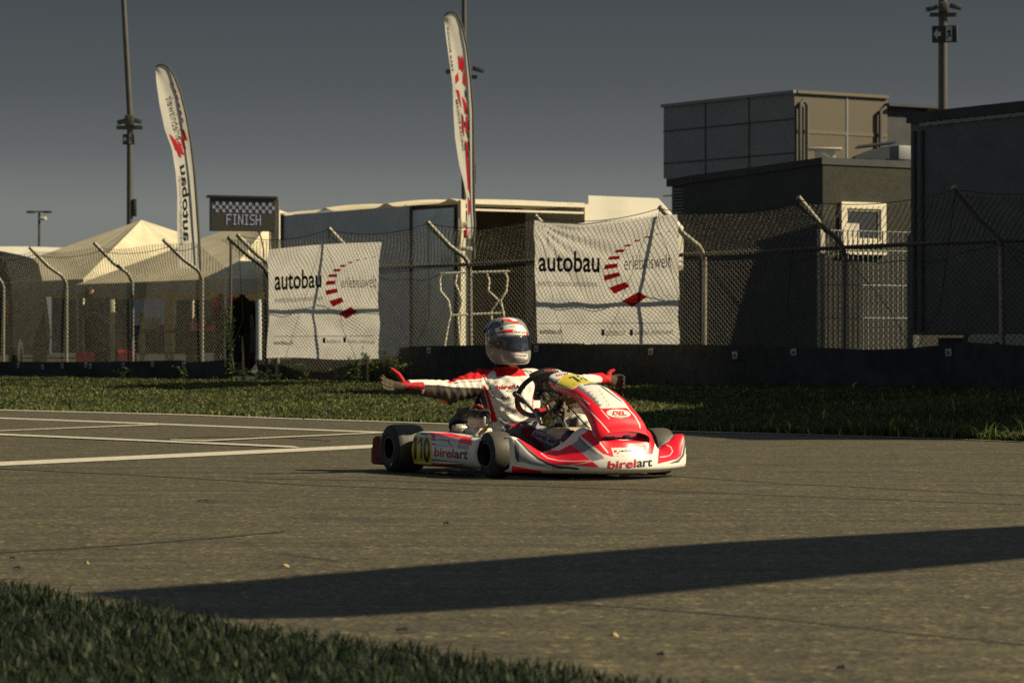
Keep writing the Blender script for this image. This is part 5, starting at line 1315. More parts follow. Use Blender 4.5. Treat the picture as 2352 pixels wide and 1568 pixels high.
# ---- wheels
def wheel(x, y, r, wd, out, steer=0.):
    """out: +1 left side, -1 right side"""
    c = Vector((x, y, r)); ax = Vector((-math.sin(steer) * 1, math.cos(steer), 0)) * out
    h = wd / 2
    mb = MB(); mb.lathe(c, ax, [(-h * .55, .020), (-h * .6, .058), (-h * .95, .066), (-h * .95, .060), (h * .2, .05), (h * .35, .032), (h * .5, .032), (h * .5, .0)], 32)
    for k in range(3):
        a = k * 2.094 + .3; e1 = Vector((0, 0, 1)); e2 = ax.cross(e1); mb.lathe(c + (e1 * math.cos(a) + e2 * math.sin(a)) * .028 + ax * h * .3, ax, [(0, .006), (.02, .006), (.02, 0)], 6)
    mb.lathe(c, ax, [(h * .55, .060), (h * .95, .0635), (h * .95, .066), (h * .6, .064)], 32)
    rim = mb.build('wheel', M['rim'], kart)
    mb = MB(); mb.lathe(c, ax, [(h * .93, .0665), (h * .965, .068), (h * .965, .0655)], 40); mb.build('rim_edge', M['steel'], rim)
    ri = .068
    pr = [(-h * .93, ri), (-h * 1.02, ri + .018), (-h * 1.03, r - .045), (-h * .98, r - .020), (-h * .86, r - .005), (-h * .6, r), (0, r + .001), (h * .6, r), (h * .86, r - .005), (h * .98, r - .020), (h * 1.03, r - .045), (h * 1.02, ri + .018), (h * .93, ri)]
    ms = [0] * 12
    for i in (4, 5, 6, 7): ms[i] = 1
    mb = MB(); mb.lathe(c, ax, pr, 56, ms=ms)
    # small paint marks on the outer wall
    for a, l in ((-1.05, .035), (2.5, .03)):
        e1 = Vector((1, 0, 0)); e2 = Vector((0, 0, 1)); rr = r - .034
        P = []
        for q in (-1, 0, 1): P.append([c + ax * (h * 1.03 + .0012) + (e1 * math.cos(a + q * l / rr / 2) + e2 * math.sin(a + q * l / rr / 2)) * (rr + dr) for dr in (-.006, .006)])
        mb.grid(P, 2)
    mb.build('tyre', [M['rubber'], M['tread'], M['plate']], rim)
wheel(.525, -.52, .130, .132, -1, rad(-4)); wheel(.525, .52, .134, .132, 1, rad(-4))
wheel(-.525, -.60, .140, .205, -1); wheel(-.525, .60, .140, .205, 1)

# ---- frame, bumpers, seat, steering, tank, radiator, engine
def part(name, fn, m, parent=None, smooth=40):
    mb = MB(); fn(mb); return mb.build(name, m, parent or kart, smooth)
def f(mb):
    T = lambda p, r=.015: mb.tube(p, r, 8)
    for s in (-1, 1):
        T([(-.62, s * .30, .06), (-.3, s * .32, .05), (.2, s * .30, .05), (.5, s * .24, .05), (.78, s * .20, .055), (.84, s * .12, .055), (.85, 0, .055)])
        T([(.50, s * .25, .05), (.52, s * .36, .09), (.525, s * .42, .13)])
    T([(-.525, -.56, .14), (-.525, .56, .14)], .024); T([(-.3, -.32, .05), (-.3, .32, .05)]); T([(.3, -.29, .05), (.3, .29, .05)])
    mb.box((.35, 0, .035), (.85, .5, .004)); 
part('chassis', f, M['steel'])
def f(mb):
    for s in (-1, 1):
        mb.tube([(.30, s * .30, .06), (.25, s * .5, .07), (-.25, s * .5, .07), (-.32, s * .30, .06)], .010, 8); mb.tube([(.62, s * .24, .06), (.80, s * .3, .08), (.86, s * .30, .12), (.86, s * .15, .15)], .010, 8)
    mb.tube([(-.36, -.575, .045), (.33, -.575, .052)], .006, 6)
part('side_bars', f, M['steel'])
def f(mb):
    P = []
    for y in np.linspace(-.68, .68, 40):
        xo = -.79 - .09 * (1 - abs(y / .68) ** 4) * 0 ; xx = -.83 - (.02 * math.cos(y * 3))
        if abs(y) > .62: xx += .05 * ((abs(y) - .62) / .06) ** 2
        P.append([(xx + .13, y, .20), (xx + .02, y, .205), (xx - .02, y, .19), (xx - .03, y, .13), (xx - .02, y, .06), (xx + .02, y, .045), (xx + .13, y, .05)])
    mb.grid(P)
    for e_ in (P[0], P[-1]): mb.add(e_, [tuple(range(7))])
V_ = part('rear_bumper', f, [mat('deep_red_plastic', (.16, .006, .012), rough=.6, var=.2, spec=.25)])
# the red end block visible behind the near rear wheel
qa, qb, qc, qd = [KP(c1(*p), 1, -.66) for p in ((120, 1225), (240, 1228), (240, 1390), (120, 1388))]
def f(mb): mb.box(((qa.x + qb.x) / 2 + .02, -.60, (qa.z + qc.z) / 2), (abs(qb.x - qa.x) * .8, .14, abs(qa.z - qc.z)), 0, bev=.018)
part('bumper_end', f, mat('worn_red_plastic', (.30, .008, .016), rough=.55, var=.2, spec=.3))
def f(mb): mb.box((qb.x - .03, -.665, (qa.z + qc.z) / 2 - .01), (.05, .01, .05), 0, bev=.004)
part('reflector', f, M['frame'])
def f(mb):
    rows = []
    for x, z, hw, d in ((-.02, .075, .15, .03), (-.1, .06, .19, .06), (-.22, .055, .20, .10), (-.32, .085, .205, .14), (-.40, .17, .20, .16), (-.455, .28, .19, .15), (-.49, .38, .165, .10), (-.51, .44, .12, .05)):
        r = []
        for a in np.linspace(-1, 1, 15): r.append((x + (.35 if z > .1 else .1) * abs(a) ** 3 * d * 1.2, hw * a * (1.05 - .05 * a * a), z + d * abs(a) ** 2.6 * (.9 if z < .15 else .3)))
        rows.append(r)
    mb.grid(surfgrid(rows, 50, 40))
o = part('seat', f, M['seat'], smooth=80); thicken(o, .008)
# steering wheel: rim, pad, spokes, column
SWC = Vector((.085, .0, .462)); SWA = Vector((-.80, -.02, .60)).normalized(); R_ = .158
e1 = (Vector((0, 0, 1)) - SWA * SWA.z).normalized(); e2 = SWA.cross(e1)
def sw(a, r, o=0.): return SWC + (e1 * math.cos(a) + e2 * math.sin(a)) * r + SWA * o
def f(mb):
    pts = []
    for k in range(49):
        a = k * 2 * math.pi / 48; r = R_ * (1 - .12 * max(0, math.cos(a)) ** 6); pts.append(sw(a, r))
    mb.tube(pts, .0155, 10, cap=False)
swh = part('steering_wheel', f, M['black'])
def f(mb):
    mb.tube([sw(a0 + q, R_ * (1 - .12 * max(0, math.cos(a0 + q)) ** 6)) for q in (-.13, -.05, .05, .13)], .0172, 10)
suede = mat('red_suede', (.50, .02, .03), rough=.85, var=.2, vscale=60)
for a0 in (.62, -.62, 2.25, -2.25): part('red_grip', f, suede, swh)
def f(mb): mb.prism([sw(.60, .130, .012), sw(-.60, .130, .012), sw(-1.0, .07, .012), sw(-2.3, .06, .012), sw(2.3, .06, .012), sw(1.0, .07, .012)], SWA * -.022)
part('wheel_plate', f, M['black'], swh, 30)
for a, r in ((.3, .09), (-.3, .09), (1.1, .05), (-1.1, .05), (2.6, .04)):
    part('wheel_bolt', lambda mb: mb.lathe(sw(a, r, -.012), -SWA, [(0, .008), (.006, .008), (.006, 0)], 8), M['steel'], swh)
part('switch_plate', lambda mb: mb.box(sw(.9, .085, -.016), (.02, .014, .03), 0), M['steel'], swh)
# padded crash pad along the top of the rim
a0 = KP(c2(500, 205), 0, .09); a1 = KP(c2(840, 195), 0, .09)
def f(mb):
    P = []
    for t in np.linspace(-.78, .70, 17):
        c = sw(t, R_ * .94, .004); n_ = (e1 * math.cos(t) + e2 * math.sin(t)); P.append([c - n_ * .024 + SWA * .022, c + n_ * .024 + SWA * .018, c + n_ * .032, c + n_ * .026 - SWA * .022, c - n_ * .02 - SWA * .026, c - n_ * .03])
    mb.grid(P, closed=True); mb.add(P[0], [tuple(range(6))]); mb.add(P[-1], [tuple(range(6))[::-1]])
cpd = part('crash_pad', f, M['black'], swh, 60)
mb = MB(); P_ = cpd.data; SP = Surf([v.co for v in P_.vertices], [tuple(p.vertices) for p in P_.polygons], KM)
T2(mb, SP, 'birel', [(525, 166), (655, 160), (655, 180), (522, 186)], (.6, .02, .06), .05, .004); T2(mb, SP, 'ART', [(660, 160), (760, 162), (762, 182), (658, 180)], (.6, .58, .52), .04, .004)
mb.build('pad_lettering', M['decal'], cpd, smooth=0)
def f(mb):
    mb.tube([SWC - SWA * .02, SWC - SWA * .25, Vector((.60, 0, .10))], .011, 8); mb.lathe(SWC, -SWA, [(0, .03), (.05, .03), (.05, .016), (.09, .016)], 12)
part('steering_column', f, M['steel'])
def f(mb):
    for p, r in (([c2(705, 690), c2(735, 760), c2(790, 900), c2(825, 985)], .013), ([c2(690, 590), c2(760, 640), c2(720, 700)], .007), ([c2(640, 440), c2(690, 500), c2(745, 575), c2(700, 650)], .006), ([c2(600, 430), c2(625, 455), c2(655, 440), c2(660, 470)], .005)):
        mb.tube([KP(q, 1, -.05) for q in p], r, 8)
part('panel_bracket', f, M['steel'])
def f(mb):
    for p, r in (([c2(650, 500), c2(690, 560), c2(660, 640), c2(690, 700)], .016), ([c2(620, 640), c2(650, 660), c2(700, 640)], .014), ([c2(590, 700), c2(640, 680)], .012), ([c2(800, 600), c2(880, 680), c2(980, 790), c2(1050, 860)], .004)): mb.tube([KP(q, 1, -.03) for q in p], r, 8)
    for q in (c2(680, 610), c2(640, 670), c2(700, 560), c2(720, 690)): mb.box(KP(q, 1, -.06), (.035, .03, .03), 0, bev=.005)
part('column_clutter', f, M['black'])
def f(mb):
    for q in (c2(815, 655), c2(640, 690), c2(600, 720), c2(715, 690), c2(700, 470), c2(545, 380)): mb.lathe(KP(q, 1, -.07), (0, -1, 0), [(0, .011), (.012, .011), (.014, .006), (.014, 0)], 8)
part('fasteners', f, M['steel'])
def f(mb): mb.tube([KP(c2(*q), 1, -.06) for q in ((590, 690), (560, 640), (548, 580), (575, 535), (640, 515), (720, 500), (780, 470))], .009, 8); mb.tube([KP(c2(*q), 1, -.07) for q in ((590, 690), (545, 720), (525, 770), (510, 825))], .010, 8)
part('brake_hose', f, M['hose'])
def f(mb):
    q = [KP(c2(*p), 1, .02) for p in ((760, 515), (880, 465), (925, 510), (930, 550), (780, 595), (765, 560))]; mb.prism(q, (0, .06, 0))
part('underside_pad', f, M['wood'], smooth=0)
def f(mb): mb.tube([KP(c2(425, 650), 0, .0), KP(c2(540, 650), 1, .15), KP(c2(668, 645), 1, .15)], .016, 10)
part('red_crossbar', f, M['redm'])
def f(mb):
    mb.tube([KP(c2(*q), 1, -.17) for q in ((285, 545), (360, 620), (430, 700), (470, 780), (482, 820))], .0085, 8)
lv = part('gear_lever', f, M['steel'])
def f(mb): mb.tube([KP(c2(*q), 1, -.17) for q in ((172, 450), (200, 475), (250, 520), (290, 555))], [.016, .019, .017, .013], 10)
lg = part('lever_grip', f, M['black'], lv)
def f(mb):
    for q in ((192, 450), (208, 462), (226, 474), (246, 490)): mb.lathe(KP(c2(*q), 1, -.185), (0, -1, 0), [(0, .005), (.003, .004), (.003, 0)], 8)
part('grip_hole', f, M['frame'], lg)
# fuel tank
def f(mb):
    rows = []
    for z, k in ((.055, .85), (.07, 1.), (.16, 1.), (.23, .96), (.262, .86), (.275, .6), (.277, .0)):
        r = []
        for a in np.linspace(0, 2 * math.pi, 33)[:-1]:
            c_, s_ = math.cos(a), math.sin(a); r.append((.46 + .145 * k * math.copysign(abs(c_) ** .45, c_), -.01 + .125 * k * math.copysign(abs(s_) ** .45, s_), z))
        rows.append(r)
    mb.grid(rows, closed=True)
tk = part('fuel_tank', f, M['tank'], smooth=50)
def f(mb): mb.lathe((.40, -.04, .272), (0, 0, 1), [(0, .042), (.022, .042), (.026, .036), (.026, 0)], 16)
part('filler_cap', f, M['black'], tk)
ST_ = Surf([v.co for v in tk.data.vertices], [tuple(p.vertices) for p in tk.data.polygons], KM)
mb = MB(); ST_.patch(mb, [c2(*p) for p in ((655, 822), (668, 850), (700, 905), (640, 880), (622, 872), (640, 845))], RED, lift=.003); ST_.patch(mb, [c2(*p) for p in ((654, 830), (660, 832), (664, 890), (656, 888))], WHITE, lift=.005, n=2); mb.build('tank_sticker', M['decal'], tk, smooth=0)
# brake master and pedal blocks at the near front of the floor
def f(mb):
    mb.box((.80, -.20, .20), (.10, .06, .12), 0, bev=.015, ax=(Vector((.85, 0, .5)), Vector((0, 1, 0)), Vector((-.5, 0, .85)))); mb.box((.73, -.21, .185), (.09, .05, .07), 0, bev=.012)
pm = part('brake_master', f, M['black'])
def f(mb): mb.lathe((.775, -.235, .195), (0, -1, 0), [(0, .014), (.008, .014), (.008, 0)], 8)
part('adjuster', f, M['frame'], pm)
# radiator on the far side
ra, rb_, rc_, rd_ = (KP(c2(560, 515), 1, .30), KP(c2(925, 500), 1, .34), KP(c2(1135, 865), 1, .34), KP(c2(760, 870), 1, .30))
def f(mb):
    mb.prism([KP(c2(*p), 1, .33) for p in ((548, 520), (600, 500), (930, 505), (1150, 870), (760, 870), (640, 700))], (0, .035, 0))
rdm = part('radiator', f, M['dark2'], smooth=0)
def f(mb):
    for k in range(44):
        x0 = 565 + k * 9.2; top = (x0, 530 if x0 < 920 else 530 + (x0 - 920) * 1.7)
        l = 330 * (1 if x0 < 760 else 1)
        bx = x0 + 200; b_ = (bx, min(868, 530 + 350))
        if x0 < 640: b_ = (x0 + 70 + (x0 - 565) * .8, 530 + 130 + (x0 - 565) * 1.8)
        t = KP(c2(*top), 1, .326); b2 = KP(c2(*b_), 1, .326)
        n_ = Vector((.0036, 0, .0016)); mb.prism([t - n_, t + n_, b2 + n_, b2 - n_], (0, .004, 0))
part('cooling_fins', f, M['frame'], rdm, smooth=0)
mb = MB(); put_text(mb, 'NEUS', lambda x, y: KP(c2(800 + 150 * x - 0 * y, 632 - 45 * y - 22 * x), 1, .3225), BLK, bold=.05); mb.build('fin_lettering', M['decal'], rdm, smooth=0)
# engine on the near side behind the pod
EP = lambda x, y, d=0.: KP(cp(x, y), 1, -.33 + d)
ec = EP(1945, 440)
def f(mb):
    c = EP(1940, 560); t = EP(1950, 340); ax = (t - c).normalized(); h = (t - c).length
    mb.lathe(c, ax, [(-.06, 0), (-.06, .05), (0, .058), (h * .12, .058), (h * .2, .068), (h * .55, .068), (h * .6, .060), (h * .66, .060)], 20)
    mb.box(c - Vector((0, 0, .05)), (.13, .12, .08), 0, bev=.012)
    mb.lathe(EP(1640, 610), (0, 0, 1), [(-.03, .0), (-.03, .04), (0, .045), (.01, .05), (.02, .045), (.03, .02), (.03, 0)], 14); mb.box(EP(1690, 660), (.10, .07, .05), 0, bev=.01); mb.tube([EP(1560, 640), EP(1760, 650)], .022, 10)
    mb.box(EP(1930, 650), (.06, .06, .06), 0, bev=.01)
eng = part('engine', f, M['alu'])
def f(mb):
    c = EP(1955, 385); mb.lathe(c, (EP(1950, 340) - EP(1940, 560)).normalized(), [(0, .062), (.012, .064), (.03, .060), (.034, .05), (.034, 0)], 20)
    for k in range(6): mb.lathe(c + Vector((.04 * math.cos(k), .04 * math.sin(k), .034)), (0, 0, 1), [(0, .006), (.008, .006), (.008, 0)], 6)
part('cylinder_head', f, M['black'], eng)
def f(mb):
    c = EP(1955, 330); 
    for k in range(7): a = k * .9; mb.lathe(c + Vector((.045 * math.cos(a), .045 * math.sin(a), -.002 - .004 * (k % 2))), (0, 0, 1), [(0, .0085), (.012, .0085), (.012, .005), (.016, 0)], 6)
    mb.box(EP(2030, 475, -.065), (.012, .012, .045), 0, bev=.003)
part('head_bolts', f, M['alu'], eng)
def f(mb): mb.tube([EP(1870, 255), EP(1940, 250), EP(1985, 268), EP(1990, 300)], [.010, .013, .013, .008], 8)
part('spark_plug_cap', f, M['redm'], eng)
def f(mb): mb.tube([EP(1990, 290), EP(2060, 360), EP(2110, 450), EP(2125, 520)], .005, 6); mb.tube([EP(1870, 262), EP(1800, 320), EP(1760, 420), EP(1755, 560)], .006, 6); mb.tube([EP(1490, 690), EP(1500, 630), EP(1545, 605), EP(1590, 625)], .007, 6)
part('ignition_lead', f, M['black'], eng)
def f(mb): mb.tube([EP(1660, 350, .02), EP(1720, 345, .02), EP(1850, 300, .02)], [.030, .028, .022], 14); mb.tube([EP(1540, 600, .05), EP(1560, 520, .05), EP(1640, 450, .05), EP(1720, 430, .05)], [.028, .036, .040, .034], 14); mb.tube([EP(1700, 470, .03), EP(1705, 400, .03)], .02, 10)
part('intake_silencer', f, M['black'], eng)
def f(mb): mb.tube([EP(2075, 560, -.04), EP(2030, 620, -.04), EP(1960, 690, -.04)], .012, 8); mb.tube([EP(1720, 640, -.03), EP(1800, 625, -.03), EP(1830, 650, -.03)], .010, 8)
part('coolant_hose', f, M['hose'], eng)
def f(mb): mb.box(EP(1640, 700), (.14, .1, .04), 0, bev=.01); mb.box(EP(1860, 720), (.2, .1, .04), 0, bev=.01); mb.box(EP(1850, 590, -.03), (.07, .04, .04), 0, bev=.008)
part('engine_mount', f, M['black'], eng)
# ------------------------------------------------------------------ driver
drv = empty('person', KO, -KYAW, 'helmeted driver in red and white suit seated in the kart, both arms spread wide', 'person')
def loft(mb, secs, n=24, p=2.3):
    """closed skin through superelliptic sections: (centre, half-vector a, half-vector b)"""
    rows = []
    for c, a, b in secs:
        c, a, b = Vector(c), Vector(a), Vector(b); r = []
        for k in range(n):
            t = 2 * math.pi * k / n; cs, sn = math.cos(t), math.sin(t)
            r.append(c + a * math.copysign(abs(cs) ** (2 / p), cs) + b * math.copysign(abs(sn) ** (2 / p), sn))
        rows.append(r)
    mb.grid(rows, closed=True); mb.add(rows[0], [tuple(range(n))[::-1]]); mb.add(rows[-1], [tuple(range(n))])
def fuse(mb, voxel, it, fac=.5):
    """one continuous skin out of overlapping closed shells"""
    me = bpy.data.meshes.new('skin'); me.from_pydata(mb.v, [], mb.f); o = bpy.data.objects.new('skin', me); C.objects.link(o)
    r = o.modifiers.new('r', 'REMESH'); r.mode = 'VOXEL'; r.voxel_size = voxel
    s = o.modifiers.new('s', 'SMOOTH'); s.iterations = it; s.factor = fac
    dg = bpy.context.evaluated_depsgraph_get(); ev = o.evaluated_get(dg); m2 = ev.to_mesh()
    V = [tuple(v.co) for v in m2.vertices]; F = [tuple(p.vertices) for p in m2.polygons]
    ev.to_mesh_clear(); bpy.data.objects.remove(o); bpy.data.meshes.remove(me); return V, F
V3 = Vector
mb = MB()
ty = rad(-6)       # torso turned a little towards its right
def tv(x, y, z): return V3((x * math.cos(ty) - y * math.sin(ty), x * math.sin(ty) + y * math.cos(ty), z))
def sec(x, z, hw, d, lean=.35): return ((x, 0, z), tv(0, hw, 0), tv(d, 0, d * lean))
loft(mb, [sec(-.17, .085, .13, .09), sec(-.19, .14, .175, .13), sec(-.235, .22, .165, .125), sec(-.275, .31, .158, .122), sec(-.315, .40, .170, .128), sec(-.345, .46, .185, .126), sec(-.37, .515, .185, .108), sec(-.385, .548, .150, .085), sec(-.39, .572, .088, .074), sec(-.392, .582, .080, .074), sec(-.385, .612, .080, .075), sec(-.383, .614, .066, .06), sec(-.38, .66, .058, .056)])
# head inside the helmet, with chin
loft(mb, [((-.385, .005, .63), (0, .055, 0), (.055, 0, 0)), ((-.36, .0, .655), (0, .05, 0), (.085, 0, 0)), ((-.35, .0, .69), (0, .065, 0), (.095, 0, 0)), ((-.355, 0, .76), (0, .075, 0), (.095, 0, 0)), ((-.36, 0, .83), (0, .06, 0), (.08, 0, 0)), ((-.36, 0, .86), (0, .02, 0), (.02, 0, 0))])
cn = KP(ch(1005, 1425), 0, -.275); loft(mb, [(cn + V3((-.10, 0, .06)), (0, .05, 0), (.04, 0, .03)), (cn + V3((-.04, 0, .025)), (0, .036, 0), (.03, 0, .025)), (cn + V3((-.012, 0, .006)), (0, .022, 0), (.014, 0, .012))], 16, 2)
def limb(pts, rs, fl=1.0): mb.tube(pts, rs, 18, flat=fl)
# right arm (towards the left of the picture) and left arm
A = lambda x, y, X: KP(c1(x, y), 0, X)
sR = V3((-.38, -.175, .524)); eR = A(845, 752, -.31); wR = A(490, 702, -.27)
limb([V3((-.37, -.06, .522)), sR, sR.lerp(eR, .28), sR.lerp(eR, .7), eR, eR.lerp(wR, .25), eR.lerp(wR, .7), wR, wR + (wR - eR).normalized() * .03], [.075, .084, .076, .068, .064, .060, .048, .036, .034])
loft(mb, [(eR + (sR - eR) * .5 + V3((0, 0, -.045)), (0, .02, .0), (.03, 0, 0)), (eR + V3((.01, 0, -.052)), (.03, .0, 0), (0, .02, .03)), (eR.lerp(wR, .35) + V3((0, 0, -.035)), (0, .02, 0), (.03, 0, .01))], 14, 2)
sL = V3((-.39, .175, .528)); wL = KP(c2(1170, 280), 0, -.46); eL = sL.lerp(wL, .52) + V3((.03, 0, -.035))
limb([V3((-.37, .06, .526)), sL, sL.lerp(eL, .3), sL.lerp(eL, .7), eL, eL.lerp(wL, .3), eL.lerp(wL, .7), wL, wL + (wL - eL).normalized() * .03], [.075, .082, .070, .058, .058, .055, .046, .038, .036])
# legs
for s in (-1, 1):
    hp_ = V3((-.19, s * .10, .135)); kn = V3((.20, s * .185, .290 if s > 0 else .238)); an = V3((.66, s * .155, .135)); to = V3((.80, s * .15, .19))
    limb([hp_ + V3((-.05, 0, 0)), hp_, hp_.lerp(kn, .35), hp_.lerp(kn, .75), kn, kn.lerp(an, .25), kn.lerp(an, .65), an, an + V3((.01, 0, -.03))], [.08, .095, .086, .070, .064, .060, .052, .043, .042])
    loft(mb, [(an + V3((-.06, 0, -.055)), (0, .034, 0), (-.012, 0, .022)), (an + V3((0, 0, -.01)), (0, .042, 0), (-.03, 0, .05)), (an + V3((.06, 0, .045)), (0, .045, 0), (-.03, 0, .03)), (to, (0, .042, 0), (-.02, 0, .018)), (to + V3((.03, 0, .045)), (0, .025, 0), (-.008, 0, .01))], 16, 2.3)
V, F = fuse(mb, .0062, 9)
# cloth creases: low, directed waves on elbows, waist and thighs
V = np.array(V); x, y, z = V.T
def fld(c, r, k, amp, d):
    q = ((V - np.array(c)) ** 2).sum(1) / r ** 2; return amp * np.exp(-q) * np.sin((V @ np.array(d)) * k + 1.3 * np.sin(V @ np.array([11, 17, 13])))
dsp = fld((-.2, 0, .27), .17, 120, .007, (.3, .35, .9)) + fld(tuple(eR), .12, 150, .0055, (.2, .9, .45)) + fld(tuple(eL), .12, 150, .0055, (.2, .9, -.4)) + fld(tuple(sR), .13, 130, .006, (.3, .8, -.6)) + fld((.0, -.16, .24), .2, 110, .006, (.8, .3, .5)) + fld((-.33, 0, .44), .17, 85, .007, (.2, .8, .6)) + fld((-.28, .06, .36), .14, 140, .006, (.1, .9, -.35)) + fld((-.36, -.06, .50), .10, 140, .005, (.1, .7, .7)) + fld((.3, .18, .28), .2, 110, .006, (.8, .3, .5))
nrm = np.zeros_like(V); Fa = np.array([f_ for f_ in F if len(f_) == 4]); fn_ = np.cross(V[Fa[:, 2]] - V[Fa[:, 0]], V[Fa[:, 3]] - V[Fa[:, 1]])
for k in range(4): np.add.at(nrm, Fa[:, k], fn_)
nrm /= np.linalg.norm(nrm, axis=1, keepdims=True) + 1e-9; V = V + nrm * dsp[:, None]
mb = MB(); mb.v = [tuple(v) for v in V]; mb.f = F; mb.m = [0] * len(F)
SD = Surf(mb.v, mb.f, KM)
O1 = lambda *p: L(c1, *p)
SW = (.74, .70, .62); DK = (.024, .023, .021); NV = (.10, .10, .12); SR = (.55, .012, .018)
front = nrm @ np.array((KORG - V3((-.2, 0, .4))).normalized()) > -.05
arm = np.abs(y) > .22
base = np.tile(np.array(SW), (len(V), 1)); base[(z < .30) & (x > -.16)] = NV; base[(x < -.42) | (nrm[:, 0] < -.5) & (np.abs(y) < .2) & (z > .25)] = SR
lay = [
    (SR, O1((1000, 560), (1110, 520), (1200, 500), (1330, 545), (1380, 560), (1370, 590), (1310, 600), (1245, 570), (1190, 570), (1130, 640), (1105, 625))),
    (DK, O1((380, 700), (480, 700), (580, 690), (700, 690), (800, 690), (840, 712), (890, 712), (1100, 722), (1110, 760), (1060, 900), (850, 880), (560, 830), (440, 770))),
    (SR, O1((795, 672), (850, 640), (900, 610), (980, 575), (1060, 560), (1100, 600), (1112, 640), (1000, 648), (900, 650), (830, 680))),
    (NV, O1((800, 690), (900, 668), (1000, 660), (1105, 655), (1100, 668), (960, 672), (860, 690), (830, 712))),
    (SW, O1((830, 690), (940, 668), (1104, 665), (1106, 722), (900, 712), (840, 712))),
    (SW, O1((560, 640), (650, 640), (790, 660), (838, 690), (842, 712), (720, 694), (590, 692), (570, 700))),
    ((.085, .072, .052), O1((600, 712), (700, 705), (722, 740), (712, 790), (620, 775))), ((.085, .072, .052), O1((740, 716), (860, 722), (880, 740), (850, 800), (830, 830), (760, 760))), ((.085, .072, .052), O1((905, 722), (1000, 728), (1010, 770), (930, 800), (900, 780))),
    (SR, O1((700, 818), (760, 818), (810, 838), (800, 855), (740, 842))), (SW, O1((580, 705), (592, 695), (606, 740), (596, 775), (584, 770))),
    (SR, O1((1105, 690), (1125, 740), (1150, 820), (1175, 930), (1190, 1020), (1245, 1015), (1200, 880), (1165, 780), (1240, 830), (1170, 770), (1130, 700))),
    (NV, O1((1105, 700), (1090, 800), (1120, 900), (1170, 1010), (1185, 1000), (1150, 840), (1120, 740))),
    (SR, L(c3, (455, 760), (500, 725), (560, 725), (610, 775), (540, 770), (500, 770))), (SR, L(c3, (650, 720), (720, 760), (745, 790), (700, 780))),
    (BLK, stroke(c3, [(580, 725), (640, 745), (690, 800)], 5)), (BLK, stroke(c3, [(600, 720), (660, 735), (715, 790)], 4)),
    (SR, L(c3, (705, 860), (745, 850), (740, 950), (710, 1060), (700, 1170), (690, 1180), (690, 1050), (722, 950))),
    (BLK, stroke(c3, [(95, 790), (130, 860), (175, 930), (210, 990)], 5)), (BLK, stroke(c3, [(150, 850), (190, 940), (230, 1050)], 3)), (BLK, stroke(c3, [(300, 795), (350, 790), (390, 770)], 5)), (BLK, stroke(c3, [(610, 1150), (600, 1220), (590, 1300)], 4)),
    (SR, L(c3, (400, 1390), (470, 1370), (600, 1360), (625, 1372), (600, 1400), (480, 1410))), (SR, L(c2, (170, 810), (300, 800), (310, 815), (180, 830))), (SW, L(c2, (238, 812), (258, 808), (262, 826), (242, 830))),
    ((.14, .01, .015), L(c2, (250, 850), (330, 850), (420, 880), (380, 940), (520, 1060), (480, 1110), (380, 1020), (250, 950))),
    ((.24, .24, .27), L(c2, (330, 800), (420, 795), (500, 830), (760, 975), (760, 1010), (700, 990), (560, 920), (400, 850))),
    ((.24, .24, .27), L(c2, (0, 760), (60, 755), (110, 790), (60, 830), (0, 800))), (BLK, stroke(c2, [(350, 845), (480, 890), (600, 950), (760, 1000)], 8)),
    ((.30, .30, .34), L(c2, (388, 890), (430, 872), (700, 985), (705, 1020), (670, 1080), (640, 1080), (400, 960), (375, 930))),
    (SW, L(c2, (800, 720), (920, 700), (1000, 740), (1110, 860), (1060, 880), (900, 860), (880, 760))), (NV, L(c2, (770, 770), (900, 725), (905, 790), (890, 850), (850, 790))),
]
xp, yp = topx(V)
col = base.copy()
for c_, poly in lay:
    k = inpoly(xp, yp, poly) & front; col[k] = c_
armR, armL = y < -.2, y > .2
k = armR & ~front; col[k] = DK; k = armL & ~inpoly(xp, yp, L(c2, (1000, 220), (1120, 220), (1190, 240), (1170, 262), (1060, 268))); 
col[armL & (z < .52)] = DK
neck = (z > .562) & (np.abs(y) < .10); col[neck] = SR; nk = (z > .616) & (np.abs(y) < .2); col[nk] = BLK
chin = inpoly(xp, yp, L(ch, (800, 1330), (1150, 1330), (1160, 1400), (1100, 1480), (1000, 1510), (880, 1450))) & (x > -.33) & (z > .58); col[chin] = (.62, .28, .20)
foot = x > .60; col[foot] = BLK
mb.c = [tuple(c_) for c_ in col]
def T3(body, q, colr, bold, lift=.004, **k): put_text(mb, body, SD.quad(*[c3(*p) for p in q], lift), colr, bold=bold, **k)
RI = (.42, .01, .04)
T3('birel', [(258, 903), (482, 890), (484, 945), (260, 958)], RI, .05); T3('ART', [(495, 898), (620, 902), (622, 948), (497, 946)], INK, .03)
T3('Racing', [(365, 965), (560, 955), (565, 982), (372, 992)], INK, -.004, shear=.5)
T3('DR', [(308, 1040), (420, 1045), (425, 1078), (312, 1078)], INK, .06, shear=.3); T3('KART', [(332, 1082), (425, 1086), (428, 1102), (336, 1102)], INK, .03)
T3('UNIPRO', [(325, 1112), (470, 1112), (472, 1148), (330, 1156)], (.10, .10, .11), .0)
ring = [(math.cos(t), math.sin(t)) for t in np.linspace(0, 2 * math.pi, 33)]
mb.grid([[SD.hit(*c3(418 + 76 * c_, 1212 + 38 * s_ - 8 * c_), .004) for c_, s_ in ring], [SD.hit(*c3(418 + 71 * c_, 1212 + 34 * s_ - 8 * c_), .004) for c_, s_ in ring]], 0, INK)
T3('BELL', [(360, 1198), (476, 1188), (478, 1222), (362, 1234)], INK, .05)
T3('helmets', [(390, 1238), (450, 1234), (450, 1244), (390, 1247)], INK, .0)
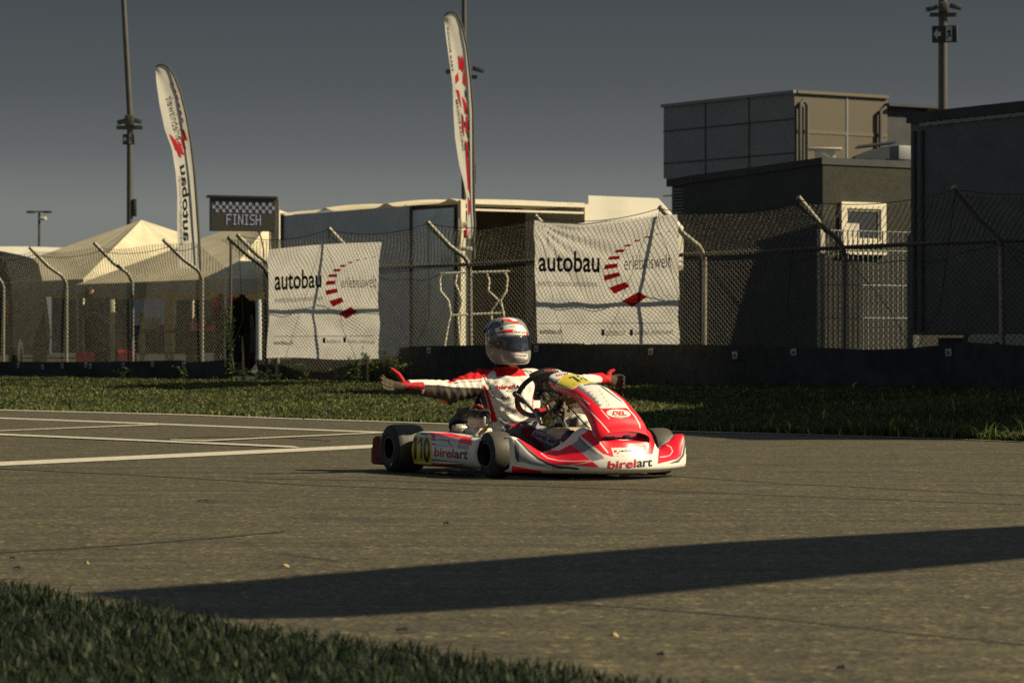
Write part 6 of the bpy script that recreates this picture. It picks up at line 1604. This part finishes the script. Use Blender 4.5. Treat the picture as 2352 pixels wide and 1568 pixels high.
def T4(body, q, colr, bold): put_text(mb, body, SD.quad(*[c2(*p) for p in q], .004), colr, bold=bold)
T4('birel', [(415, 900), (555, 945), (535, 1010), (385, 945)], (.22, .01, .05), .05); T4('ART', [(580, 975), (695, 1010), (665, 1062), (550, 1012)], INK, .04)
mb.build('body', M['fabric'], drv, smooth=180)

# ---- gloves: palm, four fingers and a thumb each
def glove(P, palmcol, backcol, thumbcol, name='glove'):
    g = MB()
    for pts, rs in P['fingers'] + [P['thumb']]: g.tube(pts, rs, 12)
    for s_ in P['palm']: loft(g, s_, 18, 2.4)
    V, F = fuse(g, .0034, 4, .45); V = np.array(V)
    col = np.tile(np.array(palmcol), (len(V), 1))
    b = P['back']; ctr = np.array(P['ctr']); k = (V - ctr) @ np.array(b) > .006; col[k] = backcol
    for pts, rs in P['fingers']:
        for j, q in enumerate(pts[1:-1]): # colour darkened around the knuckles
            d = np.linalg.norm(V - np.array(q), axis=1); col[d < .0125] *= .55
    tp_ = [np.array(q) for q in P['thumb'][0]]
    dmin = np.min([np.linalg.norm(V - (tp_[i] * (1 - t) + tp_[i + 1] * t), axis=1) for i in range(len(tp_) - 1) for t in (0, .5, 1)], axis=0); col[dmin < .019] = thumbcol
    cuf = np.array(P['cuff'][0]); ax = np.array(P['cuff'][1]); k = ((V - cuf) @ ax < 0); col[k] = thumbcol
    m_ = MB(); m_.v = [tuple(v) for v in V]; m_.f = F; m_.m = [0] * len(F); m_.c = [tuple(c_) for c_ in col]
    return m_.build(name, M['glove'], drv, smooth=180)
LE = (.082, .062, .036); RG = (.58, .02, .03)
def HR(x, y, X): return KP(cr(x, y), 0, X)
x0 = -.25
fing = [([HR(640, 760, x0), HR(540, 745, x0 + .005), HR(430, 690, x0 + .012), HR(345, 580, x0 + .03)], [.0115, .0115, .0105, .009]),
        ([HR(650, 830, x0), HR(520, 800, x0 + .01), HR(380, 740, x0 + .02), HR(290, 640, x0 + .045)], [.012, .012, .011, .009]),
        ([HR(650, 900, x0), HR(530, 890, x0 + .012), HR(390, 840, x0 + .025), HR(290, 780, x0 + .05)], [.0115, .0115, .0105, .009]),
        ([HR(660, 970, x0), HR(550, 985, x0 + .012), HR(440, 970, x0 + .022), HR(345, 915, x0 + .045)], [.0105, .0105, .0095, .008])]
thumb = ([HR(960, 800, x0 + .005), HR(900, 690, x0 - .005), HR(800, 540, x0 - .012), HR(690, 450, x0 - .012), HR(590, 375, x0 - .01)], [.016, .0165, .014, .0115, .008])
pv = (HR(600, 880, x0) - HR(980, 870, x0)).normalized(); up_ = (HR(650, 760, x0) - HR(650, 1000, x0)) * .5
palm = [[(HR(1480, 880, x0 - .012), up_ * 1.02, V3((.042, 0, 0))), (HR(1300, 870, x0 - .01), up_ * .95, V3((.040, 0, 0))), (HR(1060, 860, x0 - .005), up_ * .72, V3((.030, 0, 0))), (HR(980, 870, x0), up_ * .72, V3((.024, 0, 0)))],
        [(HR(1010, 880, x0), up_ * .70, V3((.022, 0, 0))), (HR(860, 885, x0), up_ * 1.0, V3((.020, 0, 0))), (HR(720, 870, x0), up_ * 1.1, V3((.016, 0, 0))), (HR(620, 865, x0), up_ * 1.02, V3((.011, 0, 0)))]]
glove(dict(fingers=fing, thumb=thumb, palm=palm, back=(-1, 0, 0), ctr=HR(700, 880, x0), cuff=(HR(985, 870, x0), pv)), LE, RG, RG)
def HL(x, y, X): return KP(c2(x, y), 0, X)
x0 = -.50; s5 = 5.12 / 12.41
fing = [([HL(1345, 250, x0), HL(1395, 240, x0 + .005), HL(1435, 248, x0 + .018), HL(1466, 268, x0 + .035)], [.0115, .0115, .0105, .009]),
        ([HL(1350, 285, x0), HL(1405, 280, x0 + .006), HL(1440, 288, x0 + .024), HL(1462, 305, x0 + .046)], [.012, .012, .011, .009]),
        ([HL(1345, 320, x0), HL(1400, 325, x0 + .006), HL(1440, 332, x0 + .022), HL(1455, 345, x0 + .046)], [.0115, .0115, .0105, .009]),
        ([HL(1335, 350, x0), HL(1385, 365, x0 + .006), HL(1420, 370, x0 + .020), HL(1445, 366, x0 + .038)], [.0105, .0105, .0095, .008])]
thumb = ([HL(1262, 265, x0 + .004), HL(1275, 225, x0), HL(1300, 195, x0 - .004), HL(1325, 182, x0 - .004), HL(1350, 174, x0 - .002)], [.017, .0165, .0135, .0115, .0095])
up_ = (HL(1350, 238, x0) - HL(1350, 362, x0)) * .5; pv = (HL(1400, 300, x0) - HL(1280, 285, x0)).normalized()
palm = [[(HL(1140, 268, x0 - .012), up_ * .95, V3((.042, 0, 0))), (HL(1200, 278, x0 - .008), up_ * .95, V3((.040, 0, 0))), (HL(1260, 290, x0), up_ * .72, V3((.030, 0, 0))), (HL(1285, 295, x0), up_ * .74, V3((.024, 0, 0)))],
        [(HL(1275, 295, x0), up_ * .72, V3((.022, 0, 0))), (HL(1310, 300, x0), up_ * 1.05, V3((.020, 0, 0))), (HL(1345, 302, x0), up_ * 1.1, V3((.016, 0, 0))), (HL(1372, 302, x0), up_ * 1.0, V3((.011, 0, 0)))]]
glove(dict(fingers=fing, thumb=thumb, palm=palm, back=(-1, 0, 0), ctr=HL(1340, 300, x0), cuff=(HL(1282, 295, x0), pv)), LE, RG, RG)

# ---- helmet
hcen = KP(ch(850, 800), 1, 0.0); hcen = V3((hcen.x + .005, hcen.y, hcen.z))
HY = rad(12); HPm = rad(-3)     # turned a little to its left, chin slightly down
HMx = Matrix.Translation(hcen) @ Matrix.Rotation(HY, 4, 'Z') @ Matrix.Rotation(-HPm, 4, 'Y') @ Matrix.Rotation(rad(3), 4, 'X')
HS = [(.1395, .012, .025, .012), (.134, .050, .062, .052), (.120, .078, .092, .080), (.095, .100, .116, .101), (.062, .116, .131, .116), (.025, .125, .138, .122), (-.012, .131, .138, .123), (-.048, .141, .133, .122), (-.082, .149, .122, .118), (-.108, .149, .108, .110), (-.126, .141, .092, .100), (-.134, .128, .080, .090), (-.130, .115, .072, .080)]
rows = []
for z, fx, bx, hw in HS:
    r = []
    for k in range(65):
        a = 2 * math.pi * k / 64; c_, s_ = math.cos(a), math.sin(a); p_ = 2.25
        zz = z + (.022 * max(0, -c_) ** 1 if z < -.1 else 0) 
        r.append((math.copysign(abs(c_) ** (2 / p_), c_) * (fx if c_ > 0 else bx), math.copysign(abs(s_) ** (2 / p_), s_) * hw, zz))
    rows.append(r)
GH = surfgrid(rows[::-1], 200, 340)
mb = MB(); mb.grid([[HMx @ V3(p) for p in r] for r in GH])
SH = Surf(mb.v, mb.f, KM); H = lambda *p: L(ch, *p)
HG = (.25, .25, .235); HD = (.07, .07, .075)
lay = [
    (HD, H((230, 420), (290, 390), (560, 300), (620, 300), (740, 380), (900, 370), (560, 640), (450, 800), (560, 940), (420, 980), (330, 920), (235, 920))),
    ((.36, .12, .08), H((235, 905), (335, 915), (350, 960), (330, 1060), (350, 1230), (470, 1320), (400, 1320), (280, 1150), (230, 960))),
    (RED, H((600, 270), (700, 225), (905, 232), (985, 285), (1090, 295), (1190, 325), (1080, 358), (780, 265), (700, 262))),
    (WHITE, H((700, 232), (800, 190), (950, 190), (1110, 260), (1090, 295), (985, 285), (905, 235))),
    (BLK, H((660, 300), (735, 245), (750, 300), (735, 360), (690, 330))),
    (WHITE, H((512, 485), (640, 440), (760, 400), (900, 372), (1100, 372), (1240, 408), (1320, 500), (1360, 560), (1180, 512), (990, 497), (760, 520), (640, 560), (548, 592))),
    ((.10, .10, .11), H((640, 455), (740, 425), (748, 505), (640, 530))),
    (RED, H((650, 565), (800, 520), (1000, 512), (998, 588), (800, 582), (700, 580))), (WHITE, H((995, 510), (1180, 515), (1330, 575), (1340, 640), (1180, 600), (995, 590))), (RED, H((1330, 575), (1380, 600), (1395, 660), (1335, 640))),
    (WHITE, H((575, 620), (700, 612), (1000, 595), (1180, 605), (1340, 645), (1400, 690), (1400, 725), (1200, 655), (1000, 628), (750, 640), (590, 668))),
    (BLK, stroke(ch, [(600, 612), (750, 600), (1000, 592), (1180, 600)], 5)),
    (WHITE, H((270, 510), (382, 518), (365, 570), (300, 700), (250, 780), (240, 700), (320, 570), (262, 560))), (WHITE, H((245, 860), (260, 760), (305, 765), (335, 910), (250, 895))), (WHITE, H((335, 712), (372, 716), (410, 905), (372, 922))),
    (WHITE, H((1062, 1115), (1388, 1150), (1375, 1270), (1350, 1285), (1015, 1232))),
    (BLK, H((1050, 1008), (1205, 1018), (1195, 1040), (1065, 1028))), (BLK, H((1272, 1035), (1365, 1042), (1360, 1062), (1280, 1056))),
]
mb.c = paint(mb.v, HG, lay)
def T5(body, q, colr, bold, lift=.003, **k): put_text(mb, body, SH.quad(*[ch(*p) for p in q], lift), colr, bold=bold, **k)
T5('birel', [(1070, 1145), (1250, 1162), (1245, 1200), (1062, 1185)], RI, .05); T5('ART', [(1265, 1165), (1372, 1172), (1362, 1215), (1255, 1208)], INK, .03); T5('Racing', [(1150, 1215), (1310, 1232), (1300, 1252), (1140, 1238)], INK, 0., shear=.4)
T5('birel', [(1028, 530), (1190, 545), (1195, 582), (1028, 572)], RI, .05); T5('ART', [(1212, 555), (1318, 585), (1322, 615), (1215, 588)], INK, .03)
T5('autobau', [(905, 412), (1100, 412), (1102, 432), (905, 432)], INK, .04); T5('rpaek', [(430, 372), (735, 372), (735, 402), (430, 412)], (.30, .30, .29), -.002)
T5('LEVI ARN', [(345, 1028), (495, 1035), (495, 1062), (345, 1058)], (.6, .58, .52), .01)
for i, (x_, y_) in enumerate([(1140, 420), (1128, 436), (1145, 452), (1165, 468), (1210, 492)]): SH.patch(mb, [ch(x_ - 12, y_ - 5), ch(x_ + 12, y_ - 5), ch(x_ + 12, y_ + 5), ch(x_ - 12, y_ + 5)], BR, n=2, lift=.003)
hel = mb.build('helmet', M['helmet'], drv, smooth=60)
# visor: shell over the eye opening, both sides alike
mb = MB(); P = []
for z in np.linspace(-1, 1, 14):
    r = []
    for a in np.linspace(-102, 102, 70):
        q = abs(a) / 102; zt_v = .038 - .020 * q ** 2; zb_v = -.056 + .034 * q ** 2.5; zc_ = (zt_v + zb_v) / 2; hv = (zt_v - zb_v) / 2 * (1 - .55 * q ** 6)
        zz = zc_ + hv * z; k = np.interp(-zz, [-s_[0] for s_ in HS], range(len(HS))); i = int(k); fr_ = k - i
        fx, bx, hw = [HS[i][j] * (1 - fr_) + HS[min(i + 1, len(HS) - 1)][j] * fr_ for j in (1, 2, 3)]
        c_, s_ = math.cos(rad(a)), math.sin(rad(a)); p_ = 2.25; e_ = .0045 * (1 - z ** 8 * .6) - (.003 if q > .97 else 0)
        r.append(HMx @ V3((math.copysign(abs(c_) ** (2 / p_), c_) * ((fx if c_ > 0 else bx) + e_), math.copysign(abs(s_) ** (2 / p_), s_) * (hw + e_), zz)))
    P.append(r)
mb.grid(P); vis = mb.build('visor', M['visor'], hel, smooth=70); thicken(vis, .003)
mb = MB()
for (x_, y_, r_) in ((405, 640, .0075), (520, 668, .0065), (602, 868, .0060), (1238, 1020, .0035), (1240, 1060, .003)):
    h_ = SH.hit(*ch(x_, y_), .004); n_ = (h_ - hcen).normalized(); mb.lathe(h_, n_, [(0, r_), (.004, r_), (.006, r_ * .6), (.006, 0)], 14)
mb.build('visor_screw', M['plate'], hel)
mb = MB()  # rear wing and top duct
P = []
for t in np.linspace(-1, 1, 15):
    x_ = -.02 - .085 * (1 - .35 * t * t); P.append([HMx @ V3((x_ + .05, t * .085, .132 - .045 * t * t)), HMx @ V3((x_ - .015, t * .09, .126 - .05 * t * t)), HMx @ V3((x_ - .05, t * .09, .104 - .05 * t * t)), HMx @ V3((x_ - .045, t * .09, .094 - .05 * t * t)), HMx @ V3((x_ + .04, t * .085, .115 - .045 * t * t))])
mb.grid(P, closed=True); mb.build('rear_spoiler', mat('spoiler_grey', (.09, .09, .095), rough=.3, coat=.4, var=.1), hel, smooth=50)
mb = MB(); mb.tube([SH.hit(*ch(x_, y_), .006) for x_, y_ in ((480, 330), (400, 420), (330, 530), (265, 690))], .003, 6); mb.build('tear_strip', M['black'], hel)

# ------------------------------------------------------------------ people in the paddock (far, behind the mesh)
def figure(px, D, hgt, yaw, jac, leg, hood, label, arm=0.):
    a = W(px, 810, D); base = V3((a.x, a.y, ZV)); e = empty('person', base, yaw, label, 'person', 'people in the paddock'); s = hgt / 1.78
    b = MB()
    loft(b, [((0, 0, .86), (.15, 0, 0), (0, .10, 0)), ((0, 0, 1.0), (.16, 0, 0), (0, .115, 0)), ((0, .0, 1.2), (.175, 0, 0), (0, .12, 0)), ((0, 0, 1.38), (.20, 0, 0), (0, .115, 0)), ((0, 0, 1.46), (.13, 0, 0), (0, .08, 0)), ((0, 0, 1.50), (.06, 0, 0), (0, .06, 0)), ((0, 0, 1.56), (.055, 0, 0), (0, .06, 0))], 20)
    loft(b, [((0, -.01, 1.53), (.04, 0, 0), (0, .05, 0)), ((0, -.015, 1.58), (.065, 0, 0), (0, .085, 0)), ((0, -.01, 1.67), (.078, 0, 0), (0, .095, 0)), ((0, -.0, 1.74), (.06, 0, 0), (0, .075, 0)), ((0, 0, 1.78), (.02, 0, 0), (0, .02, 0))], 16, 2)
    b.tube([(0, -.09, 1.655), (0, -.118, 1.64), (0, -.10, 1.62)], [.01, .016, .012], 8)
    for t in (-1, 1): b.tube([(t * .075, 0, 1.66), (t * .092, .01, 1.66)], [.02, .012], 8)
    for t in (-1, 1):
        b.tube([(t * .09, 0, .90), (t * .10, -.01, .5), (t * .105, .01, .12), (t * .105, .01, .03)], [.095, .07, .05, .05], 14)
        b.tube([(t * .105, .05, .035), (t * .11, -.08, .035), (t * .115, -.17, .03)], [.04, .045, .03], 10)
        ex = .05 + arm * .5; b.tube([(t * .17, 0, 1.42), (t * .235, .01, 1.26), (t * (.25 + ex * .2), -.04 - arm * .1, 1.08), (t * .25, -.12 - arm * .25, .90 + arm * .25)], [.065, .055, .047, .036], 12)
        hx = V3((t * .25, -.12 - arm * .25, .90 + arm * .25)); b.tube([hx, hx + V3((0, -.02, -.08))], [.035, .03], 10)
        for k in range(4): b.tube([hx + V3((t * .004, -.035 + k * .017, -.06)), hx + V3((t * .0, -.04 + k * .017, -.13)), hx + V3((-t * .012, -.04 + k * .016, -.165 + .01 * abs(k - 1)))], .0095, 6)
        b.tube([hx + V3((0, -.03, -.03)), hx + V3((-t * .01, -.06, -.08))], .011, 6)
    b.v = [tuple(c * s for c in v) for v in b.v]; V, F = fuse(b, .014, 3)
    m_ = MB(); m_.v = V; m_.f = F; m_.m = [0] * len(F); cs = []
    for (x_, y_, z_) in V:
        z_ /= s
        cs.append(leg if z_ < .92 and abs(x_) / s < .2 else ((.5, .26, .19) if (z_ > 1.53 and y_ < -.02 or z_ < .89 and abs(x_) / s > .21) and not hood else jac) if z_ > .06 else BLK)
    m_.c = cs; o_ = m_.build('body', M['cloth'], e, smooth=180)
    h = MB(); loft(h, [((0, .03, 1.56), (.082, 0, 0), (0, .075, 0)), ((0, .025, 1.66), (.092, 0, 0), (0, .088, 0)), ((0, .01, 1.75), (.08, 0, 0), (0, .085, 0)), ((0, .01, 1.80), (.03, 0, 0), (0, .035, 0))], 16, 2)
    h.v = [tuple(c * s for c in v) for v in h.v]; h.c = [(jac if hood else (.03, .022, .016))] * len(h.v); h.build('hood' if hood else 'hair', M['cloth'], e, smooth=60)
figure(556, 62, 1.80, rad(15), (.02, .021, .024), (.025, .026, .03), True, 'person in a dark hooded coat standing behind the grey post at the fence gap')
figure(508, 63, 1.62, rad(-40), (.022, .022, .024), (.02, .02, .022), False, 'dark clothed person standing left of the hooded one below the red notice board', .5)
figure(207, 64, 1.74, rad(70), (.018, .018, .02), (.02, .02, .022), False, 'dark clothed person seen side-on under the left marquee behind the red crate', .4)

# ------------------------------------------------------------------ weeds along the fence
def weed(p, h, n, label, grp, wide=.22, ivy=False):
    b = MB(); r = random.Random(int(p.x * 1000))
    for s in range(max(3, n // 14)):
        tip_ = V3((r.uniform(-wide, wide), r.uniform(-.08, .08), h * r.uniform(.6, 1))); pts = [V3((tip_.x * .2, 0, 0)), tip_ * .5 + V3((0, 0, .05 * h)), tip_]; b.tube(pts, [.005, .004, .002], 5, col=(.05, .06, .025))
        for k in range(n // max(3, n // 14)):
            t = r.uniform(.1, 1); c = pts[0].lerp(pts[1], t * 2) if t < .5 else pts[1].lerp(pts[2], t * 2 - 1)
            c = c + V3((r.gauss(0, .03), r.gauss(0, .03), r.gauss(0, .015)))
            a = r.uniform(0, 6.28); l = r.uniform(.025, .06) * (1 if ivy else 1.3); wv = l * r.uniform(.28, .5); el_ = r.uniform(-.4, .7)
            d = V3((math.cos(a) * math.cos(el_), math.sin(a) * math.cos(el_), math.sin(el_))); sd = d.cross(Z).normalized() * wv; t_ = r.random()
            cl = (.05 + .11 * t_, .085 + .13 * t_, .03 + .03 * t_)
            b.add([c, c + d * l * .5 + sd, c + d * l, c + d * l * .5 - sd, c + d * l * .5 + Z * .006], [(0, 1, 4), (1, 2, 4), (2, 3, 4), (3, 0, 4)], 0, cl)
    return tag(b.build('weed', M['leaf'], smooth=0, loc=p), label, 'plant', grp)
for px, hh_, lab in ((880, .36, 'leafy weed rising just above the driver\'s right hand'), (915, .46, 'taller leafy weed behind the red raised thumb'), (958, .40, 'leafy weed between the raised thumb and the driver\'s forearm'), (985, .24, 'low weed above the driver\'s white sleeve')):
    weed(fpt(fs(px), .45, ZV - .02), hh_ * 1.25, 110, lab, 'weeds along the fence foot', .13)
for px, hh_, lab in ((600, .35, 'weed under the lower left corner of the finish side banner'), (660, .3, 'weed below the left part of the left banner'), (740, .42, 'weed below the middle of the left banner'), (820, .34, 'weed below the right part of the left banner')):
    weed(fpt(fs(px), .25, ZV - .02), hh_ * .75, 60, lab, 'weeds along the fence foot', .25)
weed(fpt(fs(541), .12, ZV - .02), 1.15, 260, 'dense creeper climbing the end of the left fence', 'weeds along the fence foot', .10, True)
for px, hh_, lab in ((470, .26, 'small weed against the belt below the feather flag'), (330, .22, 'small weed against the belt left of the feather flag')):
    weed(fpt(fs(px), .3, ZV - .02), hh_, 40, lab, 'weeds along the fence foot', .2)
